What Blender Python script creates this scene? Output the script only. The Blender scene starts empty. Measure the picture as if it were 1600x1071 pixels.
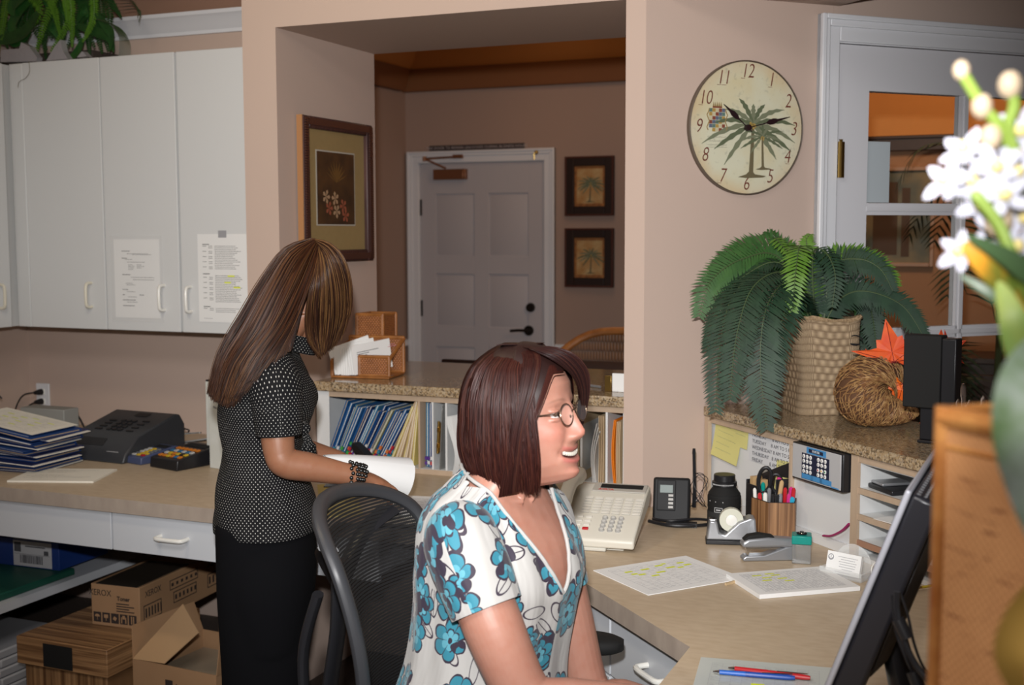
import bpy, math, random
import numpy as np
from mathutils import Matrix, Vector, noise

R = math.radians
PI = math.pi
rnd = random.Random(7)
scene = bpy.context.scene
COL = scene.collection

# ------------------------------------------------------------------ camera
FPX = 1907.6
YAW, PITCH, ROLL = R(22.872), R(5.132), R(-0.1245)
CAM = Vector((0.0, 0.0, 1.576))
_f = Vector((-math.sin(YAW) * math.cos(PITCH), math.cos(YAW) * math.cos(PITCH), -math.sin(PITCH)))
_r = Vector((math.cos(YAW), math.sin(YAW), 0.0))
_u = _r.cross(_f)
_r, _u = (math.cos(ROLL) * _r + math.sin(ROLL) * _u, -math.sin(ROLL) * _r + math.cos(ROLL) * _u)
cd = bpy.data.cameras.new('camera')
cam = bpy.data.objects.new('camera', cd)
COL.objects.link(cam)
cam.matrix_world = Matrix(((_r.x, _u.x, -_f.x, CAM.x), (_r.y, _u.y, -_f.y, CAM.y), (_r.z, _u.z, -_f.z, CAM.z), (0, 0, 0, 1)))
cd.sensor_width = 36.0
cd.lens = FPX / 1600 * 36.0
cd.clip_start = 0.05
cd.dof.use_dof = True
cd.dof.focus_distance = 2.75
cd.dof.aperture_fstop = 5.2
scene.camera = cam

# ------------------------------------------------------------------ world, lights, exposure
scene.view_settings.view_transform = 'Standard'
scene.view_settings.look = 'None'
scene.view_settings.gamma = 1.0
scene.view_settings.use_curve_mapping = False
scene.view_settings.exposure = 0.0
w = bpy.data.worlds.new('world')
scene.world = w
w.use_nodes = True
w.node_tree.nodes['Background'].inputs[0].default_value = (0.75, 0.7, 0.68, 1)
w.node_tree.nodes['Background'].inputs[1].default_value = 0.05

def area(name, loc, target, size, power, col, sy=None):
    l = bpy.data.lights.new(name, 'AREA')
    l.energy = power
    l.color = col
    l.size = size
    if sy:
        l.shape = 'RECTANGLE'
        l.size_y = sy
    o = bpy.data.objects.new(name, l)
    COL.objects.link(o)
    o.location = loc
    o.rotation_euler = (Vector(target) - Vector(loc)).to_track_quat('-Z', 'Y').to_euler()
    return o

# on-camera flash: a cone just above the lens
fl_ = bpy.data.lights.new('camera_flash', 'SPOT')
fl_.energy = 430
fl_.color = (1.0, 0.99, 0.985)
fl_.spot_size = 2 * R(30.5)
fl_.spot_blend = 0.85
fl_.shadow_soft_size = 0.035
flo = bpy.data.objects.new('camera_flash', fl_)
COL.objects.link(flo)
flo.location = (-0.05, 0.02, 1.78)
flo.rotation_euler = (CAM + _f * 3 + _r * (-40 / FPX * 3) + _u * (150 / FPX * 3) - Vector(flo.location)).to_track_quat('-Z', 'Y').to_euler()
area('office_light', (-0.9, 0.2, 2.92), (-0.9, 0.4, 0.0), 1.4, 54, (1.0, 0.955, 0.93), 1.0)
area('wall_wash', (-2.1, 2.0, 2.90), (-1.8, 3.4, 1.6), 0.3, 13, (1.0, 0.84, 0.60))
area('lobby_light', (-2.4, 6.4, 2.88), (-2.4, 6.6, 0.0), 0.9, 5.0, (1.0, 0.64, 0.38))
area('hall_light', (-0.3, 5.3, 2.86), (-0.5, 6.5, 1.7), 0.6, 22, (1.0, 0.62, 0.36))
# ------------------------------------------------------------------ pixel -> place helpers
def ray(px, py):
    return _f + _r * ((px - 800) / FPX) - _u * ((py - 535.5) / FPX)
def at(px, py, d):
    "point at distance d along the viewing axis"
    return CAM + ray(px, py) * d
def atz(px, py, z):
    v = ray(px, py)
    return CAM + v * ((z - CAM.z) / v.z)
def aty(px, py, y):
    v = ray(px, py)
    return CAM + v * (y / v.y)

# ------------------------------------------------------------------ materials
def _nt(name):
    m = bpy.data.materials.new(name)
    m.use_nodes = True
    nt = m.node_tree
    return m, nt, nt.nodes['Principled BSDF']
def rgba(c):
    return (c[0], c[1], c[2], 1.0)
def S(r, g, b):
    "sRGB 0-255 to linear"
    return tuple(((v / 255) / 12.92 if v / 255 <= 0.04045 else ((v / 255 + 0.055) / 1.055) ** 2.4) for v in (r, g, b))
MATS = {}
def mat(name, col, rough=0.6, metal=0.0, n=None, bump=None, spec=0.4, stretch=(1, 1, 1), trans=0.0, alpha=1.0, coat=0.0, emit=None):
    """n=(scale, colour2, contrast) noise tint; bump=(scale, strength)"""
    if name in MATS:
        return MATS[name]
    m, nt, b = _nt(name)
    b.inputs['Base Color'].default_value = rgba(col)
    b.inputs['Roughness'].default_value = rough
    b.inputs['Metallic'].default_value = metal
    b.inputs['Specular IOR Level'].default_value = spec
    b.inputs['Transmission Weight'].default_value = trans
    b.inputs['Alpha'].default_value = alpha
    b.inputs['Coat Weight'].default_value = coat
    if emit:
        b.inputs['Emission Color'].default_value = rgba(col)
        b.inputs['Emission Strength'].default_value = emit
    if n or bump:
        tc = nt.nodes.new('ShaderNodeTexCoord')
        mp = nt.nodes.new('ShaderNodeMapping')
        mp.inputs['Scale'].default_value = stretch
        nt.links.new(tc.outputs['Object'], mp.inputs[0])
    if n:
        no = nt.nodes.new('ShaderNodeTexNoise')
        no.inputs['Scale'].default_value = n[0]
        no.inputs['Detail'].default_value = 6
        nt.links.new(mp.outputs[0], no.inputs['Vector'])
        cr = nt.nodes.new('ShaderNodeValToRGB')
        c = n[2] if len(n) > 2 else 0.2
        cr.color_ramp.elements[0].position = 0.5 - c
        cr.color_ramp.elements[1].position = 0.5 + c
        cr.color_ramp.elements[0].color = rgba(col)
        cr.color_ramp.elements[1].color = rgba(n[1])
        nt.links.new(no.outputs['Fac'], cr.inputs[0])
        nt.links.new(cr.outputs[0], b.inputs['Base Color'])
    if bump:
        nb = nt.nodes.new('ShaderNodeTexNoise')
        nb.inputs['Scale'].default_value = bump[0]
        nb.inputs['Detail'].default_value = 4
        nt.links.new(mp.outputs[0], nb.inputs['Vector'])
        bp = nt.nodes.new('ShaderNodeBump')
        bp.inputs['Strength'].default_value = bump[1]
        bp.inputs['Distance'].default_value = 0.002
        nt.links.new(nb.outputs['Fac'], bp.inputs['Height'])
        nt.links.new(bp.outputs[0], b.inputs['Normal'])
    MATS[name] = m
    return m

class NX:
    "tiny expression helper over math nodes"
    def __init__(s, nt):
        s.nt = nt
    def m(s, op, a, b=None, c=None):
        n = s.nt.nodes.new('ShaderNodeMath')
        n.operation = op
        for i, v in enumerate((a, b, c)):
            if v is None:
                continue
            if isinstance(v, (int, float)):
                n.inputs[i].default_value = v
            else:
                s.nt.links.new(v, n.inputs[i])
        return n.outputs[0]
    def mix(s, f, a, b):
        n = s.nt.nodes.new('ShaderNodeMix')
        n.data_type = 'RGBA'
        s._set(n.inputs[0], f)
        s._set(n.inputs[6], a)
        s._set(n.inputs[7], b)
        return n.outputs[2]
    def _set(s, sock, v):
        if isinstance(v, (int, float)):
            sock.default_value = v
        elif isinstance(v, tuple):
            sock.default_value = rgba(v)
        else:
            s.nt.links.new(v, sock)
    def bump(s, h, strength, dist=0.002):
        n = s.nt.nodes.new('ShaderNodeBump')
        n.inputs['Strength'].default_value = strength
        n.inputs['Distance'].default_value = dist
        s.nt.links.new(h, n.inputs['Height'])
        return n.outputs[0]
    def noise(s, vec, scale, detail=4, out='Fac'):
        n = s.nt.nodes.new('ShaderNodeTexNoise')
        n.inputs['Scale'].default_value = scale
        n.inputs['Detail'].default_value = detail
        if vec is not None:
            s.nt.links.new(vec, n.inputs['Vector'])
        return n.outputs[out]
    def xyz(s, kind='Object', scale=(1, 1, 1), rot=(0, 0, 0)):
        tc = s.nt.nodes.new('ShaderNodeTexCoord')
        mp = s.nt.nodes.new('ShaderNodeMapping')
        mp.inputs['Scale'].default_value = scale
        mp.inputs['Rotation'].default_value = rot
        s.nt.links.new(tc.outputs[kind], mp.inputs[0])
        sp = s.nt.nodes.new('ShaderNodeSeparateXYZ')
        s.nt.links.new(mp.outputs[0], sp.inputs[0])
        return mp.outputs[0], sp.outputs[0], sp.outputs[1], sp.outputs[2]

def weave_mat(name, c1, c2, su, sv, kind='UV', bump=0.6, rough=0.55, noise_s=60, dist=0.003, lo=0.15):
    "interlaced strands: rows offset every other row"
    m, nt, b = _nt(name)
    x = NX(nt)
    vec, u, v, w_ = x.xyz(kind)
    if kind == 'Object':
        u, v = x.m('ADD', u, v), w_
    U = x.m('MULTIPLY', u, su)
    V = x.m('MULTIPLY', v, sv)
    row = x.m('FLOOR', V)
    par = x.m('MODULO', x.m('ABSOLUTE', row), 2.0)
    a = x.m('SINE', x.m('MULTIPLY', x.m('ADD', U, x.m('MULTIPLY', par, 0.5)), 2 * PI))
    a = x.m('ADD', x.m('MULTIPLY', a, 0.5), 0.5)
    r_ = x.m('SINE', x.m('MULTIPLY', x.m('FRACT', V), PI))
    h = x.m('MULTIPLY', x.m('POWER', r_, 0.6), x.m('ADD', x.m('MULTIPLY', a, 0.75), 0.25))
    nz = x.noise(vec, noise_s)
    f = x.m('MULTIPLY', x.m('ADD', x.m('MULTIPLY', h, 0.75), x.m('MULTIPLY', nz, 0.5)), 1.0)
    f = x.m('MAXIMUM', x.m('MINIMUM', x.m('SUBTRACT', f, lo), 1.0), 0.0)
    col = x.mix(f, c2, c1)
    nt.links.new(col, b.inputs['Base Color'])
    nt.links.new(x.bump(h, bump, dist), b.inputs['Normal'])
    b.inputs['Roughness'].default_value = rough
    MATS[name] = m
    return m

def stripe_mat(name, c1, c2, axis, freq, kind='Object', rough=0.5, nz=(4, 1.2)):
    "thin irregular stripes across one axis"
    m, nt, b = _nt(name)
    x = NX(nt)
    sc = [2.0, 2.0, 2.0]
    sc[axis] = freq
    vec, *_ = x.xyz(kind, tuple(sc))
    n1 = x.noise(vec, 1.0, 5)
    n2 = x.noise(vec, 3.0, 2)
    f = x.m('ADD', x.m('MULTIPLY', x.m('SUBTRACT', n1, 0.5), 3.4), x.m('MULTIPLY', n2, 0.9))
    f = x.m('MAXIMUM', x.m('MINIMUM', f, 1.0), 0.0)
    nt.links.new(x.mix(f, c1, c2), b.inputs['Base Color'])
    b.inputs['Roughness'].default_value = rough
    nt.links.new(x.bump(f, 0.15, 0.001), b.inputs['Normal'])
    MATS[name] = m
    return m

def granite_mat(name):
    m, nt, b = _nt(name)
    x = NX(nt)
    vec, *_ = x.xyz('Object')
    vo = nt.nodes.new('ShaderNodeTexVoronoi')
    vo.inputs['Scale'].default_value = 210
    nt.links.new(vec, vo.inputs['Vector'])
    cr = nt.nodes.new('ShaderNodeValToRGB')
    cr.color_ramp.interpolation = 'CONSTANT'
    e = cr.color_ramp.elements
    cols = [(0.0, (0.05, 0.035, 0.025)), (0.16, (0.20, 0.13, 0.07)), (0.36, (0.36, 0.26, 0.15)), (0.60, (0.46, 0.37, 0.25)), (0.84, (0.27, 0.22, 0.17))]
    e[0].position, e[0].color = cols[0][0], rgba(cols[0][1])
    e[1].position, e[1].color = cols[1][0], rgba(cols[1][1])
    for p, c in cols[2:]:
        k = e.new(p)
        k.color = rgba(c)
    sp = nt.nodes.new('ShaderNodeSeparateColor')
    nt.links.new(vo.outputs['Color'], sp.inputs[0])
    nt.links.new(sp.outputs[0], cr.inputs[0])
    n = x.noise(vec, 9, 4)
    nt.links.new(x.mix(x.m('MULTIPLY', n, 0.55), cr.outputs[0], (0.36, 0.26, 0.15)), b.inputs['Base Color'])
    b.inputs['Roughness'].default_value = 0.12
    MATS[name] = m
    return m

# ------------------------------------------------------------------ geometry collector
class G:
    def __init__(s, M=None):
        s.v, s.f, s.mi, s.uv = [], [], [], {}
        s.M = M or Matrix()
    def add(s, vs, fs, mi=0, uvs=None):
        o = len(s.v)
        for p in vs:
            s.v.append(s.M @ Vector(p))
        for k, f in enumerate(fs):
            if uvs is not None:
                s.uv[len(s.f)] = uvs[k]
            s.f.append([i + o for i in f])
            s.mi.append(mi)
        return s
    def bx(s, x0, x1, y0, y1, z0, z1, mi=0):
        vs = [(x0, y0, z0), (x1, y0, z0), (x1, y1, z0), (x0, y1, z0), (x0, y0, z1), (x1, y0, z1), (x1, y1, z1), (x0, y1, z1)]
        return s.add(vs, [(3, 2, 1, 0), (4, 5, 6, 7), (0, 1, 5, 4), (1, 2, 6, 5), (2, 3, 7, 6), (3, 0, 4, 7)], mi)
    def box(s, c, d, mi=0, rot=None):
        "centre, full size, optional Euler/Matrix rotation about the centre"
        sv = s.M
        T = Matrix.Translation(c)
        if rot is not None:
            T = T @ (rot if isinstance(rot, Matrix) else Matrix.Rotation(rot, 4, 'Z'))
        s.M = sv @ T
        s.bx(-d[0] / 2, d[0] / 2, -d[1] / 2, d[1] / 2, -d[2] / 2, d[2] / 2, mi)
        s.M = sv
        return s
    def prism(s, poly, z0, z1, mi=0, top=None):
        n = len(poly)
        t = top or poly
        a = sum(poly[i][0] * poly[(i + 1) % n][1] - poly[(i + 1) % n][0] * poly[i][1] for i in range(n))
        if a < 0:
            poly = poly[::-1]
            t = t[::-1]
        vs = [(p[0], p[1], z0) for p in poly] + [(p[0], p[1], z1) for p in t]
        fs = [list(range(n))[::-1], list(range(n, 2 * n))] + [(i, (i + 1) % n, n + (i + 1) % n, n + i) for i in range(n)]
        return s.add(vs, fs, mi)
    def slab(s, poly3, th, nrm, mi=0):
        "planar polygon (3-D points) thickened along nrm"
        n = len(poly3)
        N = Vector(nrm).normalized() * th
        P0 = [Vector(p) for p in poly3]
        vs = P0 + [p + N for p in P0]
        fs = [list(range(n))[::-1], list(range(n, 2 * n))] + [(i, (i + 1) % n, n + (i + 1) % n, n + i) for i in range(n)]
        return s.add(vs, fs, mi)
    def loft(s, rings, mi=0, cap=True, closed=True, uv=False):
        "rings: lists of equal-length 3-D points"
        n = len(rings[0])
        vs = [p for r_ in rings for p in r_]
        fs = []
        uvs = []
        m = n if closed else n - 1
        if uv:
            acc = [0.0]
            for i in range(1, len(rings)):
                acc.append(acc[-1] + (Vector(rings[i][0]) - Vector(rings[i - 1][0])).length)
            per = max(sum((Vector(r_[j]) - Vector(r_[(j + 1) % n])).length for j in range(m)) for r_ in rings)
        for i in range(len(rings) - 1):
            for j in range(m):
                k = (j + 1) % n
                fs.append((i * n + j, i * n + k, (i + 1) * n + k, (i + 1) * n + j))
                if uv:
                    uvs.append([(j / m * per, acc[i]), ((j + 1) / m * per, acc[i]), ((j + 1) / m * per, acc[i + 1]), (j / m * per, acc[i + 1])])
        if cap and closed:
            fs.append(tuple(range(n))[::-1])
            fs.append(tuple(range((len(rings) - 1) * n, len(rings) * n)))
            if uv:
                uvs += [[(0, 0)] * n, [(0, 0)] * n]
        return s.add(vs, fs, mi, uvs if uv else None)
    def tube(s, pts, r, n=8, mi=0, flat=1.0, up=None, cap=True, uv=False):
        P_ = [Vector(p) for p in pts]
        rs = r if isinstance(r, (list, tuple)) else [r] * len(P_)
        rings = []
        t0 = (P_[1] - P_[0]).normalized()
        a = Vector(up) if up else (Vector((0, 0, 1)) if abs(t0.z) < 0.9 else Vector((1, 0, 0)))
        side = t0.cross(a).normalized()
        for i, p in enumerate(P_):
            t = (P_[min(i + 1, len(P_) - 1)] - P_[max(i - 1, 0)]).normalized()
            side = (side - t * side.dot(t)).normalized()
            nr = side.cross(t)
            rr = rs[i]
            ra, rb = (rr if isinstance(rr, tuple) else (rr, rr * flat))
            rings.append([p + side * (ra * math.cos(2 * PI * k / n)) + nr * (rb * math.sin(2 * PI * k / n)) for k in range(n)])
        return s.loft(rings, mi, cap, True, uv)
    def lathe(s, prof, c=(0, 0, 0), n=24, mi=0, axis='Z', cap=True):
        rings = []
        for r_, z in prof:
            r_ = max(r_, 1e-5)
            ring = []
            for k in range(n):
                a = 2 * PI * k / n
                x_, y_ = r_ * math.cos(a), r_ * math.sin(a)
                q = (x_, y_, z) if axis == 'Z' else ((x_, -z, y_) if axis == 'Y' else (z, x_, y_))
                ring.append((c[0] + q[0], c[1] + q[1], c[2] + q[2]))
            rings.append(ring)
        return s.loft(rings, mi, cap)
    def ell(s, c, r, n=16, m=10, mi=0):
        if not isinstance(r, (tuple, list)):
            r = (r, r, r)
        rings = []
        for i in range(m + 1):
            p = -PI / 2 + PI * i / m
            cr_ = max(math.cos(p), 1e-4)
            rings.append([(c[0] + r[0] * cr_ * math.cos(2 * PI * k / n), c[1] + r[1] * cr_ * math.sin(2 * PI * k / n), c[2] + r[2] * math.sin(p)) for k in range(n)])
        return s.loft(rings, mi)
    def text(s, string, size, M, mi=0, shear=0.0, space=1.0, th=0.0003, align='CENTER', bold=0.0, sx=1.0):
        "lettering in the local XY plane of M"
        cu = bpy.data.curves.new('t', 'FONT')
        cu.body = string
        cu.size = size
        cu.align_x = align
        cu.align_y = 'CENTER'
        cu.shear = shear
        cu.space_character = space
        cu.extrude = th
        cu.offset = bold
        cu.resolution_u = 3
        o = bpy.data.objects.new('t', cu)
        COL.objects.link(o)
        dg = bpy.context.evaluated_depsgraph_get()
        me = bpy.data.meshes.new_from_object(o.evaluated_get(dg))
        sv = s.M
        s.M = sv @ M @ Matrix.Diagonal((sx, 1, 1, 1))
        s.add([v.co for v in me.vertices], [list(p.vertices) for p in me.polygons], mi)
        s.M = sv
        bpy.data.objects.remove(o)
        bpy.data.meshes.remove(me)
        bpy.data.curves.remove(cu)
        return s
    def obj(s, name, mats, parent=None, bev=0.0, smooth=35, seg=2, label=None, cat=None, group=None, kind=None, origin=None):
        vs = s.v
        if parent is not None:
            o0 = Vector(parent['_o'])
        elif origin is not None:
            o0 = Vector(origin)
        else:
            o0 = Vector(((min(v.x for v in vs) + max(v.x for v in vs)) / 2, (min(v.y for v in vs) + max(v.y for v in vs)) / 2, min(v.z for v in vs)))
        me = bpy.data.meshes.new(name)
        me.from_pydata([v - o0 for v in vs], [], s.f)
        if not isinstance(mats, (list, tuple)):
            mats = [mats]
        for m_ in mats:
            me.materials.append(m_)
        if any(s.mi):
            me.polygons.foreach_set('material_index', s.mi)
        if s.uv:
            ul = me.uv_layers.new(name='UVMap')
            for p in me.polygons:
                q = s.uv.get(p.index)
                if q:
                    for li, c_ in zip(p.loop_indices, q):
                        ul.data[li].uv = c_
        if smooth:
            me.polygons.foreach_set('use_smooth', [True] * len(me.polygons))
            me.set_sharp_from_angle(angle=R(smooth))
        me.update()
        o = bpy.data.objects.new(name, me)
        COL.objects.link(o)
        o['_o'] = tuple(o0)
        if parent is not None:
            o.parent = parent
        else:
            o.location = o0
        if bev:
            b_ = o.modifiers.new('bevel', 'BEVEL')
            b_.width = bev
            b_.segments = seg
            b_.limit_method = 'ANGLE'
            b_.angle_limit = R(40)
        if label: o['label'] = label
        if cat: o['category'] = cat
        if group: o['group'] = group
        if kind: o['kind'] = kind
        return o

def thing(name, label, cat, loc, group=None, kind=None):
    o = bpy.data.objects.new(name, None)
    o.empty_display_size = 0.05
    COL.objects.link(o)
    o.location = loc
    o['_o'] = tuple(loc)
    if label: o['label'] = label
    if cat: o['category'] = cat
    if group: o['group'] = group
    if kind: o['kind'] = kind
    return o
def copy_tree(o, delta, rz=0.0, label=None, parent=None, top=True):
    c = o.copy()
    COL.objects.link(c)
    if top:
        c.location = Vector(o.location) + Vector(delta)
        c.rotation_euler.z = o.rotation_euler.z + rz
        if label: c['label'] = label
    else:
        c.parent = parent
    for ch in list(o.children):
        copy_tree(ch, None, 0, None, c, False)
    return c
def FR(x, y, z, rz=0.0, rx=0.0, ry=0.0):
    return Matrix.Translation((x, y, z)) @ Matrix.Rotation(rz, 4, 'Z') @ Matrix.Rotation(ry, 4, 'Y') @ Matrix.Rotation(rx, 4, 'X')
DF = FR(0, 0, 0, R(-45))    # desk wing facing the diagonal shelf: x along it, y into it
BF = FR(0, 0, 0, R(45))     # diagonal wall: x along it, y into it (wall face at y=3.166)
FRONT = Matrix.Rotation(R(90), 4, 'X')   # upright text plane facing -Y
def facing(x, y, z, rz=0.0):
    "upright plane whose normal is -Y turned by rz"
    return Matrix.Translation((x, y, z)) @ Matrix.Rotation(rz, 4, 'Z') @ FRONT
def ellipse(c, ax, ay, a, b, n=24, p=2.0, ph=0.0):
    out = []
    for k in range(n):
        t = 2 * PI * k / n + ph
        ct, st = math.cos(t), math.sin(t)
        out.append(Vector(c) + Vector(ax) * (a * math.copysign(abs(ct) ** (2 / p), ct)) + Vector(ay) * (b * math.copysign(abs(st) ** (2 / p), st)))
    return out
def smooth_path(pts, n=8):
    "Catmull-Rom through the points"
    P_ = [Vector(p) for p in pts]
    out = []
    for i in range(len(P_) - 1):
        p0, p1, p2, p3 = P_[max(i - 1, 0)], P_[i], P_[i + 1], P_[min(i + 2, len(P_) - 1)]
        for k in range(n):
            t = k / n
            out.append(0.5 * ((2 * p1) + (-p0 + p2) * t + (2 * p0 - 5 * p1 + 4 * p2 - p3) * t * t + (-p0 + 3 * p1 - 3 * p2 + p3) * t ** 3))
    out.append(P_[-1])
    return out
def interp(keys, t):
    for i in range(len(keys) - 1):
        if t <= keys[i + 1][0]:
            a, b = keys[i], keys[i + 1]
            k = (t - a[0]) / max(b[0] - a[0], 1e-9)
            k = max(0, min(1, k))
            k = k * k * (3 - 2 * k)
            return [a[j] + (b[j] - a[j]) * k for j in range(1, len(a))]
    return list(keys[-1][1:])

# ------------------------------------------------------------------ palette
wall_m = mat('wall_paint', (0.51, 0.39, 0.325), 0.85, n=(1.5, (0.49, 0.375, 0.315), 0.3), bump=(180, 0.08))
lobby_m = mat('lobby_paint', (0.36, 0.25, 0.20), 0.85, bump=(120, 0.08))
orange_m = mat('orange_paint', (0.56, 0.25, 0.075), 0.8)
ceil_m = mat('ceiling_paint', (0.44, 0.27, 0.19), 0.85, n=(1.2, (0.33, 0.19, 0.13), 0.15), stretch=(0.6, 4, 1))
trim_m = mat('trim_paint', (0.68, 0.69, 0.72), 0.35)
door_m = mat('door_paint', (0.63, 0.63, 0.66), 0.4)
cab_m = mat('white_laminate', (0.66, 0.67, 0.67), 0.4)
cabs_m = mat('grey_laminate', (0.55, 0.57, 0.60), 0.45)
white_pl = mat('white_plastic', (0.78, 0.77, 0.72), 0.3)
cream_pl = mat('cream_plastic', (0.72, 0.68, 0.56), 0.35)
desk_m = mat('desk_laminate', (0.47, 0.36, 0.24), 0.42, n=(26, (0.55, 0.44, 0.31), 0.22), stretch=(1, 2.2, 1))
edge_m = mat('edge_laminate', (0.32, 0.26, 0.215), 0.5, n=(30, (0.41, 0.34, 0.28), 0.25), stretch=(1, 1, 0.4))
ply_m = mat('raw_wood_edge', (0.50, 0.38, 0.27), 0.6, n=(40, (0.42, 0.31, 0.22), 0.3), stretch=(1, 1, 0.2))
black_m = mat('black_plastic', (0.012, 0.012, 0.014), 0.35)
dark_m = mat('charcoal_plastic', (0.035, 0.037, 0.042), 0.4)
matte_black = mat('matte_black', (0.006, 0.006, 0.006), 0.8)
paper_m = mat('paper', (0.80, 0.80, 0.79), 0.8)
paper2_m = mat('cream_paper', (0.78, 0.75, 0.66), 0.8)
ink_m = mat('ink', (0.08, 0.08, 0.09), 0.8)
greyink_m = mat('grey_ink', (0.33, 0.33, 0.35), 0.8)
hl_m = mat('highlighter', (0.72, 0.80, 0.04), 0.7)
ORD = 'first second third fourth fifth sixth seventh eighth ninth tenth eleventh twelfth thirteenth fourteenth fifteenth sixteenth seventeenth eighteenth nineteenth twentieth twenty-first twenty-second twenty-third twenty-fourth twenty-fifth twenty-sixth twenty-seventh twenty-eighth'.split()
brass_m = mat('brass', (0.50, 0.33, 0.10), 0.28, 1.0)
bronze_m = mat('dark_bronze', (0.035, 0.028, 0.024), 0.4, 0.8)
copper_m = mat('copper_bronze', (0.28, 0.13, 0.07), 0.4, 0.7)
chrome_m = mat('chrome', (0.75, 0.75, 0.76), 0.15, 1.0)
silver_m = mat('silver_plastic', (0.33, 0.34, 0.36), 0.32, 0.55)
granite_m = granite_mat('granite')
rattan_m = weave_mat('rattan_weave', (0.42, 0.165, 0.045), (0.12, 0.035, 0.01), 110, 160, 'Object', 0.5)
frame_wood = mat('rattan_pole', (0.38, 0.15, 0.04), 0.4, n=(20, (0.22, 0.08, 0.02), 0.2))
card_m = mat('cardboard', (0.34, 0.20, 0.105), 0.8, n=(8, (0.30, 0.17, 0.085), 0.3))
print_m = mat('carton_print', (0.03, 0.02, 0.017), 0.8)
teal_pl = mat('teal_plastic', (0.0, 0.24, 0.20), 0.3)
red_m = mat('red_plastic', (0.45, 0.015, 0.02), 0.35)
blue_m = mat('blue_plastic', (0.015, 0.07, 0.35), 0.3)
glass_m = None
def glass_mat():
    m, nt, b = _nt('window_glass')
    nt.nodes.remove(b)
    out = nt.nodes['Material Output']
    t = nt.nodes.new('ShaderNodeBsdfTransparent')
    t.inputs[0].default_value = (0.93, 0.94, 0.93, 1)
    g = nt.nodes.new('ShaderNodeBsdfGlossy')
    g.inputs['Roughness'].default_value = 0.02
    mx = nt.nodes.new('ShaderNodeMixShader')
    fr = nt.nodes.new('ShaderNodeLayerWeight')
    fr.inputs[0].default_value = 0.5
    xx = NX(nt)
    nt.links.new(xx.m('ADD', xx.m('MULTIPLY', xx.m('POWER', fr.outputs['Facing'], 5.0), 0.9), 0.035), mx.inputs[0])
    nt.links.new(t.outputs[0], mx.inputs[1])
    nt.links.new(g.outputs[0], mx.inputs[2])
    nt.links.new(mx.outputs[0], out.inputs[0])
    MATS['window_glass'] = m
    return m
glass_m = glass_mat()
clear_m = mat('clear_acrylic', (0.8, 0.82, 0.82), 0.08, alpha=0.28, spec=0.7)
smoke_m = mat('smoky_acrylic', (0.28, 0.28, 0.27), 0.1, alpha=0.55, spec=0.7)

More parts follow.
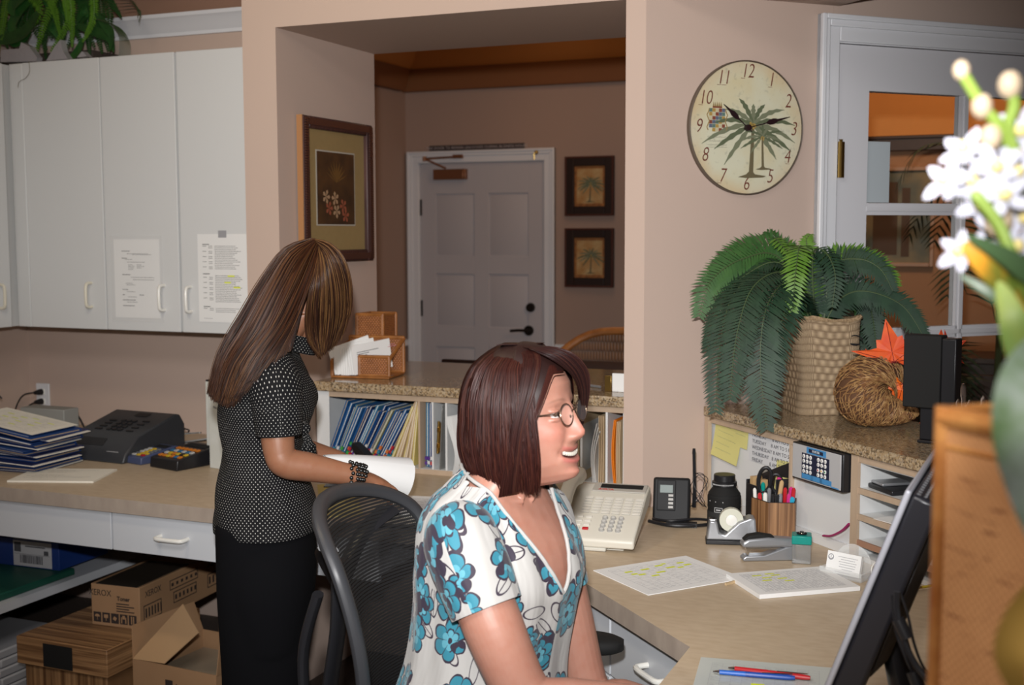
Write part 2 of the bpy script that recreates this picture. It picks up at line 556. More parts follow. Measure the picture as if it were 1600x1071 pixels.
# sheets of paper with lines of writing
def sheet(name, M, w_, h_, th=0.0006, lines=18, grid=None, hl=None, seed=1, parent=None, curl=0.0, margin=0.1, base=None, **kw):
    "flat page in the local XY plane of M, writing on +Z"
    r_ = random.Random(seed)
    g = G(M)
    def cz(x_, y_):
        return curl * ((x_ / w_) ** 2 * 2 + (y_ / h_) ** 3 * 1.5)
    NXs, NYs = 8, 8
    top = []
    for i in range(NXs + 1):
        for j in range(NYs + 1):
            x_, y_ = -w_ / 2 + w_ * i / NXs, -h_ / 2 + h_ * j / NYs
            top.append((x_, y_, cz(x_, y_) + th))
    n_ = len(top)
    vs = top + [(a, b, c - th) for a, b, c in top]
    fs = []
    id_ = lambda i, j: i * (NYs + 1) + j
    for i in range(NXs):
        for j in range(NYs):
            q = (id_(i, j), id_(i + 1, j), id_(i + 1, j + 1), id_(i, j + 1))
            fs.append(q)
            fs.append(tuple(k + n_ for k in q[::-1]))
    for i in range(NXs):
        for j in (0, NYs):
            a, b = id_(i, j), id_(i + 1, j)
            fs.append((a, b, b + n_, a + n_) if j else (b, a, a + n_, b + n_))
    for j in range(NYs):
        for i in (0, NXs):
            a, b = id_(i, j), id_(i, j + 1)
            fs.append((b, a, a + n_, b + n_) if i else (a, b, b + n_, a + n_))
    g.add(vs, fs, 0)
    def q(x0, x1, y0, y1, mi, dz=0.0002):
        st = max(1, int((x1 - x0) / (w_ / NXs)) + 1)
        for k in range(st):
            xa, xb = x0 + (x1 - x0) * k / st, x0 + (x1 - x0) * (k + 1) / st
            g.add([(xa, y0, cz(xa, y0) + th + dz), (xb, y0, cz(xb, y0) + th + dz), (xb, y1, cz(xb, y1) + th + dz), (xa, y1, cz(xa, y1) + th + dz)], [(0, 1, 2, 3)], mi)
    mx_, my_ = w_ * (0.5 - margin), h_ * (0.5 - margin)
    if grid:
        nx, ny = grid
        for i in range(nx + 1):
            x_ = -mx_ + 2 * mx_ * i / nx
            q(x_ - 0.0003, x_ + 0.0003, -my_, my_, 2)
        for j in range(ny + 1):
            y_ = -my_ + 2 * my_ * j / ny
            q(-mx_, mx_, y_ - 0.0003, y_ + 0.0003, 2)
        for i in range(nx):
            for j in range(ny):
                if r_.random() < 0.55:
                    x0 = -mx_ + 2 * mx_ * (i + 0.1) / nx
                    y0 = -my_ + 2 * my_ * (j + 0.4) / ny
                    q(x0, x0 + 2 * mx_ / nx * r_.uniform(0.3, 0.8), y0, y0 + 0.0014, 2)
        for (x0, x1, y0, y1) in (hl or []):
            q(-mx_ + 2 * mx_ * x0, -mx_ + 2 * mx_ * x1, -my_ + 2 * my_ * y0, -my_ + 2 * my_ * y1, 3, 0.00035)
    elif lines:
        for k in range(lines):
            if r_.random() < 0.12:
                continue
            y_ = my_ - 2 * my_ * (k + 0.5) / lines
            x0 = -mx_ + (0 if r_.random() < 0.3 else mx_ * r_.choice([0.2, 0.35]))
            x1 = x0 + (mx_ - x0) * r_.uniform(0.4, 0.98)
            x_ = x0
            while x_ < x1:
                l_ = r_.uniform(0.004, 0.014)
                q(x_, min(x_ + l_, x1), y_ - 0.0008, y_ + 0.0008, 1)
                x_ += l_ + 0.0022
        for (x0, x1, y0, y1) in (hl or []):
            q(-mx_ + 2 * mx_ * x0, -mx_ + 2 * mx_ * x1, -my_ + 2 * my_ * y0, -my_ + 2 * my_ * y1, 3, 0.00035)
    return g.obj(name, [base or paper_m, ink_m, greyink_m, hl_m], parent, **kw)
# ================================================================== ROOM SHELL
def struct(name, g, m, bev=0.0, parent=None, **k):
    return g.obj(name, m, parent, bev, kind='structure' if parent is None else None, **k)
carpet = mat('carpet', (0.09, 0.065, 0.05), 0.95, n=(120, (0.05, 0.035, 0.03), 0.2))
struct('floor', G().bx(-4.2, 3.2, -3.6, 8.0, -0.1, 0.0), carpet)
YA, YB = 3.445, 4.10
ZH = 2.247
# ceiling over the office, lower soffit by the diagonal wall, lobby ceiling
g = G().bx(-4.2, 3.2, -3.6, 3.3, 2.95, 3.1)
g.loft([[(x_, 4.10, 2.444), (x_, 3.3, 2.95), (x_, 3.3, 3.1), (x_, 4.2, 2.56)] for x_ in (-4.2, -2.42)])
g.bx(-2.42, 3.2, 3.3, 4.3, 2.95, 3.1)
struct('ceiling', g, ceil_m)
g = G(BF); g.bx(1.72, 2.372, 1.9, 3.164, 2.268, 2.949)
struct('ceiling_soffit', g, wall_m)
struct('ceiling_lobby', G().bx(-4.2, 3.2, 4.2, 8.0, 2.95, 3.1), orange_m)
# pass-through wall
struct('wall_front', G()
       .prism([(-2.42, YA), (-2.29, YA), (-2.29, YB), (-2.42, YB)], 0, 2.949)
       .prism([(-2.29, YA), (-1.093, YA), (-1.093, YB), (-2.29, YB)], ZH, 2.949)
       .prism([(-1.093, YA), (-1.033, YA), (-0.574, 3.9035), (-0.662, 3.992), (-0.77, YB), (-1.093, YB)], 0, 2.949)
       .bx(-2.289, -1.094, 3.935, 4.09, 0, 1.02), wall_m)
struct('wall_left_rear', G().bx(-4.12, -2.42, 4.06, 4.16, 0, 2.443), wall_m)
struct('wall_left', G().bx(-4.12, -4.0, -3.5, 4.06, 0, 2.949), wall_m)
struct('wall_back', G().bx(-4.12, 3.1, -3.6, -3.5, 0, 2.949), wall_m)
struct('wall_right', G().bx(3.0, 3.1, -3.5, 8.0, 0, 2.95), wall_m)
# crown moulding above the cabinets
g = G()
prof = [(0.0, 2.362), (-0.012, 2.362), (-0.014, 2.375), (-0.03, 2.39), (-0.05, 2.42), (-0.062, 2.428), (-0.064, 2.442), (0, 2.442)]
g.loft([[(x_, 4.06 + p[0], p[1]) for p in prof] for x_ in (-4.0, -2.42)])
struct('trim_1', g, trim_m)
# diagonal wall around the glass door
W0, W1, ZD = 2.377, 3.40, 2.157
g = G(BF)
g.bx(2.355, W0 - 0.012, 3.166, 3.286, 0, 2.949).bx(W1 + 0.012, 6.6, 3.166, 3.286, 0, 2.949).bx(W0 - 0.012, W1 + 0.012, 3.166, 3.286, ZD + 0.012, 2.949)
struct('wall_diagonal', g, wall_m)
# casing
g = G(BF)
for (a, b, c) in ((0.0, 0.079, 0.0), ):
    pass
def casing(g, x0, x1, z1, face, ins=0.0, wd=0.08, z0=0.0):
    "stepped casing round an opening; face = local y of the wall, facing -y"
    st = [(0.0, wd, 0.012), (wd * 0.55, wd, 0.022), (wd * 0.80, wd, 0.032)]
    for a, b, t in st:
        g.bx(x0 - b, x0 - a, face - t, face - 0.0005, z0, z1 + b)
        g.bx(x1 + a, x1 + b, face - t, face - 0.0005, z0, z1 + b)
        g.bx(x0 - a, x1 + a, face - t, face - 0.0005, z1 + a, z1 + b)
casing(g, W0 - 0.004, W1 + 0.004, ZD + 0.004, 3.166, wd=0.078)
g.bx(W0 - 0.0115, W0 - 0.001, 3.166, 3.28, 0, ZD + 0.011).bx(W1 + 0.001, W1 + 0.0115, 3.166, 3.28, 0, ZD + 0.011).bx(W0 - 0.0115, W1 + 0.0115, 3.166, 3.28, ZD + 0.001, ZD + 0.0115)
struct('trim_2', g, trim_m, 0.003)
# glass door
d2 = thing('door_2', None, None, BF @ Vector((W0, 3.19, 0)), kind='structure')
g = G(BF)
y0, y1 = 3.172, 3.212
XL = [2.500, 2.872, 2.902, 3.277]
ZL = [2.017, 1.668, 1.630, 1.268, 1.230, 0.868, 0.830, 0.468, 0.43, 0.20]
g.bx(W0, XL[0], y0, y1, 0.01, ZD - 0.002).bx(XL[3], W1, y0, y1, 0.01, ZD - 0.002)
g.bx(XL[0], XL[3], y0, y1, ZL[0], ZD - 0.002).bx(XL[0], XL[3], y0, y1, 0.01, ZL[-1])
g.obj('door_frame', door_m, d2)
g = G(BF)
g.bx(XL[1], XL[2], y0 + 0.004, y1 - 0.004, ZL[-1], ZL[0])
g.bx(XL[1] + 0.009, XL[2] - 0.009, y0 - 0.002, y1, ZL[-1], ZL[0])
for k in (1, 3, 5, 7):
    g.bx(XL[0], XL[3], y0 + 0.004, y1 - 0.004, ZL[k + 1], ZL[k])
    g.bx(XL[0], XL[3], y0 - 0.002, y1, ZL[k + 1] + 0.012, ZL[k] - 0.012)
g.obj('muntin', door_m, d2)
zz = [(2.017, 1.668), (1.63, 1.268), (1.23, 0.868), (0.83, 0.468), (0.43, 0.20)]
for xa, xb in ((XL[0], XL[1]), (XL[2], XL[3])):
    for za, zb in zz:
        G(BF).bx(xa, xb, 3.189, 3.193, zb, za).obj('glass_pane', glass_m, d2)
g = G(BF)
for zc in (1.80, 0.95):
    h = G(BF)
    h.tube([(W0 + 0.0, y0 - 0.026, zc - 0.055), (W0 + 0.0, y0 - 0.026, zc + 0.055)], 0.0075, 10)
    h.tube([(W0 + 0.0, y0 - 0.026, zc + 0.055), (W0 + 0.0, y0 - 0.026, zc + 0.062)], [0.004, 0.006], 8)
    for q in (-0.033, -0.011, 0.011, 0.033):
        h.tube([(W0 + 0.0, y0 - 0.026, zc + q - 0.001), (W0 + 0.0, y0 - 0.026, zc + q + 0.001)], 0.0082, 10)
    h.bx(W0 + 0.0, W0 + 0.016, y0 - 0.024, y0 - 0.0005, zc - 0.055, zc + 0.055)
    h.obj('hinge', brass_m, d2)

# ---------------------------------------------------------------- lobby
YL = 7.5
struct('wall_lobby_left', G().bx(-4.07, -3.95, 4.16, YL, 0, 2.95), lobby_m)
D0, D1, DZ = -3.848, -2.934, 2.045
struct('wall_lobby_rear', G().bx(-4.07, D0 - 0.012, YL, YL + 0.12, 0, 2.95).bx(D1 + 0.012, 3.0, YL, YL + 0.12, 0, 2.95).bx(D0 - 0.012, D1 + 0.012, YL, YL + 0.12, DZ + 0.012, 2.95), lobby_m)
struct('wall_lobby_divider', G().bx(-4.07, 3.0, 4.02, 4.16, 2.61, 2.95) if False else G().bx(1.6, 1.7, 4.9, YL, 0, 2.95), lobby_m)
# orange cove and cornice
g = G()
cv = [(0.0, 2.53), (-0.05, 2.53), (-0.06, 2.55), (-0.09, 2.66), (-0.10, 2.67), (0.0, 2.67)]
g.loft([[(x_, YL + p[0], p[1]) for p in cv] for x_ in (-3.95, 1.6)])
g.loft([[(-3.95 - p[0], y_, p[1]) for p in cv] for y_ in (4.18, YL - 0.1)])
struct('trim_3', g, mat('cornice_paint', (0.20, 0.075, 0.025), 0.6))
g = G()
cv = [(0.0, 2.671), (-0.09, 2.671), (-0.14, 2.72), (-0.3, 2.94), (0.0, 2.948)]
g.loft([[(x_, YL + p[0], p[1]) for p in cv] for x_ in (-3.95, 1.6)])
g.loft([[(-3.95 - p[0], y_, p[1]) for p in cv] for y_ in (4.18, YL - 0.1)])
struct('trim_4', g, orange_m)
# chair rail
g = G()
g.bx(-3.95, D0 - 0.082, YL - 0.02, YL, 0.80, 0.845).bx(D1 + 0.082, 1.6, YL - 0.02, YL, 0.80, 0.845).bx(-3.95, -3.93, 4.18, YL - 0.02, 0.80, 0.845)
struct('trim_5', g, trim_m, 0.004)
g = G()
casing(g, D0 - 0.004, D1 + 0.004, DZ + 0.004, YL, wd=0.078)
g.bx(D0 - 0.0115, D0 - 0.001, YL, YL + 0.1, 0, DZ + 0.011).bx(D1 + 0.001, D1 + 0.0115, YL, YL + 0.1, 0, DZ + 0.011).bx(D0 - 0.0115, D1 + 0.0115, YL, YL + 0.1, DZ + 0.001, DZ + 0.0115)
struct('trim_6', g, trim_m, 0.003)
# six panel door
d1 = thing('door_1', None, None, (D0, YL + 0.01, 0), kind='structure')
g = G()
W = D1 - D0
px_ = [0.0, 0.115, 0.115 + 0.29, W - 0.115 - 0.29, W - 0.115, W]
pz_ = [0.01, 0.22, 0.80, 0.96, 1.37, 1.50, 1.92, DZ]
rows = [(0.22, 0.80), (0.94, 1.30), (1.42, 1.84)]
yf = YL + 0.012
g.bx(D0, D1, yf + 0.012, yf + 0.04, 0.01, DZ)
g.bx(D0, D0 + px_[1], yf, yf + 0.0125, 0.01, DZ).bx(D0 + px_[4], D1, yf, yf + 0.0125, 0.01, DZ).bx(D0 + px_[2], D0 + px_[3], yf, yf + 0.0125, 0.01, DZ)
zs = [0.01] + [v for r_ in rows for v in r_] + [DZ]
for a, b in ((px_[1], px_[2]), (px_[3], px_[4])):
    for k in range(0, len(zs), 2):
        g.bx(D0 + a, D0 + b, yf, yf + 0.0125, zs[k], zs[k + 1])
    for (za, zb) in rows:
        i_ = 0.03
        A_ = [(D0 + a + 0.008, yf + 0.0122, za + 0.008), (D0 + b - 0.008, yf + 0.0122, za + 0.008), (D0 + b - 0.008, yf + 0.0122, zb - 0.008), (D0 + a + 0.008, yf + 0.0122, zb - 0.008)]
        B_ = [(D0 + a + i_, yf + 0.003, za + i_), (D0 + b - i_, yf + 0.003, za + i_), (D0 + b - i_, yf + 0.003, zb - i_), (D0 + a + i_, yf + 0.003, zb - i_)]
        g.loft([A_, B_])
g.obj('door_leaf', mat('lobby_door_paint', (0.46, 0.44, 0.46), 0.45), d1, 0.002)
hx = -3.045
g = G().tube([(hx, yf, 0.928), (hx, yf - 0.012, 0.928)], 0.034, 20).tube([(hx, yf - 0.01, 0.928), (hx, yf - 0.055, 0.928)], 0.013, 12)
g.tube(smooth_path([(hx, yf - 0.05, 0.93), (hx - 0.05, yf - 0.055, 0.932), (hx - 0.115, yf - 0.05, 0.926)], 4), 0.0095, 10)
g.obj('door_handle', bronze_m, d1)
G().tube([(hx + 0.012, yf, 1.082), (hx + 0.012, yf - 0.02, 1.082)], [0.032, 0.028], 20).obj('deadbolt', bronze_m, d1)
for zc in (1.75, 1.06, 0.3):
    G().bx(D0 - 0.009, D0 + 0.012, yf - 0.006, yf - 0.0005, zc - 0.055, zc + 0.055).obj('hinge', bronze_m, d1)
# door closer
g = G()
g.bx(D0 + 0.12, D0 + 0.36, yf - 0.045, yf - 0.0005, 1.935, 2.005)
g.bx(D0 + 0.33, D0 + 0.345, yf - 0.047, yf - 0.04, 1.937, 2.003)
g.obj('closer_body', copper_m, d1, 0.004)
g = G()
g.tube([(D0 + 0.22, yf - 0.05, 2.01), (D0 + 0.08, yf - 0.09, 2.075)], 0.007, 8).tube([(D0 + 0.08, yf - 0.09, 2.075), (D0 + 0.30, yf - 0.04, 2.085)], 0.007, 8)
g.bx(D0 + 0.27, D0 + 0.34, yf - 0.05, yf - 0.02, 2.075, 2.10).tube([(D0 + 0.08, yf - 0.09, 2.06), (D0 + 0.08, yf - 0.09, 2.09)], 0.014, 10)
g.obj('closer_arm', copper_m, d1)
g = G().tube([(D1 - 0.06, yf - 0.035, 2.055), (D1 - 0.06, yf - 0.035, 2.10)], 0.004, 8).ell((D1 - 0.045, yf - 0.035, 2.10), 0.014)
g.obj('bell', brass_m, d1)
# sign over the door
g = G(); g.bx(-3.764, -3.070, YL - 0.012, YL - 0.001, 2.128, 2.165)
sg = g.obj('door_sign', mat('sign_black', (0.03, 0.02, 0.02), 0.5), label='narrow dark sign strip mounted on the wall just above the white lobby door', cat='sign')
G().text('THIS DOOR TO REMAIN UNLOCKED DURING BUSINESS HOURS', 0.0265, facing(-3.417, YL - 0.0125, 2.1465), space=1.05, sx=0.93).obj('lettering', mat('sign_letters', (0.45, 0.40, 0.40), 0.5), sg)

# flat palm drawing used on prints and on the clock; local XY plane of M, unit = palm height
def palm_art(M, h, seed, mats, cx=0.0, cy=0.0, bend=0.03, nf=13, crown=0.32, name='palm_print', parent=None, g=None, dz=0.0004, base=True):
    own = g is None
    g = g or G(M)
    rr = random.Random(seed)
    def P2(x_, y_, z_=0):
        return (cx + x_ * h, cy + y_ * h, z_ * 0.00012 + dz)
    pts = [(bend * math.sin(t * 2.2), t) for t in [k / 10 * (1 - crown) for k in range(11)]]
    for i in range(10):
        w0, w1 = 0.028 - 0.011 * i / 10, 0.028 - 0.011 * (i + 1) / 10
        (xa, ya), (xb, yb) = pts[i], pts[i + 1]
        g.add([P2(xa - w0, ya), P2(xa + w0, ya), P2(xb + w1, yb), P2(xb - w1, yb)], [(0, 1, 2, 3)], 1)
    tx, ty = pts[-1]
    angs = [(-0.28 + 1.56 * k / (nf - 1)) * PI for k in range(nf)]
    for k, a in enumerate(angs):
        L = crown * rr.uniform(0.85, 1.12) * (0.8 + 0.25 * abs(math.cos(a)))
        up_, dn_ = [], []
        n = 9
        for i in range(n + 1):
            t = i / n
            x_ = tx + math.cos(a) * L * t * (1.15 if abs(math.cos(a)) > 0.5 else 1)
            y_ = ty + math.sin(a) * L * t - 0.34 * L * t * t * (1 if math.sin(a) > -0.2 else 0.4)
            w_ = 0.032 * math.sin(PI * min(1, (t * 0.93 + 0.06))) ** 0.7
            nx_, ny_ = -math.sin(a), math.cos(a)
            jag = 1.0 if i % 2 else 0.62
            up_.append(P2(x_ + nx_ * w_ * jag, y_ + ny_ * w_ * jag, k % 5 + 2))
            dn_.append(P2(x_ - nx_ * w_ * jag, y_ - ny_ * w_ * jag, k % 5 + 2))
        for i in range(n):
            g.add([dn_[i], dn_[i + 1], up_[i + 1], up_[i]], [(0, 1, 2, 3)], 2 if k % 2 else 3)
    for _ in range(8):
        a, b = tx + rr.uniform(-0.035, 0.035), ty + rr.uniform(-0.07, 0.02)
        s_ = 0.012
        g.add([P2(a - s_, b - s_, 8), P2(a + s_, b - s_, 8), P2(a + s_, b + s_, 8), P2(a - s_, b + s_, 8)], [(0, 1, 2, 3)], 4)
    if base:
        g.add([P2(-0.16, -0.015, 1), P2(-0.04, -0.025, 1), P2(0.15, -0.015, 1), P2(0.19, 0.0, 1), P2(0.05, 0.018, 1), P2(0.02, 0.05, 1), P2(-0.02, 0.05, 1), P2(-0.06, 0.015, 1)], [tuple(range(8))], 1)
    if own:
        return g.obj(name, mats, parent, smooth=0)
trunk_c = mat('print_trunk', (0.13, 0.105, 0.055), 0.7)
leaf_c = mat('print_leaf', (0.10, 0.12, 0.065), 0.7)
leaf_d = mat('print_leaf_light', (0.165, 0.18, 0.11), 0.7)
nut_c = mat('print_nuts', (0.40, 0.27, 0.07), 0.7)
dk_frame = mat('dark_wood_frame', (0.02, 0.009, 0.006), 0.45)
rim_red = mat('mahogany_rim', (0.07, 0.02, 0.012), 0.4)
aged = mat('aged_print', (0.50, 0.36, 0.17), 0.7, n=(14, (0.38, 0.18, 0.05), 0.18))
aged_edge = mat('aged_print_edge', (0.42, 0.17, 0.045), 0.7, n=(30, (0.16, 0.06, 0.02), 0.2))
for i, (z0, z1) in enumerate(((1.684, 2.066), (1.224, 1.606))):
    x0, x1 = -2.778, -2.447
    t = thing('palm_picture', ['upper of two dark framed palm tree prints beside the lobby door', 'lower of two dark framed palm tree prints beside the lobby door'][i], 'picture', ((x0 + x1) / 2, YL, z0), 'palm prints in the lobby')
    g = G()
    b = 0.062
    for (a0, a1, c0, c1) in ((x0, x0 + b, z0, z1), (x1 - b, x1, z0, z1), (x0 + b, x1 - b, z0, z0 + b), (x0 + b, x1 - b, z1 - b, z1)):
        g.bx(a0, a1, YL - 0.03, YL - 0.001, c0, c1)
    g.obj('frame', dk_frame, t, 0.004)
    g = G()
    b = 0.012
    for (a0, a1, c0, c1) in ((x0, x0 + b, z0, z1), (x1 - b, x1, z0, z1), (x0 + b, x1 - b, z0, z0 + b), (x0 + b, x1 - b, z1 - b, z1)):
        g.bx(a0 - 0.001, a1, YL - 0.034, YL - 0.0295, c0, c1)
    g.obj('outer_rim', rim_red, t, 0.002)
    G().bx(x0 + 0.06, x1 - 0.06, YL - 0.014, YL - 0.006, z0 + 0.06, z1 - 0.06).obj('print', aged_edge, t)
    G().bx(x0 + 0.078, x1 - 0.078, YL - 0.0146, YL - 0.0139, z0 + 0.08, z1 - 0.08).obj('print_field', aged, t)
    palm_art(facing((x0 + x1) / 2 + 0.006 * i, YL - 0.0148, z0 + 0.092), 0.20, 5 + i, [aged, trunk_c, leaf_c, leaf_d, nut_c], parent=t, nf=15 - 3 * i, crown=0.42)
# hall seen through the glass door: moulding, framed picture, tall palm
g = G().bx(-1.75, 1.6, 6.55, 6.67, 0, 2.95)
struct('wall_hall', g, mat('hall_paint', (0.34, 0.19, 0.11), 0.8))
struct('trim_7', G().bx(-1.75, 1.6, 6.51, 6.549, 1.985, 2.06).bx(-1.75, 1.6, 6.50, 6.549, 2.045, 2.062), mat('dark_walnut', (0.04, 0.018, 0.01), 0.4), 0.004)
struct('trim_8', G().bx(-1.75, 1.6, 6.54, 6.549, 2.063, 2.94), orange_m)
t = thing('hall_picture', 'large framed landscape picture on the hall wall, seen through the glass door', 'picture', (-0.62, 6.55, 1.10))
g = G()
fx0, fx1, fz0, fz1 = -0.98, -0.44, 1.40, 1.905
for q in ((fx0, fx0 + 0.02, fz0, fz1), (fx1 - 0.02, fx1, fz0, fz1), (fx0 + .02, fx1 - .02, fz0, fz0 + 0.02), (fx0 + .02, fx1 - .02, fz1 - 0.02, fz1)):
    g.bx(q[0], q[1], 6.52, 6.549, q[2], q[3])
g.obj('frame', mat('pale_gilt', (0.36, 0.22, 0.14), 0.4), t, 0.003)
G().bx(fx0 + 0.02, fx1 - 0.02, 6.535, 6.548, fz0 + 0.02, fz1 - 0.02).obj('print', mat('landscape_print', (0.25, 0.21, 0.13), 0.7, n=(5, (0.09, 0.12, 0.12), 0.12)), t)
G().bx(-0.74, -0.62, 6.5335, 6.5349, 1.46, 1.83).bx(-0.60, -0.56, 6.5335, 6.5349, 1.45, 1.80).obj('print_trunks', mat('landscape_dark', (0.08, 0.05, 0.035), 0.7), t)
# dark sideboard and console in the hall
walnut = MATS['dark_walnut']
t = thing('sideboard', 'dark wooden sideboard standing in the hall beyond the glass door', 'sideboard', (-0.35, 6.2, 0))
G().bx(-1.1, 0.5, 6.2, 6.53, 0.06, 0.95).bx(-1.13, 0.53, 6.17, 6.54, 0.95, 0.98).obj('carcass', walnut, t, 0.004)
for k in range(3):
    d_ = G().bx(-1.06 + k * 0.52, -0.58 + k * 0.52, 6.18, 6.1995, 0.12, 0.90).obj('door', walnut, t, 0.006)
    G().ell((-0.62 + k * 0.52, 6.165, 0.55), 0.014).obj('knob', brass_m, d_)
# ================================================================== LEFT: cabinets, worktop, things on and under it
def pull(parent, c, length, out, r_, vertical=True, depth=0.032, m=None, M=None, name='handle'):
    "rounded D pull; out = outward unit vector"
    c = Vector(c); o = Vector(out)
    a = Vector((0, 0, 1)) if vertical else Vector((0, 0, 1)).cross(o).normalized()
    h = length / 2
    pts = [c - a * h, c - a * h + o * depth * 0.6, c - a * (h - 0.012) + o * depth, c + a * (h - 0.012) + o * depth, c + a * h + o * depth * 0.6, c + a * h]
    g = G(M)
    g.tube(smooth_path(pts, 4), r_, 10)
    return g.obj(name, m or cream_pl, parent)
YC = 3.74
ZC0, ZC1 = 1.205, 2.245
t = thing('wall_cabinet', 'tall single-door white wall cabinet between the corner post and the paired cabinet', 'cabinet', (-3.46, 3.9, ZC0))
G().bx(-3.665, -3.282, YC + 0.019, 4.058, ZC0, ZC1).obj('body', cab_m, t, 0.001)
d_ = G().bx(-3.662, -3.283, YC, YC + 0.018, ZC0 + 0.001, ZC1).obj('door', cab_m, t, 0.002)
pull(d_, (-3.352, YC, 1.339), 0.092, (0, -1, 0), 0.006)
t = thing('wall_cabinet', 'two-door white wall cabinet beside the pillar, with notices taped on its doors', 'cabinet', (-2.9, 3.9, ZC0))
G().bx(-3.279, -2.423, YC + 0.019, 4.058, ZC0, ZC1).obj('body', cab_m, t, 0.001)
d_ = G().bx(-3.277, -2.932, YC, YC + 0.018, ZC0 + 0.001, ZC1).obj('door', cab_m, t, 0.002)
pull(d_, (-3.003, YC, 1.334), 0.092, (0, -1, 0), 0.006, m=white_pl)
d_ = G().bx(-2.922, -2.424, YC, YC + 0.018, ZC0 + 0.001, ZC1).obj('door', cab_m, t, 0.002)
pull(d_, (-2.880, YC, 1.331), 0.092, (0, -1, 0), 0.006, m=white_pl)
G().bx(-3.736, -3.668, YC + 0.004, YC + 0.019, ZC0, ZC1).bx(-3.74, -3.668, 3.80, 4.05, ZC0, ZC1).obj('corner_filler', cab_m, None, 0.004, label='narrow white filler post in the corner between the wall cabinets', cat='panel')
t = thing('wall_cabinet', 'white wall cabinet on the left wall at the picture edge', 'cabinet', (-3.87, 3.3, ZC0))
G().bx(-3.998, -3.763, 2.4, 4.05, ZC0, ZC1).obj('body', cab_m, t)
d_ = G().bx(-3.762, -3.744, 3.26, 3.72, ZC0, ZC1).obj('door', cab_m, t, 0.002)
pull(d_, (-3.744, 3.655, 1.33), 0.092, (1, 0, 0), 0.006)
d_ = G().bx(-3.762, -3.744, 2.8, 3.255, ZC0, ZC1).obj('door', cab_m, t, 0.002)
pull(d_, (-3.744, 2.9, 1.33), 0.092, (1, 0, 0), 0.006)

# notices on the doors
M1 = facing(-3.128, YC - 0.0015, 1.405)
t = thing('notice_sleeve', 'wrinkled clear sleeve holding a typed notice taped to the middle cabinet door', 'notice', (-3.128, YC, 1.24))
sheet('page', M1, 0.216, 0.30, lines=0, parent=t)
g = G(M1)
r_ = random.Random(3)
for (y_, x0, x1, b) in ((0.105, -0.07, -0.03, 1), (0.095, -0.045, 0.055, 0), (0.0915, -0.02, 0.07, 0), (0.078, -0.07, -0.045, 1), (0.073, -0.055, -0.02, 0), (0.063, -0.045, 0.04, 0), (0.053, -0.04, -0.02, 0), (0.047, -0.04, -0.01, 0), (0.041, -0.04, -0.015, 0), (0.035, -0.04, -0.018, 0), (0.053, 0, 0.022, 0), (0.047, 0, 0.035, 0), (0.041, 0, 0.022, 0), (0.015, -0.07, -0.03, 1), (0.005, -0.03, 0.08, 0), (-0.004, -0.02, 0.08, 0), (-0.018, -0.055, -0.02, 0), (-0.024, -0.05, -0.01, 0), (-0.042, -0.07, -0.045, 1), (-0.05, -0.05, -0.01, 0), (-0.062, -0.07, -0.06, 1), (-0.062, 0.01, 0.03, 1), (-0.07, -0.045, -0.005, 0), (-0.082, -0.07, -0.01, 1), (-0.09, -0.05, 0, 0), (-0.104, -0.07, -0.015, 1)):
    x_ = x0
    while x_ < x1:
        l_ = r_.uniform(0.005, 0.012)
        g.bx(x_, min(x_ + l_, x1), y_ - (0.0014 if b else 0.0008), y_ + (0.0014 if b else 0.0008), 0.0008, 0.0010)
        x_ += l_ + 0.002
g.obj('typing', ink_m, t)
g = G(M1)
n = 14
vs = []
for i in range(n + 1):
    for j in range(n + 1):
        x_, y_ = -0.122 + 0.244 * i / n, -0.165 + 0.33 * j / n
        vs.append((x_, y_, 0.0025 + 0.0018 * noise.noise((x_ * 30, y_ * 14, 0.3)) + 0.001))
g.add(vs, [(i * (n + 1) + j, (i + 1) * (n + 1) + j, (i + 1) * (n + 1) + j + 1, i * (n + 1) + j + 1) for i in range(n) for j in range(n)])
g.obj('plastic_sleeve', mat('clear_film', (0.9, 0.9, 0.9), 0.12, alpha=0.16, spec=0.8), t)
M2 = facing(-2.732, YC - 0.0015, 1.411)
g = G(M2)
g.bx(-0.112, 0.112, -0.163, 0.163, 0, 0.0006)
r_ = random.Random(8)
for k in range(40):
    y_ = 0.125 - k * 0.0064
    if k in (15, 16, 34, 35) or y_ < -0.135: continue
    if k in (0, 17, 36):
        g.bx(-0.09, -0.06, y_ - 0.0014, y_ + 0.0014, 0.0006, 0.0008, 1); continue
    if k % 3 == 1: g.bx(-0.09, -0.073, y_ - 0.0008, y_ + 0.0008, 0.0006, 0.0008, 1)
    if k % 3: g.bx(-0.063, -0.046, y_ - 0.0008, y_ + 0.0008, 0.0006, 0.0008, 1)
    x_ = -0.036
    x1 = r_.uniform(0.045, 0.08)
    while x_ < x1:
        l_ = r_.uniform(0.005, 0.012); g.bx(x_, x_ + l_, y_ - 0.0008, y_ + 0.0008, 0.0006, 0.0008, 1); x_ += l_ + 0.002
g.bx(0.02, 0.05, 0.006, 0.0115, 0.0006, 0.0010, 3).bx(0.005, 0.034, -0.018, -0.0125, 0.0006, 0.0010, 3).bx(0.045, 0.075, -0.036, -0.0305, 0.0006, 0.0010, 3)
g.bx(-0.09, -0.05, -0.15, -0.1485, 0.0006, 0.0008, 2).bx(-0.018, 0.018, 0.15, 0.176, 0.0006, 0.0011, 2)
g.obj('notice', [paper_m, ink_m, greyink_m, hl_m], label='typed schedule with yellow highlights taped to the cabinet door beside the pillar', cat='notice')

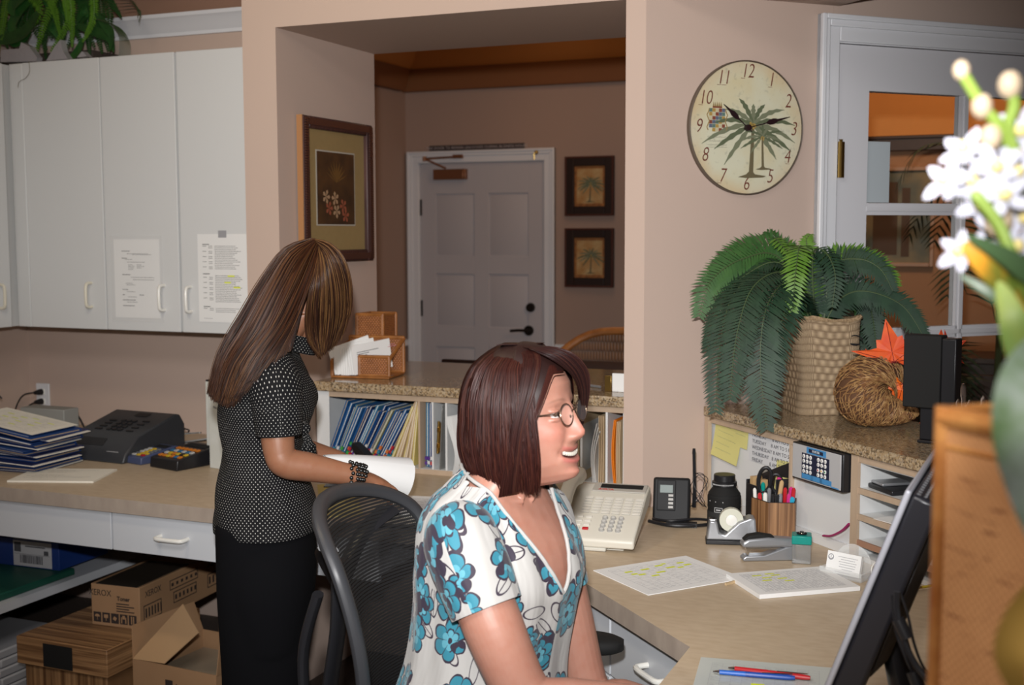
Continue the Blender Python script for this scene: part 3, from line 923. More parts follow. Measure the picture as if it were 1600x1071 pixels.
# outlet with two plugs
t = thing('wall_outlet', 'white wall outlet with two black plugs above the left worktop', 'outlet', (-3.92, 4.06, 0.81))
G().bx(-3.957, -3.885, 4.052, 4.0595, 0.815, 0.93).obj('cover_plate', trim_m, t, 0.002)
for z_ in (0.852, 0.894):
    G().bx(-3.936, -3.906, 4.047, 4.0519, z_ - 0.013, z_ + 0.013).obj('socket', white_pl, t, 0.003)
for i, (z_, ptsx) in enumerate(((0.894, [(-3.925, 4.02, 0.894), (-3.96, 3.98, 0.885), (-3.975, 3.95, 0.83), (-3.96, 3.93, 0.772)]), (0.852, [(-3.925, 4.02, 0.852), (-3.93, 3.98, 0.84), (-3.90, 3.92, 0.80), (-3.84, 3.86, 0.766)]))):
    t = thing('power_cord', ['black power cord in the upper socket of the wall outlet', 'black power cord in the lower socket of the wall outlet'][i], 'cord', (-3.93, 4.03, 0.77), 'cords at the outlet')
    G().tube([(-3.921, 4.046, z_), (-3.923, 4.03, z_), (-3.926, 4.01, z_)], [0.014, 0.012, 0.007], 10).obj('plug', black_m, t)
    G().tube(smooth_path(ptsx, 5), 0.0035, 6).obj('cable', black_m, t)
# black loops between the outlet and the printer
g = G()
g.tube(smooth_path([(-3.86, 3.93, 0.766), (-3.81, 3.93, 0.82), (-3.775, 3.93, 0.850), (-3.735, 3.93, 0.848), (-3.715, 3.93, 0.81), (-3.70, 3.93, 0.766)], 6), 0.004, 6)
g.tube(smooth_path([(-3.685, 3.93, 0.766), (-3.67, 3.93, 0.81), (-3.64, 3.93, 0.832), (-3.61, 3.93, 0.815), (-3.58, 3.93, 0.766)], 6), 0.004, 6)
g.obj('cable_loop', black_m, label='black cable looping up behind the stack of charts', cat='cable')

# ---------------------------------------------------------------- the worktop (one continuous slab)
poly = [(-3.998, 2.945), (-1.235, 2.945), (-0.59, 2.30), (-0.59, 0.55), (0.29, 0.55), (0.29, 2.90), (-0.70, 3.52), (-0.98, 3.49), (-1.05, 3.443), (-1.095, 3.443), (-1.095, 3.928), (-2.288, 3.928), (-2.288, 3.443), (-2.422, 3.443), (-2.422, 4.058), (-3.998, 4.058)]
# the run along the diagonal shelf ends on the diagonal wall
k_ = 3.164 * math.sqrt(2)
poly[5:8] = [(0.29, 2.56), (-0.62, 3.47), (-0.80, 3.47 + 0.204)]
poly[7] = (-0.80, k_ - 0.80)
poly[8] = (-1.028, k_ - 1.028)
g = G()
g.prism(poly, 0.716, 0.76)
g.mi = [0 if i < 2 else 1 for i in range(len(g.mi))]
g.obj('worktop', [desk_m, edge_m], None, 0, smooth=0, label='beige laminate worktop wrapping round the office from the left wall to the monitor', cat='worktop')
# drawers and panels under it
def drawer(name, M, x0, x1, y_, z0, z1, label, handle=True, depth=0.45):
    t = thing(name, label, 'drawer', M @ Vector(((x0 + x1) / 2, y_ + depth / 2, z0)))
    G(M).bx(x0, x1, y_, y_ + 0.018, z0, z1).obj('front', cabs_m, t, 0.002)
    G(M).bx(x0 + 0.01, x1 - 0.01, y_ + 0.0185, y_ + depth, z0 + 0.015, z1 - 0.01).obj('box', cabs_m, t)
    if handle:
        c = M @ Vector(((x0 + x1) / 2, y_, (z0 + z1) / 2))
        out = (M.to_3x3() @ Vector((0, -1, 0)))
        pull(t, c, 0.10, out, 0.0065, False, 0.034, white_pl)
    return t
I4 = Matrix()
drawer('drawer_unit', I4, -3.5, -2.609, 2.962, 0.592, 0.714, 'plain white drawer front under the left worktop near the stack of charts', False)
dd = drawer('drawer_unit', I4, -2.603, -2.13, 2.962, 0.592, 0.714, 'white drawer with a white pull under the left worktop, next to the standing woman', True)
drawer('drawer_unit', I4, -2.125, -1.66, 2.962, 0.592, 0.714, 'white drawer under the worktop behind the mesh office chair', True)
# pedestal under the diagonal run: white base cabinet with drawers
t = thing('base_cabinet', 'grey-white base cabinet with a white pull under the diagonal run of worktop', 'cabinet', DF @ Vector((-2.45, 1.5, 0)))
G(DF).bx(-2.86, -2.055, 1.262, 1.78, 0.0, 0.714).obj('body', cabs_m, t, 0.001)
for (a, b) in ((-2.84, -2.462), (-2.455, -2.06)):
    for (z0, z1) in ((0.555, 0.705), (0.30, 0.55), (0.03, 0.295)):
        f = G(DF).bx(a, b, 1.243, 1.2615, z0, z1).obj('drawer', cabs_m, t, 0.002)
        if a > -2.5:
            pull(f, DF @ Vector(((a + b) / 2 + 0.03, 1.243, (z0 + z1) / 2 + 0.01)), 0.10, DF.to_3x3() @ Vector((0, -1, 0)), 0.0065, False, 0.034, white_pl)
G().bx(-0.57, 0.27, 0.58, 0.60, 0, 0.714).bx(-0.545, -0.525, 0.60, 1.0, 0, 0.714).obj('support_panel', cabs_m, label='white end panel holding up the worktop below the monitor', cat='panel')
# stack of patient charts, each its own folder
r_ = random.Random(11)
folder_b = mat('folder_blue', (0.015, 0.055, 0.20), 0.4)
folder_d = mat('folder_navy', (0.012, 0.02, 0.09), 0.4)
manila = mat('manila', (0.52, 0.38, 0.22), 0.75)
nchart = 15
for k in range(nchart):
    z_ = 0.7606 + k * 0.0088
    tilt = 0.003 + 0.0105 * k
    Mf = FR(-3.262 + r_.uniform(-0.022, 0.022), 3.262 + r_.uniform(-0.02, 0.02), z_ + 0.165 * math.sin(tilt), R(3) + r_.uniform(-0.08, 0.08), -tilt * 0.0, tilt)
    t = thing('patient_chart', '%s blue patient chart up from the bottom of the stack on the left worktop' % ORD[k] if k < nchart - 1 else 'topmost blue chart of the stack, under the highlighted schedule', 'folder', Mf @ Vector((0, 0, 0)), 'charts in the stack' if k < nchart - 1 else None)
    g = G(Mf); g.bx(-0.165, 0.165, -0.12, 0.12, 0.0, 0.0026).bx(-0.165, 0.158, -0.12, 0.116, 0.0052, 0.0078)
    g.bx(-0.165, 0.16, 0.118, 0.12, 0.0, 0.0078)
    g.obj('cover', folder_b if k % 3 else folder_d, t, 0)
    g = G(Mf); g.bx(-0.16, 0.17 - 0.01 * (k % 3), -0.116 - 0.006 * (k % 2), 0.112, 0.0027, 0.0051)
    g.obj('pages', manila if k % 3 == 1 else paper2_m, t)
Mt = FR(-3.262, 3.255, 0.7606 + nchart * 0.0088 + 0.165 * math.sin(0.003 + 0.0105 * nchart), R(3), 0, 0.003 + 0.0105 * (nchart - 1))
sheet('schedule_page', Mt, 0.32, 0.235, grid=(6, 14), hl=[(x_, x_ + 0.11, y_, y_ + 0.035) for x_, y_ in ((0.1, 0.8), (0.36, 0.75), (0.52, 0.82), (0.68, 0.62), (0.3, 0.6), (0.16, 0.55), (0.45, 0.45), (0.7, 0.4), (0.2, 0.3), (0.1, 0.15), (0.5, 0.2), (0.82, 0.75))], seed=4, base=paper2_m, label='schedule page with yellow highlights lying on top of the stack of charts', cat='paper')
sheet('loose_page', FR(-2.975, 3.155, 0.7606, R(20)), 0.29, 0.21, lines=12, seed=5, base=paper2_m, label='loose typed pages on the left worktop in front of the black telephone printer', cat='paper', th=0.006)
G().bx(-3.62, -3.40, 3.62, 3.70, 0.7605, 0.90).obj('file_holder', mat('grey_card', (0.30, 0.30, 0.28), 0.7), None, 0.003, label='low grey-green box standing behind the stack of charts', cat='box')
g = G()
for k in range(7):
    a = k * 0.9
    g.tube(smooth_path([(-3.86, 3.62, 0.7605), (-3.86 + 0.02 * math.cos(a), 3.62 + 0.02 * math.sin(a), 0.86), (-3.86 + 0.07 * math.cos(a), 3.62 + 0.07 * math.sin(a), 0.93 + 0.01 * k), (-3.86 + 0.11 * math.cos(a), 3.62 + 0.10 * math.sin(a), 0.915)], 4), 0.003, 5)
g.obj('twig_ornament', dark_m, label='dark curly twigs at the far left edge above the stack of charts', cat='ornament')

# black credit printer / fax
M = FR(-3.085, 3.41, 0.7605, R(-3))
t = thing('fax_phone', 'charcoal desktop fax telephone with a sloping keypad on the left worktop', 'fax machine', M @ Vector((0, 0.17, 0)))
def sideprof(g, prof, x0, x1, mi=0):
    g.loft([[(x_, p[0], p[1]) for p in prof] for x_ in (x0, x1)], mi)
g = G(M)
sideprof(g, [(0.0, 0.0), (0.33, 0.0), (0.33, 0.10), (0.305, 0.138), (0.285, 0.142), (0.08, 0.088), (0.015, 0.030)], -0.15, 0.15)
g.obj('body', dark_m, t, 0.006)
g = G(M @ Matrix.Translation((0, 0.08, 0.0885)) @ Matrix.Rotation(math.atan2(0.054, 0.205), 4, 'X'))
for i in range(3):
    for j in range(4):
        G(g.M).bx(-0.03 + i * 0.026, -0.012 + i * 0.026, 0.03 + j * 0.026, 0.046 + j * 0.026, 0.0003, 0.004).obj('key', black_m, t, 0.001)
for j in range(4):
    G(g.M).bx(-0.085, -0.055, 0.03 + j * 0.026, 0.040 + j * 0.026, 0.0003, 0.003).obj('key', black_m, t)
    G(g.M).bx(0.065, 0.095, 0.03 + j * 0.03, 0.038 + j * 0.03, 0.0003, 0.003).obj('key', black_m, t)
g = G(M @ Matrix.Translation((0, 0.08, 0.0885)) @ Matrix.Rotation(math.atan2(0.054, 0.205), 4, 'X'))
g.bx(-0.015, 0.045, 0.165, 0.195, 0.0002, 0.0012)
g.obj('display', black_m, t)
g = G(M @ Matrix.Translation((0, 0.015, 0.030)) @ Matrix.Rotation(math.atan2(0.058, 0.065), 4, 'X'))
g.bx(-0.13, 0.02, 0.032, 0.066, 0.0003, 0.0015)
g.obj('paper_slot', black_m, t)
G(M @ Matrix.Translation((0, 0.015, 0.030)) @ Matrix.Rotation(math.atan2(0.058, 0.065), 4, 'X')).bx(0.055, 0.11, 0.008, 0.0105, 0.0003, 0.0012).obj('badge', mat('badge_grey', (0.35, 0.35, 0.36), 0.4), t)
# card terminals
def terminal(name, M, w_, l_, h0, h1, mbody, cols, label, keyc):
    t = thing(name, label, 'card reader', M @ Vector((0, l_ / 2, 0)))
    g = G(M); sideprof(g, [(0, 0), (l_, 0), (l_, h1), (l_ * 0.9, h1 + 0.002), (0.004, h0)], -w_ / 2, w_ / 2)
    g.obj('body', mbody, t, 0.004)
    a = math.atan2(h1 + 0.002 - h0, l_ * 0.9 - 0.004)
    Mk = M @ Matrix.Translation((0, 0.004, h0)) @ Matrix.Rotation(a, 4, 'X')
    g = G(Mk)
    nx, ny = cols
    for i in range(nx):
        for j in range(ny):
            x_ = -w_ * 0.42 + w_ * 0.84 * (i + 0.5) / nx
            y_ = l_ * 0.08 + l_ * 0.52 * (j + 0.5) / ny
            G(Mk).box((x_, y_, 0.002), (w_ * 0.84 / nx * 0.62, l_ * 0.52 / ny * 0.55, 0.004)).obj('key', keyc[(i * 3 + j * 5) % len(keyc) if j > 1 or i % 2 else (j + i) % len(keyc)], t)
    G(Mk).bx(-w_ * 0.38, w_ * 0.38, l_ * 0.68, l_ * 0.84, 0.0003, 0.0015).obj('display', matte_black, t)
    return t
grn = mat('green_key', (0.03, 0.25, 0.08), 0.4); yel = mat('yellow_key', (0.62, 0.42, 0.03), 0.4); org = mat('orange_key', (0.6, 0.19, 0.02), 0.4); wk = mat('white_key', (0.5, 0.5, 0.48), 0.4)
tt = terminal('card_terminal', FR(-2.905, 3.42, 0.7605, R(-12)), 0.085, 0.17, 0.026, 0.045, mat('slate_blue_plastic', (0.055, 0.07, 0.14), 0.4), (3, 5), 'small slate-blue card terminal between the fax telephone and the black terminal', [wk, mat('grey_key', (0.16, 0.17, 0.18), 0.5), red_m, yel, grn])
terminal('card_terminal', FR(-2.745, 3.385, 0.7605, R(-14)), 0.150, 0.20, 0.036, 0.062, black_m, (6, 4), 'larger black card terminal with coloured keys beside the white binders', [org, wk, yel, org, mat('blue_key', (0.03, 0.15, 0.3), .4), black_m])
g = G()
for k in range(5):
    cx, cy = -3.08 + 0.05 * k, 3.78 + 0.01 * (k % 2)
    rr_ = 0.055 + 0.008 * (k % 3)
    g.tube([(cx + rr_ * math.cos(a) * 1.3, cy + rr_ * 0.6 * math.sin(a), 0.766 + 0.035 * (1 + math.sin(a * 0.5 + k)) * 0.8) for a in [i * PI / 9 for i in range(17)]], 0.003, 6, k % 2)
g.obj('cable_coil', [mat('grey_cable', (0.30, 0.31, 0.31), 0.4), black_m], label='tangle of grey and black cables behind the card terminals', cat='cable')
# binders
binder_m = mat('white_binder', (0.60, 0.61, 0.58), 0.45, n=(14, (0.52, 0.53, 0.48), 0.2))
for i, (x_, y_) in enumerate(((-2.645, 3.545), (-2.575, 3.465))):
    M = FR(x_, y_, 0.7605, R(-6 - 3 * i))
    t = thing('ring_binder', ['white ring binder behind, the left of the pair standing beside the standing woman', 'white ring binder in front, the right of the pair beside the standing woman'][i], 'binder', M @ Vector((0, 0, 0)), 'pair of white binders')
    g = G(M)
    g.bx(-0.034, 0.034, -0.003, 0.0, 0, 0.292).bx(-0.034, -0.031, 0.0, 0.25, 0, 0.292).bx(0.031, 0.034, 0.0, 0.25, 0, 0.292)
    g.obj('cover', binder_m, t, 0.0015)
    G(M).bx(-0.028, 0.026, 0.02, 0.24, 0.006, 0.285).obj('pages', paper_m, t)
    G(M).bx(-0.0335, 0.0335, -0.001, 0.25, 0.2925, 0.298).obj('top_edge', black_m, t)
    G(M).text(['I-Pay', 'INS'][i], 0.017, facing(0, -0.0032, 0.245)).text(['2.0', 'No.'][i], 0.015, facing(0, -0.0032, 0.215)).obj('lettering', ink_m, t)

# ---------------------------------------------------------------- under the worktop
g = G(); g.bx(-3.998, -3.10, 1.9, 4.058, 0.32, 0.35)
g.obj('low_shelf', cabs_m, label='low white shelf board under the left worktop', cat='shelf')
t = thing('carton', 'blue box with a white barcode label on the low shelf', 'box', (-3.4, 3.4, 0.376))
M = FR(*atz(93, 893, 0.376)[:2], 0.3765, R(2))
G(M).bx(-0.45, 0, 0, 0.26, 0, 0.10).obj('body', mat('box_blue', (0.01, 0.035, 0.17), 0.5), t, 0.002)
g = G(M); g.bx(-0.205, -0.032, -0.0012, -0.0003, 0.004, 0.096).bx(-0.205, -0.035, 0.0, 0.12, 0.1001, 0.101)
g.obj('label', mat('label_white', (0.5, 0.5, 0.52), 0.6), t)
g = G(M)
x_ = -0.175; r_ = random.Random(2)
while x_ < -0.075:
    l_ = r_.choice([0.0015, 0.003, 0.0045]); g.bx(x_, x_ + l_, -0.0018, -0.0013, 0.015, 0.045); x_ += l_ + r_.choice([0.0015, 0.003])
g.bx(-0.066, -0.046, -0.0018, -0.0013, 0.05, 0.066).bx(-0.2, -0.04, -0.0018, -0.0013, 0.0475, 0.0485).bx(-0.15, -0.06, -0.0018, -0.0013, 0.075, 0.079).bx(-0.2, -0.17, -0.0018, -0.0013, 0.055, 0.09)
g.obj('barcode', ink_m, t)
G().bx(-3.55, -3.13, 3.0, 3.36, 0.3505, 0.376).obj('green_binder', mat('binder_green', (0.01, 0.075, 0.05), 0.5), None, 0.004, label='dark green binder lying flat on the low shelf under the blue box', cat='binder')
# bamboo print file box
bamboo = stripe_mat('bamboo_print', (0.12, 0.055, 0.022), (0.40, 0.22, 0.10), 2, 90)
bamboo_v = stripe_mat('bamboo_print_upright', (0.12, 0.055, 0.022), (0.38, 0.21, 0.095), 0, 90)
bamboo_t = stripe_mat('bamboo_print_lid', (0.12, 0.055, 0.022), (0.38, 0.21, 0.095), 1, 70)
t = thing('file_box', 'dark bamboo-striped file box with a lid and black handle hole on the floor', 'box', (-2.83, 3.15, 0))
G().bx(-3.00, -2.66, 2.98, 3.42, 0.0, 0.20).obj('body', bamboo_v, t, 0.003)
l_ = G().bx(-3.02, -2.645, 2.965, 3.44, 0.170, 0.262).obj('lid', bamboo, t, 0.003)
G().bx(-3.015, -2.65, 2.97, 3.435, 0.2621, 0.2635).obj('lid_top', bamboo_t, l_)
G().bx(-2.905, -2.785, 2.9625, 2.9645, 0.176, 0.252).obj('handle_hole', matte_black, l_)
# toner carton
p0 = atz(144, 976, 0.264)
M = FR(p0.x, p0.y, 0.2642, R(4))
t = thing('toner_carton', 'brown toner carton standing on the bamboo-striped file box', 'box', M @ Vector((0.1, 0.15, 0)))
wt, ht, lt = 0.192, 0.142, 0.60
G(M).bx(0, wt, 0, lt, 0, ht).obj('body', card_m, t, 0.002)
G(M).bx(0.02, wt - 0.01, 0.0, 0.30, ht + 0.0002, ht + 0.002).obj('packing_sleeve', mat('dark_film', (0.03, 0.025, 0.02), 0.3), t)
g = G(M)
g.text('XEROX', 0.030, facing(0.036, -0.0006, 0.112), sx=0.9)
g.text('Toner', 0.020, facing(0.128, -0.0006, 0.098), bold=0.0006)
for k in range(4): g.bx(0.10, 0.10 + 0.05 + 0.02 * (k % 2), -0.001, -0.0003, 0.079 - k * 0.0085, 0.0825 - k * 0.0085)
for k in range(5): g.bx(0.008 + k * 0.035, 0.038 + k * 0.035, -0.001, -0.0003, 0.012, 0.046)
sd = Matrix.Translation((wt + 0.0006, 0, 0)) @ Matrix.Rotation(R(90), 4, 'Z') @ FRONT
g.text('XEROX', 0.030, Matrix.Translation((0, 0.075, 0.110)) @ sd, sx=0.9).text('XEROX', 0.034, Matrix.Translation((0, 0.46, 0.115)) @ sd)
for (a, b, c, e) in ((0.02, 0.12, 0.02, 0.075), (0.17, 0.34, 0.085, 0.12), (0.19, 0.33, 0.035, 0.075), (0.4, 0.54, 0.03, 0.08)):
    for (q0, q1, w0, w1) in ((a, b, c, c + 0.003), (a, b, e - 0.003, e), (a, a + 0.003, c, e), (b - 0.003, b, c, e)):
        g.bx(wt + 0.0003, wt + 0.001, q0, q1, w0, w1)
    for k in range(6): g.bx(wt + 0.0003, wt + 0.001, a + 0.01 + k * (b - a) / 6, a + 0.01 + k * (b - a) / 6 + (b - a) / 14, c + 0.012, e - 0.012)
g.obj('print', print_m, t)
g = G(M)
ic = facing(0, -0.0014, 0)
for k, sh in enumerate(('u', 'g', 'f', 'h', 'n')):
    cx = 0.023 + k * 0.035
    if sh == 'u':
        g.loft([[(cx + 0.010 * math.cos(a), -0.0014, 0.030 + 0.009 * math.sin(a)) for a in [PI * i / 8 for i in range(9)]], [(cx + 0.010 * math.cos(a), -0.0011, 0.030 + 0.009 * math.sin(a)) for a in [PI * i / 8 for i in range(9)]]])
        g.bx(cx - 0.0008, cx + 0.0008, -0.0014, -0.0011, 0.018, 0.03)
    elif sh == 'g':
        g.prism([(cx - 0.008, -0.0011), (cx + 0.008, -0.0011), (cx + 0.008, -0.0014), (cx - 0.008, -0.0014)], 0.028, 0.040).bx(cx - 0.001, cx + 0.001, -0.0014, -0.0011, 0.018, 0.028)
    elif sh == 'f':
        g.box((cx, -0.00125, 0.029), (0.012, 0.0003, 0.012), rot=Matrix.Rotation(R(30), 4, 'Y'))
    elif sh == 'h':
        g.bx(cx - 0.010, cx - 0.006, -0.0014, -0.0011, 0.016, 0.036).bx(cx + 0.006, cx + 0.010, -0.0014, -0.0011, 0.016, 0.036).bx(cx - 0.005, cx + 0.005, -0.0014, -0.0011, 0.03, 0.042)
    else:
        g.bx(cx - 0.006, cx - 0.002, -0.0014, -0.0011, 0.016, 0.042).bx(cx + 0.002, cx + 0.006, -0.0014, -0.0011, 0.016, 0.042)
g.obj('symbols', card_m, t)
# open carton with raised flap
M = FR(-2.59, 3.02, 0, R(-4))
t = thing('open_carton', 'open brown cardboard carton with one flap raised, beside the bamboo-striped box', 'box', M @ Vector((0.15, 0.15, 0)))
g = G(M)
w_, l_, h_ = 0.34, 0.33, 0.225
g.bx(0, w_, 0, 0.004, 0, h_).bx(0, w_, l_ - 0.004, l_, 0, h_).bx(0, 0.004, 0.004, l_ - 0.004, 0, h_).bx(w_ - 0.004, w_, 0.004, l_ - 0.004, 0, h_).bx(0, w_, 0, l_, 0, 0.004)
g.obj('body', card_m, t)
g = G(M); g.slab([(0, 0.0, h_), (0, l_, h_), (-0.02, l_ - 0.02, h_ + 0.10), (-0.02, 0.02, h_ + 0.10)], 0.003, (1, 0, 0)); g.obj('flap', card_m, t)
g = G(M); g.slab([(0.0, 0, h_), (0.13, 0, h_ + 0.005), (0.185, 0.10, h_ + 0.085), (0.06, 0.17, h_ + 0.14)], 0.004, (0.3, 0.8, -0.4)); g.obj('flap', mat('cardboard_inside', (0.40, 0.25, 0.13), 0.8), t)
g = G(M); g.slab([(w_, 0.0, h_), (w_, l_, h_), (w_ + 0.02, l_, h_ + 0.12), (w_ + 0.02, 0.0, h_ + 0.13)], 0.003, (1, 0, 0)); g.obj('flap', card_m, t)
g = G(M); g.bx(0.135, 0.165, -0.001, -0.0002, 0.02, 0.18)
g.text('NON', 0.042, facing(0.225, -0.0006, 0.155)).text('STE', 0.042, facing(0.225, -0.0006, 0.118)).obj('print', print_m, t)
G(M).bx(0.02, w_ - 0.02, 0.02, l_ - 0.02, 0.0045, 0.17).obj('wrapped_contents', mat('film_wrapped', (0.30, 0.24, 0.17), 0.25), t)
# ream stack at the far left, carton further back
for k in range(5):
    G().bx(-3.50 + 0.006 * (k % 2), -3.135 - 0.004 * k, 3.02 - 0.006 * (k % 3), 3.32, 0.02 + k * 0.031, 0.049 + k * 0.031).obj('paper_pack', mat('paper_pack_white', (0.42, 0.42, 0.44), 0.5), None, 0.005, label='%s white paper pack from the floor in the pile left of the file box' % ORD[k], cat='paper pack', group='pile of white paper packs')
G().bx(-3.52, -3.12, 3.0, 3.35, 0, 0.0195).obj('pallet_board', dark_m, label='dark board under the pile of white paper packs', cat='board')
G().bx(-2.60, -2.45, 3.48, 3.78, 0.0, 0.42).obj('tall_carton', card_m, None, 0.003, label='tall brown carton at the back under the worktop, behind the standing woman', cat='box')
# ================================================================== MIDDLE: pass-through counter, pigeonholes, jamb picture
ZG = 1.062
g = G(); g.bx(-2.288, -1.095, 3.635, 4.36, ZG - 0.034, ZG)
g.obj('granite_counter', granite_m, None, 0.004, label='speckled brown granite counter in the pass-through opening', cat='counter')
# pigeonhole unit
XU0, XU1, YU = -2.285, -1.098, 3.655
ZU0, ZU1 = 0.7605, 1.0275
t = thing('pigeonhole_unit', 'white pigeonhole unit of upright slots under the pass-through counter', 'shelf unit', ((XU0 + XU1) / 2, 3.78, ZU0))
g = G(); g.bx(XU0, XU1, YU, 3.92, ZU0, ZU0 + 0.018).bx(XU0, XU1, YU, 3.92, ZU1 - 0.018, ZU1).bx(XU0, XU0 + 0.012, YU + 0.001, 3.92, ZU0 + 0.018, ZU1 - 0.018).bx(XU1 - 0.012, XU1, YU + 0.001, 3.92, ZU0 + 0.018, ZU1 - 0.018).bx(XU0, XU1, 3.905, 3.925, ZU0, ZU1)
g.bx(XU0 - 0.001, XU0 + 0.05, YU - 0.004, YU + 0.0005, ZU0, ZU1)
g.obj('case', cab_m, t, 0.001)
g = G(); g.bx(XU0 + 0.05, XU1, YU - 0.004, YU - 0.0002, ZU1 - 0.019, ZU1).bx(XU0 + 0.05, XU1, YU - 0.004, YU - 0.0002, ZU0, ZU0 + 0.017)
g.obj('edging', ply_m, t)
SL = [-1.883, -1.832, -1.781, -1.72, -1.66, -1.60, -1.54, -1.48, -1.42, -1.36, -1.30, -1.215, -1.157]
for x_ in SL:
    G().bx(x_ - 0.0035, x_ + 0.0035, YU - 0.003, 3.904, ZU0 + 0.0185, ZU1 - 0.0185).obj('divider', ply_m if x_ in SL[:1] else cab_m, t)
# leaning patient charts in the wide bay
r_ = random.Random(21)
tabc = [mat('tab_red', (0.42, 0.02, 0.03), 0.5), mat('tab_orange', (0.6, 0.16, 0.03), 0.5), mat('tab_white', (0.6, 0.6, 0.6), 0.5), mat('tab_green', (0.05, 0.3, 0.06), 0.5), mat('tab_violet', (0.08, 0.03, 0.22), 0.5), mat('tab_teal', (0.03, 0.2, 0.3), 0.5)]
fb = [mat('folder_bright_blue', (0.018, 0.10, 0.27), 0.35), mat('folder_mid_blue', (0.012, 0.06, 0.20), 0.35), folder_d, mat('folder_pale_blue', (0.05, 0.19, 0.32), 0.35), mat('folder_olive', (0.25, 0.24, 0.13), 0.5)]
NCH = 26
fold_m = [0, 1, 0, 2, 3, 1, 0, 0, 1, 2, 0, 3, 0, 1, 2, 0, 1, 4, 0, 1, 0, 2, 0, 1, 2, 1]
def tilt_folder(x_, th_deg, hgt, dep, thick, mc, tabs, name, label, cat, group=None, y0=None, edge=None):
    y_ = y0 if y0 is not None else YU + 0.012 + r_.uniform(0, 0.02)
    M = FR(x_, y_, ZU0 + 0.019, 0, 0, R(th_deg))
    t = thing(name, label, cat, M @ Vector((0, dep / 2, 0)), group)
    g = G(M)
    g.bx(-thick / 2, -thick / 2 + thick * 0.36, 0, dep, 0, hgt).bx(thick / 2 - thick * 0.36, thick / 2, 0.003, dep, 0, hgt * 0.985)
    g.obj('cover', mc, t)
    G(M).bx(-thick * 0.13, thick * 0.13, 0.003, dep - 0.01, 0.002, hgt * 0.99).obj('pages', edge or paper2_m, t)
    if tabs:
        g = G(M)
        for k in range(tabs):
            zc = 0.008 + k * 0.017 + r_.uniform(0, 0.004)
            g.bx(-thick / 2 - 0.0002, thick / 2 + 0.0002, -0.009, -0.0002, zc, zc + 0.011, r_.randrange(6))
        g.obj('index_tabs', tabc, t)
    return t
for k in range(NCH):
    f = k / (NCH - 1)
    x_ = -2.262 + 0.240 * f
    th = 22 + 7 * math.sin(f * 1.7)
    tilt_folder(x_, th, 0.232 - 0.025 * abs(math.sin(k * 1.7)), 0.20, 0.0085, fb[fold_m[k]], r_.choice([2, 3, 4]), 'patient_chart', '%s blue patient chart from the left leaning in the wide bay' % ORD[k], 'folder', 'charts leaning in the wide bay', edge=(None if k % 4 else manila))
man2 = mat('manila_light', (0.60, 0.45, 0.28), 0.7)
for k in range(7):
    tilt_folder(-2.008 + k * 0.0140, 24 - k * 3.0, 0.228 + 0.002 * k, 0.205, 0.007, man2 if k % 3 else mat('folder_yellow', (0.62, 0.50, 0.16), 0.7), 0, 'manila_folder', '%s manila folder from the left at the right side of the wide bay' % ORD[k], 'folder', 'manila folders in the wide bay')
for x_, mc, lab, tb in ((-1.871, fb[3], 'pale blue folder in the narrow slot beside the manila folders', 2), (-1.859, fb[1], 'dark blue folder in the middle of the narrow slot', 2), (-1.846, mat('folder_purple', (0.04, 0.02, 0.14), 0.4), 'purple folder at the right of the narrow slot', 2)):
    tilt_folder(x_, 0.6, 0.222, 0.2, 0.0085, mc, tb, 'slot_folder', lab, 'folder')
# clipboard and curled newsletter
t = thing('clipboard', 'clear grey clipboard with a brass clip standing in the slot left of the seated woman', 'clipboard', (-1.76, 3.75, ZU0 + 0.019))
M = FR(-1.806, YU - 0.005, ZU0 + 0.019, R(-3), 0, R(3))
G(M).bx(-0.0015, 0.0015, 0, 0.225, 0, 0.222).obj('board', smoke_m, t, 0.001)
G(M).bx(-0.010, -0.002, 0.0, 0.02, 0.06, 0.16).tube([(-0.012, 0.004, 0.055), (-0.012, 0.004, 0.165)], 0.005, 8).bx(-0.013, -0.006, -0.006, 0.004, 0.075, 0.09).bx(-0.013, -0.006, -0.006, 0.004, 0.13, 0.145).obj('clip', brass_m, t)
def curled(name, pts, z_, h_, th, m, **k):
    g = G()
    P_ = smooth_path(pts, 6)
    L_, R_ = [], []
    for i, p in enumerate(P_):
        tt_ = (P_[min(i + 1, len(P_) - 1)] - P_[max(i - 1, 0)]).normalized()
        n_ = Vector((-tt_.y, tt_.x, 0)) if abs(tt_.z) < 0.99 else Vector((1, 0, 0))
        L_.append(p); R_.append(p + n_ * th)
    return g, L_, R_
for j in range(4):
    g = G()
    rings = []
    for i in range(13):
        f = i / 12
        z_ = ZU0 + 0.205 - 0.195 * f
        x_ = -1.770 + 0.006 * j + 0.03 * math.sin(f * 2.6) ** 2 + 0.012 * f
        y_ = YU - 0.02 - 0.02 * math.sin(f * 3)
        rings.append([(x_, y_, z_), (x_ + 0.0007, y_, z_), (x_ + 0.0507, y_ + 0.2, z_), (x_ + 0.05, y_ + 0.2, z_)])
    g.loft(rings)
    for i in range(2, 11):
        for q in range(5):
            f = i / 12
            a = Vector(rings[i][0]).lerp(Vector(rings[i][3]), 0.1 + 0.17 * q)
            b = Vector(rings[i][0]).lerp(Vector(rings[i][3]), 0.22 + 0.17 * q)
            g.add([a + Vector((-0.0003, 0, 0.002)), b + Vector((-0.0003, 0, 0.002)), b + Vector((-0.0003, 0, -0.002)), a + Vector((-0.0003, 0, -0.002))], [(0, 1, 2, 3)], 1)
    g.obj('newsletter_page', [paper_m, greyink_m], label='%s printed page from the left drooping out of the slot left of the seated woman' % ORD[j], cat='paper', group='drooping pages in the slot')
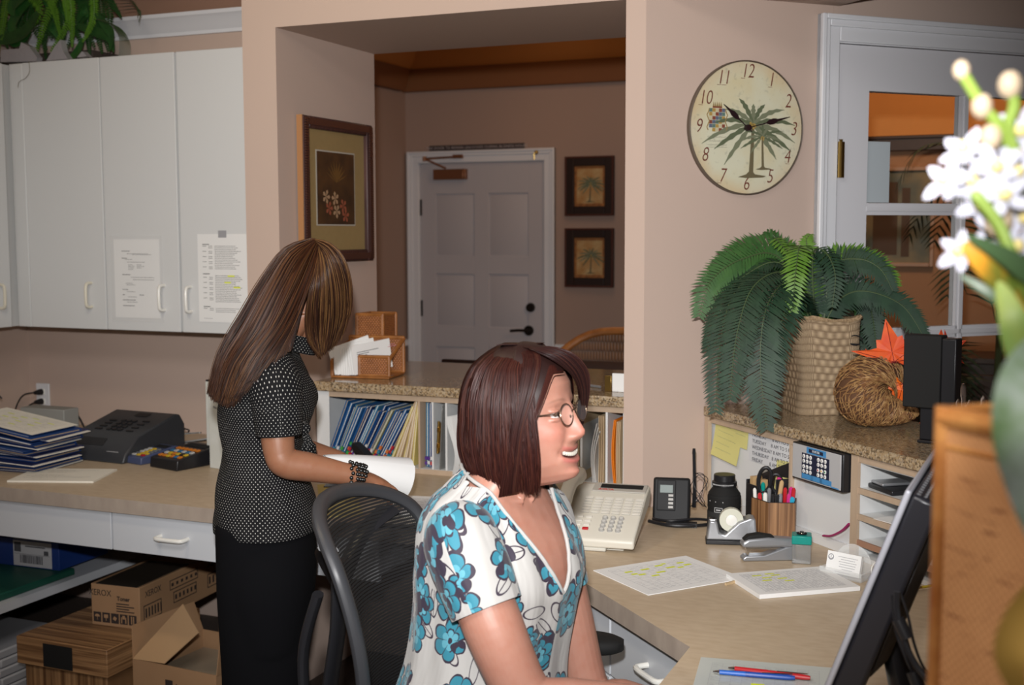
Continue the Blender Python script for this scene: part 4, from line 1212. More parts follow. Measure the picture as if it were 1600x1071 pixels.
# right slots: loose sheets, orange folders
def bent(x_, lab, cat, m, h_, bow, grp=None, lean=0.0, yj=0.0, th=0.0022, nm='bent_folder'):
    g = G()
    rings = []
    for i in range(11):
        f = i / 10
        z_ = ZU0 + 0.019 + h_ * f
        xx = x_ + bow * math.sin(PI * f) + lean * f
        rings.append([(xx, YU + 0.0 + yj, z_), (xx + th, YU + yj, z_), (xx + th, YU + 0.2, z_), (xx, YU + 0.2, z_)])
    g.loft(rings)
    g.obj(nm, m, label=lab, cat=cat, group=grp)
for k in range(3): bent(-1.262 + k * 0.005, '%s of three bowed white papers in the slot right of the seated woman' % ['left', 'middle', 'right'][k], 'paper', paper_m, 0.19 - 0.012 * k, -0.012, 'bowed white papers', 0.012, nm='bowed_paper')
for k in range(3): bent(-1.243 + k * 0.007, '%s manila folder from the left, just right of the bowed white papers' % ORD[k], 'folder', man2, 0.215, 0.001, 'manila folders right of the papers', nm='manila_folder')
orange_f = mat('folder_orange', (0.85, 0.24, 0.01), 0.5)
for k in range(2): bent(-1.192 + k * 0.005, '%s of two bright orange folders bowed in the slot near the wall corner' % ['left', 'right'][k], 'folder', orange_f, 0.205, -0.008, 'orange folders', 0.0)
for k in range(3): bent(-1.182 + k * 0.005, '%s pale tan folder from the left, right of the orange folders' % ORD[k], 'folder', man2, 0.20, -0.003, 'tan folders beside the orange ones', nm='tan_folder')
for k in range(5): bent(-1.345 + k * 0.012, '%s manila folder from the left in the slot behind the seated woman\'s chin' % ORD[k], 'folder', man2, 0.20 + 0.004 * k, -0.004, 'manila folders behind the chin', nm='manila_folder')
G().bx(-1.150, -1.112, YU + 0.02, 3.9, ZU0 + 0.13, ZU0 + 0.135).obj('small_shelf', cab_m, label='tiny white shelf in the last slot by the wall corner', cat='shelf')
# letter holder with envelopes, wicker box behind it
M = FR(-2.245, 3.745, ZG + 0.0005, R(8))
weave_c = weave_mat('wicker_fine', (0.50, 0.19, 0.06), (0.10, 0.03, 0.008), 90, 150, 'Object', 0.6)
weave_x = weave_c
t = thing('letter_holder', 'brown wicker letter holder full of white envelopes on the pass-through counter', 'letter holder', M @ Vector((0.05, 0.1, 0)))
def wicker_panel(M, x0, x1, y0, y1, z0, z1, t, nm='panel', bar=0.007):
    "panel with pole edging; thin in whichever axis is smallest"
    pn = G(M).bx(x0, x1, y0, y1, z0, z1).obj(nm, weave_c, t)
    g = G(M)
    if (y1 - y0) < (x1 - x0):
        yc = (y0 + y1) / 2
        q = [(x0, yc, z0), (x1, yc, z0), (x1, yc, z1), (x0, yc, z1)]
    else:
        xc = (x0 + x1) / 2
        q = [(xc, y0, z0), (xc, y1, z0), (xc, y1, z1), (xc, y0, z1)]
    for i in range(4):
        g.tube([q[i], q[(i + 1) % 4]], bar, 8)
    for p in q: g.ell(p, bar, 8, 6)
    g.obj('pole_edging', frame_wood, pn)
wicker_panel(M, 0.075, 0.185, -0.004, 0.004, 0.012, 0.078, t, 'front_panel')
wicker_panel(M, -0.02, 0.185, 0.146, 0.154, 0.012, 0.135, t, 'back_panel')
G(M).bx(-0.035, 0.187, -0.004, 0.154, 0.0, 0.008).obj('base', frame_wood, t, 0.003)
G(M).tube([(-0.03, 0.0, 0.008), (-0.03, 0.0, 0.07)], 0.007, 8).tube([(-0.03, 0.15, 0.008), (-0.03, 0.15, 0.12)], 0.007, 8).tube([(-0.03, 0.0, 0.07), (-0.03, 0.15, 0.12)], 0.007, 8).tube([(0.187, 0.0, 0.07), (0.187, 0.15, 0.13)], 0.007, 8).obj('side_rail', frame_wood, t)
for k in range(9):
    a = R(8 + 62 - k * 1.2)
    x_ = -0.01 + 0.0105 * k + (0.0 if k < 2 else 0.016)
    x_ = -0.020 + 0.0085 * k + (0.0 if k < 2 else 0.006)
    Me = M @ FR(x_, 0.004 + (0.0 if k < 2 else 0.0), 0.009, R(44 + 1.0 * k), R(0), R(-16 + 6 * k if k < 2 else -1.5)) @ Matrix.Rotation(R(-6 if k > 5 else 0), 4, 'Y')
    g = G(Me)
    g.bx(0, 0.16, 0, 0.0022, 0.0 if k <= 5 else 0.001, 0.098 + 0.004 * (k % 3))
    pass
    if k == 8:
        g.bx(0.02, 0.11, -0.0005, -0.0001, 0.078, 0.080, 1).bx(0.02, 0.07, -0.0005, -0.0001, 0.071, 0.073, 1).bx(0.02, 0.06, -0.0005, -0.0001, 0.064, 0.066, 1).bx(0.15, 0.185, -0.0005, -0.0001, 0.075, 0.077, 2).bx(0.155, 0.18, -0.0005, -0.0001, 0.082, 0.0835, 2)
    g.obj('envelope', [paper_m, ink_m, mat('pink_ink', (0.6, 0.25, 0.3), 0.7)], label='%s white envelope from the left in the wicker letter holder' % ORD[k] if k < 8 else 'front white envelope with printed address in the wicker letter holder', cat='envelope', group='envelopes in the wicker holder' if k < 8 else None)
t = thing('wicker_box', 'tall wicker box behind the letter holder, against the jamb', 'box', (-2.2, 4.0, ZG))
M = FR(-2.279, 3.925, ZG + 0.0005, R(0))
wicker_panel(M, 0.0, 0.11, -0.004, 0.004, 0.008, 0.215, t, 'front_panel', 0.006)
wicker_panel(M, 0.102, 0.11, 0.0, 0.10, 0.008, 0.215, t, 'side_panel', 0.006)
wicker_panel(M, 0.0, 0.008, 0.0, 0.10, 0.008, 0.215, t, 'side_panel', 0.006)
wicker_panel(M, 0.0, 0.11, 0.096, 0.104, 0.008, 0.215, t, 'back_panel', 0.006)
# card holder, pen at the right end of the counter
M = FR(-1.228, 3.745, ZG + 0.0005, R(0))
t = thing('card_holder', 'gold and white card holder at the right end of the pass-through counter', 'card holder', M @ Vector((0.03, 0.02, 0)))
G(M).bx(0.0, 0.10, 0.0, 0.008, 0.004, 0.06).bx(0.0, 0.10, 0.0, 0.05, 0.0, 0.004).obj('white_card_stack', paper_m, t, 0.001)
G(M).bx(-0.024, -0.002, -0.004, 0.002, 0, 0.052).bx(-0.024, -0.002, 0.0025, 0.05, 0, 0.003).obj('brass_edge', brass_m, t, 0.001)
g = G(); g.tube([atz(917, 602, ZG + 0.005), atz(938, 605, ZG + 0.005)], 0.0045, 8); g.obj('counter_pen', silver_m, label='silver pen lying near the right end of the pass-through counter', cat='pen')

# picture on the jamb
JX = -2.288
t = thing('framed_picture', 'framed dark floral picture with woven mat hanging on the left jamb of the opening', 'picture', (JX, 3.79, 1.48))
fy0, fy1, fz0, fz1 = 3.555, 4.030, 1.475, 1.975
g = G(); b = 0.042
for (a0, a1, c0, c1) in ((fy0, fy0 + b, fz0, fz1), (fy1 - b, fy1, fz0, fz1), (fy0 + b, fy1 - b, fz0, fz0 + b), (fy0 + b, fy1 - b, fz1 - b, fz1)):
    g.bx(JX, JX + 0.028, a0, a1, c0, c1)
fr_ = g.obj('frame', stripe_mat('carved_frame', (0.025, 0.009, 0.008), (0.09, 0.04, 0.035), 1, 120), t, 0.006)
g = G()
for i in range(56):
    z_ = fz0 + 0.012 + i * (fz1 - fz0 - 0.024) / 55
    g.bx(JX + 0.0285, JX + 0.033, fy0 + 0.008, fy0 + 0.030, z_ - 0.0028, z_ + 0.0028)
    g.bx(JX + 0.0285, JX + 0.033, fy1 - 0.030, fy1 - 0.008, z_ - 0.0028, z_ + 0.0028)
for i in range(50):
    y_ = fy0 + 0.03 + i * (fy1 - fy0 - 0.06) / 49
    g.bx(JX + 0.0285, JX + 0.033, y_ - 0.0028, y_ + 0.0028, fz0 + 0.008, fz0 + 0.030)
    g.bx(JX + 0.0285, JX + 0.033, y_ - 0.0028, y_ + 0.0028, fz1 - 0.030, fz1 - 0.008)
g.obj('beading', mat('beading', (0.06, 0.025, 0.018), 0.3), fr_)
G().bx(JX + 0.004, JX + 0.026, fy0 - 0.004, fy0 - 0.0005, fz0, fz1).obj('frame_side', mat('tan_wood', (0.35, 0.17, 0.07), 0.5), fr_)
G().bx(JX + 0.006, JX + 0.012, fy0 + 0.04, fy1 - 0.04, fz0 + 0.04, fz1 - 0.04).obj('woven_mat', weave_mat('linen_mat', (0.38, 0.275, 0.12), (0.27, 0.19, 0.08), 500, 500, 'Object', 0.2), t)
G().bx(JX + 0.0121, JX + 0.0135, 3.655, 3.918, 1.603, 1.865).obj('print_liner', mat('white_liner', (0.45, 0.42, 0.36), 0.6), t)
g = G(); g.bx(JX + 0.0136, JX + 0.0145, 3.660, 3.912, 1.608, 1.860)
pr = g.obj('print', mat('floral_print', (0.035, 0.022, 0.014), 0.5, n=(12, (0.10, 0.05, 0.02), 0.2)), t)
r_ = random.Random(5)
g = G()
Mj = Matrix.Translation((JX + 0.0148, 3.786, 1.734)) @ Matrix.Rotation(R(90), 4, 'Z') @ FRONT
g.M = Mj
for k in range(9):
    a = 0.4 + k * 0.28
    L_ = 0.08
    g.add([(0, 0.02, 0), (math.cos(a) * L_ * 0.5 - 0.006, 0.02 + math.sin(a) * L_ * 0.55, 0.0001), (math.cos(a) * L_, 0.02 + math.sin(a) * L_, 0.0001), (math.cos(a) * L_ * 0.5 + 0.006, 0.02 + math.sin(a) * L_ * 0.5, 0.0001)], [(0, 3, 2, 1)], 2)
for k in range(6):
    cx, cy = [(-0.05, -0.07), (0.0, -0.08), (0.045, -0.06), (-0.01, -0.035), (0.06, -0.095), (-0.07, -0.03)][k]
    for p in range(5):
        a = p * 1.257 + k
        g.add([(cx, cy, 0.0001 * k), (cx + 0.02 * math.cos(a - 0.4), cy + 0.02 * math.sin(a - 0.4), 0.0001 * k), (cx + 0.026 * math.cos(a), cy + 0.026 * math.sin(a), 0.0001 * k), (cx + 0.02 * math.cos(a + 0.4), cy + 0.02 * math.sin(a + 0.4), 0.0001 * k)], [(0, 1, 2, 3)], k % 2)
g.obj('painted_flowers', [mat('rose_paint', (0.30, 0.09, 0.05), 0.5), mat('cream_paint', (0.40, 0.26, 0.15), 0.5), mat('bronze_leaf', (0.15, 0.08, 0.025), 0.5)], pr, smooth=0)

# lobby chairs
t = thing('rattan_armchair', 'brown rattan armchair with a dark cushion in the lobby beyond the counter', 'chair', (-1.85, 5.6, 0))
g = G()
arc = [(-2.10 + 0.62 * (1 - math.cos(a)) / 2, 5.55 + 0.10 * math.sin(a), 1.10 - 0.12 * abs(math.cos(a)) ** 3) for a in [PI * k / 16 for k in range(17)]]
ring0 = [Vector(p) for p in arc]
g.tube([(-2.08, 5.6, 0.45)] + arc + [(-1.5, 5.6, 0.45)], 0.02, 10)
g.obj('back_rim', frame_wood, t)
g = G()
rings = []
for p in arc:
    rings.append([(p[0], p[1] + 0.004, p[2]), (p[0], p[1] - 0.004, p[2]), (p[0], p[1] - 0.004, 0.42), (p[0], p[1] + 0.004, 0.42)])
g.loft(rings)
g.obj('woven_back', weave_mat('rattan_dark', (0.20, 0.085, 0.03), (0.05, 0.02, 0.008), 60, 22, 'Object', 0.7), t)
G().box((-1.79, 5.40, 0.73), (0.46, 0.12, 0.50), rot=Matrix.Rotation(R(8), 4, 'X')).obj('cushion', mat('brown_cushion', (0.035, 0.018, 0.014), 0.9), t, 0.05, seg=4)
G().bx(-2.08, -1.5, 4.95, 5.5, 0.30, 0.44).obj('seat', frame_wood, t, 0.03)
for x_, y_ in ((-2.05, 4.98), (-1.53, 4.98), (-2.05, 5.5), (-1.53, 5.5)):
    G().tube([(x_, y_, 0), (x_, y_, 0.31)], 0.02, 8).obj('leg', frame_wood, t)
t = thing('side_chair', 'dark wooden chair whose top rail shows over the counter in front of the lobby door', 'chair', (-2.5, 5.6, 0))
G().bx(-2.70, -2.30, 5.48, 5.51, 0.86, 0.945).obj('top_rail', dk_frame, t, 0.008)
G().bx(-2.70, -2.30, 5.02, 5.48, 0.42, 0.46).obj('seat', dk_frame, t, 0.01)
for x_ in (-2.68, -2.32):
    G().bx(x_ - 0.016, x_ + 0.016, 5.482, 5.508, 0, 0.8595).obj('leg', dk_frame, t)
    G().bx(x_ - 0.016, x_ + 0.016, 5.03, 5.06, 0, 0.4195).obj('leg', dk_frame, t)
for x_ in (-2.58, -2.5, -2.42):
    G().bx(x_ - 0.012, x_ + 0.012, 5.487, 5.503, 0.46, 0.8595).obj('back_slat', dk_frame, t)
# ================================================================== RIGHT: clock, diagonal shelf, desk things
S3 = 3.166
# wall clock
cw, cz_, RC = (BF.inverted() @ Vector((-0.797, 3.681, 0))).x, 1.887, 0.199
Mc = BF @ Matrix.Translation((cw, S3, cz_)) @ FRONT
t = thing('wall_clock', 'round wall clock with palm trees and red-brown numerals on the diagonal wall', 'clock', BF @ Vector((cw, S3, cz_ - RC)))
g = G(Mc); g.lathe([(RC - 0.006, 0.001), (RC, 0.004), (RC, 0.018), (RC - 0.003, 0.021), (RC - 0.0045, 0.0195)], n=96, cap=False)
g.obj('rim', mat('clock_rim', (0.10, 0.075, 0.055), 0.45), t)
def clock_mat():
    m, nt, b = _nt('clock_face')
    x = NX(nt)
    vec, X_, Y_, Z_ = x.xyz('Object')
    n1 = x.noise(vec, 7, 5)
    n2 = x.noise(vec, 60, 6)
    sp = x.m('MULTIPLY', x.m('MAXIMUM', x.m('SUBTRACT', n2, 0.60), 0.0), 3.2)
    c1 = x.mix(x.m('MINIMUM', x.m('MULTIPLY', x.m('MAXIMUM', x.m('SUBTRACT', n1, 0.42), 0.0), 4.0), 1.0), (0.60, 0.585, 0.44), (0.58, 0.50, 0.30))
    r2 = x.m('SQRT', x.m('ADD', x.m('ADD', x.m('MULTIPLY', X_, X_), x.m('MULTIPLY', Y_, Y_)), x.m('MULTIPLY', x.m('SUBTRACT', Z_, RC), x.m('SUBTRACT', Z_, RC))))
    ed = x.m('MULTIPLY', x.m('MAXIMUM', x.m('SUBTRACT', r2, 0.155), 0.0), 14.0)
    c2 = x.mix(x.m('MINIMUM', x.m('MULTIPLY', ed, n1), 0.7), c1, (0.56, 0.32, 0.16))
    c3 = x.mix(sp, c2, (0.30, 0.29, 0.22))
    nt.links.new(c3, b.inputs['Base Color'])
    b.inputs['Roughness'].default_value = 0.5
    return m
g = G(Mc); g.lathe([(RC - 0.0045, 0.012), (RC - 0.0045, 0.0155), (0, 0.0155)], n=96)
g.obj('dial', clock_mat(), t)
num_m = mat('numeral_brown', (0.14, 0.035, 0.022), 0.6)
def times_text(g, s_, x_, y_, size):
    # italic numerals with drawn-in serifs
    g.text(s_, size, Matrix.Translation((x_, y_, 0.0158)), shear=0.22, sx=0.78, space=0.95, bold=-0.0006)
g = G(Mc)
for k in range(1, 13):
    a = R(90 - 30 * k)
    rr_ = 0.166
    x_, y_ = rr_ * math.cos(a), rr_ * math.sin(a)
    s_ = str(k)
    sz = 0.060
    g = G(Mc)
    times_text(g, s_, x_, y_, sz)
    if k in (1, 10, 11, 12, 4, 7):
        # little serif feet
        offs = {1: [0.0], 10: [-0.012], 11: [-0.011, 0.006], 12: [-0.012], 4: [0.006], 7: [-0.006]}[k]
        for ox in offs:
            g.bx(x_ + ox - 0.011, x_ + ox + 0.003, y_ - 0.0212, y_ - 0.0200, 0.0155, 0.0160)
    g.obj('numeral', num_m, t)
Mp = Mc @ Matrix.Translation((0, 0, 0.0156))
g = G(Mp)
palm_art(Mp, 0.285, 3, None, cx=0.016, cy=-0.142, bend=0.02, nf=13, crown=0.46, g=g)
palm_art(Mp, 0.165, 9, None, cx=0.058, cy=-0.120, bend=-0.02, nf=11, crown=0.42, g=g, dz=0.0007)
g.obj('painted_palms', [aged, trunk_c, leaf_c, leaf_d, nut_c], t, smooth=0)
# crest: plain quartered shield under a crown, and a line of script
g = G(Mp)
cx, cy = -0.103, 0.022
cols = 5
r_ = random.Random(4)
for i in range(5):
    for j in range(6):
        if j == 0 and i in (0, 4): continue
        g.bx(cx - 0.0275 + i * 0.011, cx - 0.0170 + i * 0.011, cy - 0.036 + j * 0.0115, cy - 0.0255 + j * 0.0115, 0.0002, 0.0004, (i * 2 + j * 3) % 5)
for s_ in (-1, 1):
    pts = [(cx + s_ * (0.031 + 0.004 * math.sin(k * 1.6)), cy - 0.032 + k * 0.009, 0.0006) for k in range(8)]
    g.tube(pts, 0.0018, 5, 5)
for k in range(5):
    g.add([(cx - 0.016 + k * 0.0064, cy + 0.037, 0.0004), (cx - 0.0096 + k * 0.0064, cy + 0.037, 0.0004), (cx - 0.0128 + k * 0.0064, cy + 0.052, 0.0004)], [(0, 1, 2)], 5)
g.bx(cx - 0.016, cx + 0.016, cy + 0.033, cy + 0.0375, 0.0002, 0.0004, 1)
g.obj('painted_crest', [mat('crest_teal', (0.10, 0.17, 0.14), 0.6), mat('crest_red', (0.20, 0.05, 0.03), 0.6), mat('crest_ochre', (0.38, 0.24, 0.06), 0.6), mat('crest_blue', (0.10, 0.12, 0.18), 0.6), mat('crest_cream', (0.5, 0.45, 0.3), 0.6), mat('crest_gold', (0.25, 0.17, 0.06), 0.6)], t, smooth=0)
g = G(Mp)
for q in range(3):
    pts = []
    for k in range(46):
        x_ = cx - 0.032 + 0.066 * k / 45 + (0.004 if q == 1 else 0)
        pts.append((x_, cy - 0.052 - q * 0.0115 + 0.0022 * math.sin(k * 1.55 + q) * (1 + 0.7 * math.sin(k * 0.47 + q * 2)), 0.0002))
    g.tube(pts, 0.0004, 4)
g.tube([(cx - 0.035, cy - 0.082, 0.0002), (cx + 0.035, cy - 0.081, 0.0002)], 0.0004, 4)
g.obj('painted_script', mat('script_ink', (0.16, 0.14, 0.11), 0.7), t)
hand_m = mat('clock_hand', (0.02, 0.008, 0.01), 0.35)
def hand(a_deg, L_, z_, bulb, nm):
    Mh = Mc @ Matrix.Rotation(R(a_deg), 4, 'Z') @ Matrix.Translation((0, 0, z_))
    g = G(Mh)
    pr_ = [(-0.018, 0.0012), (bulb - 0.024, 0.0016), (bulb - 0.012, 0.0075), (bulb + 0.004, 0.0085), (bulb + 0.018, 0.0035), (L_, 0.0009)]
    up_ = [(x_, y_) for x_, y_ in pr_] + [(x_, -y_) for x_, y_ in pr_[::-1]]
    g.prism(up_, 0, 0.0012)
    g.obj(nm, hand_m, t)
hand(180 - 38, 0.108, 0.021, 0.062, 'hour_hand')
hand(14, 0.150, 0.024, 0.088, 'minute_hand')
G(Mc).lathe([(0.0, 0.030), (0.009, 0.029), (0.010, 0.024), (0.010, 0.016)][::-1], n=20).obj('hub', hand_m, t)

# frosted notice on the glass door
G(BF).bx(2.5005, 2.598, 3.1865, 3.1885, 1.670, 1.862).obj('door_notice', mat('frosted_sheet', (0.45, 0.50, 0.53), 0.6), label='pale blue-grey sheet taped inside the upper left pane of the glass door', cat='notice')

# ---------------------------------------------------------------- diagonal shelf
ZS = 1.055
WE, WS = 1.909, 1.925
polyB = [(-0.888, 3.588), (-0.08, 2.78), (-0.08, 0.62), (0.42, 0.62), (0.42, 2.82), (-0.6185, 3.8575)]
G().prism(polyB, ZS - 0.030, ZS).obj('granite_shelf', granite_m, None, 0.004, label='speckled brown granite shelf running from the diagonal wall past the monitor', cat='shelf')
g = G(); g.prism([(-0.615, 3.84), (0.40, 2.81), (0.30, 2.74), (-0.70, 3.74)], 0, ZS - 0.0305)
g.bx(0.30, 0.40, 0.64, 2.74, 0, ZS - 0.0305)
struct('wall_shelf_back', g, wall_m)
# pigeonhole unit beneath
AL, A1, A2a, A2b, AR = -3.160, -2.735, -2.468, -2.442, -2.02
zb, zt = 0.7605, ZS - 0.0305
t = thing('desk_hutch', 'white hutch with raw wood edges and letter slots under the granite shelf', 'shelf unit', DF @ Vector((-2.6, 2.03, zb)))
g = G(DF); g.bx(AL, A2a, WS + 0.010, WS + 0.024, zb, zt).bx(AL, A2b, WS + 0.001, WS + 0.0095, zb, zb + 0.026)
g.bx(A2a + 0.001, A2b - 0.001, WS + 0.001, 2.17, zb, zt).bx(A2b, AR, 2.155, 2.17, zb, zt).bx(AR, AR + 0.02, WS + 0.05, 2.17, zb, zt).bx(A2b, AR, WS + 0.001, 2.154, zb, zb + 0.012).bx(A2b, AR, WS + 0.001, 2.154, zt - 0.02, zt)
g.obj('panels', cab_m, t)
g = G(DF); g.bx(AL - 0.003, AL + 0.018, WS - 0.012, WS + 0.0008, zb, zt).bx(A2a, A2b, WS - 0.008, WS + 0.0008, zb, zt).bx(AL + 0.018, A2a, WS - 0.004, WS + 0.0008, zt - 0.018, zt).bx(A2b, AR, WS - 0.006, WS + 0.0008, zt - 0.016, zt)
g.bx(A1 - 0.004, A1 + 0.004, WS - 0.003, WS + 0.0098, zb + 0.03, zt - 0.018)
g.obj('edging', ply_m, t)
for k, (z_, dz) in enumerate(((0.943, 0), (0.877, 0), (0.812, 0))):
    s_ = G(DF).bx(A2b + 0.0005, AR - 0.001, WS + 0.001, 2.154, z_ - 0.012, z_).obj('shelf_board', cab_m, t)
    G(DF).bx(A2b - 0.006, AR - 0.001, WS - 0.006, WS + 0.0008, z_ - 0.0135, z_ + 0.001).obj('edging', mat('ply_red_edge', (0.36, 0.20, 0.13), 0.6) if k == 2 else ply_m, s_)
# things in the slots
Md = DF @ FR(-2.385, 1.985, 0.9435, R(-8))
t = thing('pocket_calculator', 'grey pocket organiser lying on the top slot of the hutch, beside the monitor', 'calculator', Md @ Vector((0, 0, 0)))
G(Md).bx(-0.05, 0.06, -0.045, 0.045, 0, 0.012).obj('body', black_m, t, 0.003)
G(Md).bx(-0.045, 0.01, -0.04, 0.04, 0.0122, 0.020).obj('raised_cover', silver_m, t, 0.003)
g = G(DF @ FR(-2.27, 2.03, 0.944, R(-5)))
g.bx(-0.06, 0.10, -0.05, 0.05, 0, 0.008)
for i in range(9):
    for j in range(4): g.bx(-0.054 + i * 0.017, -0.041 + i * 0.017, -0.043 + j * 0.022, -0.026 + j * 0.022, 0.008, 0.012)
g.obj('small_keyboard', mat('navy_plastic', (0.02, 0.03, 0.07), 0.4), label='small dark keyboard behind the grey organiser in the top slot', cat='keyboard')
for k, (a_, w__, zz_, rz_, m_, lb) in enumerate(((-2.30, 1.99, 0.8775, 6, paper_m, 'papers lying in the middle slot of the hutch'), (-2.24, 2.0, 0.8795, -12, mat('glossy_photo', (0.25, 0.18, 0.16), 0.3), 'glossy leaflet on top of the papers in the middle slot'), (-2.17, 1.97, 0.9440, 10, paper_m, 'white card at the front of the top slot against the monitor'))):
    G(DF @ FR(a_, w__, zz_, R(rz_))).bx(-0.09, 0.09, -0.06, 0.06, 0, 0.0015).obj('slot_paper', m_, label=lb, cat='paper')
# pink strap down the panel
g = G(DF); g.tube(smooth_path([(-2.575, WS - 0.006, 0.792), (-2.54, WS - 0.008, 0.80), (-2.50, WS - 0.006, 0.822), (-2.475, WS - 0.004, 0.845)], 5), (0.006), 8, flat=0.5)
g.obj('strap', mat('magenta_strap', (0.33, 0.02, 0.12), 0.5), label='magenta strap hanging against the white panel beside the wooden stile', cat='strap')
# notes
yellow_note = mat('yellow_note', (0.62, 0.58, 0.22), 0.8)
def note(a0, a1, z0, z1, label, rot, m_=yellow_note, lines=5, w__=WS + 0.0085, cat='note', txt=None, curl=0.012, grp=None):
    Mn = DF @ Matrix.Translation(((a0 + a1) / 2, w__, (z0 + z1) / 2)) @ FRONT @ Matrix.Rotation(R(rot), 4, 'Z')
    w_, h_ = a1 - a0, z1 - z0
    g = G(Mn)
    n = 6
    vs = [(-w_ / 2 + w_ * i / n, -h_ / 2 + h_ * j / n, 0.0008 + curl * (1 - j / n) ** 2) for i in range(n + 1) for j in range(n + 1)]
    g.add(vs, [(i * (n + 1) + j, (i + 1) * (n + 1) + j, (i + 1) * (n + 1) + j + 1, i * (n + 1) + j + 1) for i in range(n) for j in range(n)])
    g.add([(v[0], v[1], v[2] - 0.0004) for v in vs], [(i * (n + 1) + j + 1, (i + 1) * (n + 1) + j + 1, (i + 1) * (n + 1) + j, i * (n + 1) + j) for i in range(n) for j in range(n)])
    for k in range(lines):
        y_ = h_ * (0.36 - 0.16 * k)
        z_ = 0.0012 + curl * (0.5 - y_ / h_) ** 2
        pts = [(-w_ * 0.38 + w_ * 0.7 * i / 20 * (0.7 + 0.3 * ((k * 7) % 3) / 2), y_ + 0.0014 * math.sin(i * 2.1 + k), z_) for i in range(21)]
        g.tube(pts, 0.0004, 4, 1)
    if txt:
        for k, s_ in enumerate(txt):
            g.text(s_, h_ * 0.16, Matrix.Translation((-w_ * 0.42, h_ * (0.32 - 0.19 * k), 0.001)), 2, align='LEFT', sx=1.1)
    g.obj('note', [m_, mat('pencil', (0.30, 0.32, 0.20), 0.8), ink_m], label=label, cat=cat, group=grp, smooth=0)
note(-3.134, -2.992, 0.905, 1.018, 'yellow handwritten sticky note, lower front one of the two at the left of the hutch', -5)
note(-3.03, -2.955, 0.955, 1.022, 'small yellow sticky note tucked behind the larger one at the left of the hutch', -3, lines=3, curl=0.003)
note(-2.950, -2.745, 0.925, 1.018, 'white card of weekday opening hours on the hutch panel below the palm fronds', 0, mat('white_card', (0.62, 0.63, 0.65), 0.6), 0, txt=['MONDAY      8 AM TO 5 PM', 'TUESDAY     8 AM TO 5 PM', 'WEDNESDAY 8 AM TO 5 PM', 'THURSDAY   8 AM TO 7 PM', 'FRIDAY       8 AM TO 5 PM'], curl=0, cat='notice')
note(-2.81, -2.74, 0.865, 0.952, 'yellow sticky note above the scissors beside the keypad', 3, lines=2)
# black keypad annunciator
a0, a1, z0, z1, wf = -2.687, -2.472, 0.926, 1.024, 1.893
t = thing('keypad_panel', 'black and grey keypad panel with blue PORTER keys hanging below the granite shelf', 'keypad', DF @ Vector((-2.58, wf, z0)))
G(DF).bx(a0, a1, wf + 0.003, wf + 0.030, z0, z1).obj('housing', black_m, t, 0.003)
G(DF).bx(a0 + 0.005, a1 - 0.006, wf, wf + 0.0028, z0 + 0.005, z1 - 0.003).obj('faceplate', mat('pale_grey_plate', (0.42, 0.42, 0.43), 0.5), t, 0.001)
G(DF).bx(a1 - 0.02, a1 + 0.012, wf + 0.0305, WS + 0.0, z0 + 0.012, z1 - 0.006).obj('bracket', matte_black, t)
sky = mat('keypad_blue', (0.06, 0.24, 0.50), 0.4)
navy = mat('keypad_navy', (0.012, 0.016, 0.04), 0.4)
kx0, kx1 = a0 + 0.047, a1 - 0.052
g = G(DF)
g.bx(kx0, kx1, wf - 0.0006, wf - 0.0001, z0 + 0.008, z1 - 0.022, 0).bx(kx0 + 0.020, kx1 - 0.014, wf - 0.0006, wf - 0.0001, z1 - 0.021, z1 - 0.004, 1).bx(kx0 + 0.03, kx1 - 0.026, wf - 0.0012, wf - 0.0007, z1 - 0.017, z1 - 0.008, 0)
for k in range(3):
    g.bx(kx0 + 0.002 + k * 0.0382, kx0 + 0.0505 + k * 0.0382, wf - 0.0012, wf - 0.0007, z0 + 0.009, z0 + 0.022, 1)
g.bx(a1 - 0.044, a1 - 0.012, wf - 0.0008, wf - 0.0002, z0 + 0.006, z0 + 0.009, 1)
g.obj('printed_field', [navy, sky], t, smooth=0)
g = G(DF)
g.text('PORTER', 0.0085, facing((kx0 + kx1) / 2 + 0.003, wf - 0.0014, z1 - 0.0125))
g.obj('lettering', mat('pale_letters', (0.6, 0.65, 0.7), 0.5), t)
keyw = mat('key_white', (0.75, 0.75, 0.74), 0.4)
for bx_, n0 in ((kx0 + 0.004, 0), (kx0 + 0.066, 12)):
    for i in range(3):
        for j in range(4):
            c = Vector((bx_ + 0.006 + i * 0.0145, wf - 0.0013, z1 - 0.030 - j * 0.0125 - (0.002 if j > 1 else 0)))
            g = G(DF); g.tube([c, c + Vector((0, -0.0012, 0))], [0.0052, 0.0046], 12, flat=1.08)
            kk = g.obj('key', keyw, t)
            if n0 and j == 2:
                G(DF).tube([c + Vector((0, -0.0013, 0)), c + Vector((0, -0.0017, 0))], 0.0025, 8).obj('lamp', [red_m, mat('amber', (0.75, 0.4, 0.02), 0.4), grn][i], kk)
            else:
                G(DF).bx(c.x - 0.0018, c.x + 0.0018, c.y - 0.0018, c.y - 0.0013, c.z - 0.0006, c.z + 0.0008).bx(c.x - 0.0005, c.x + 0.0005, c.y - 0.0018, c.y - 0.0013, c.z - 0.003, c.z + 0.001).obj('key_mark', ink_m, kk)

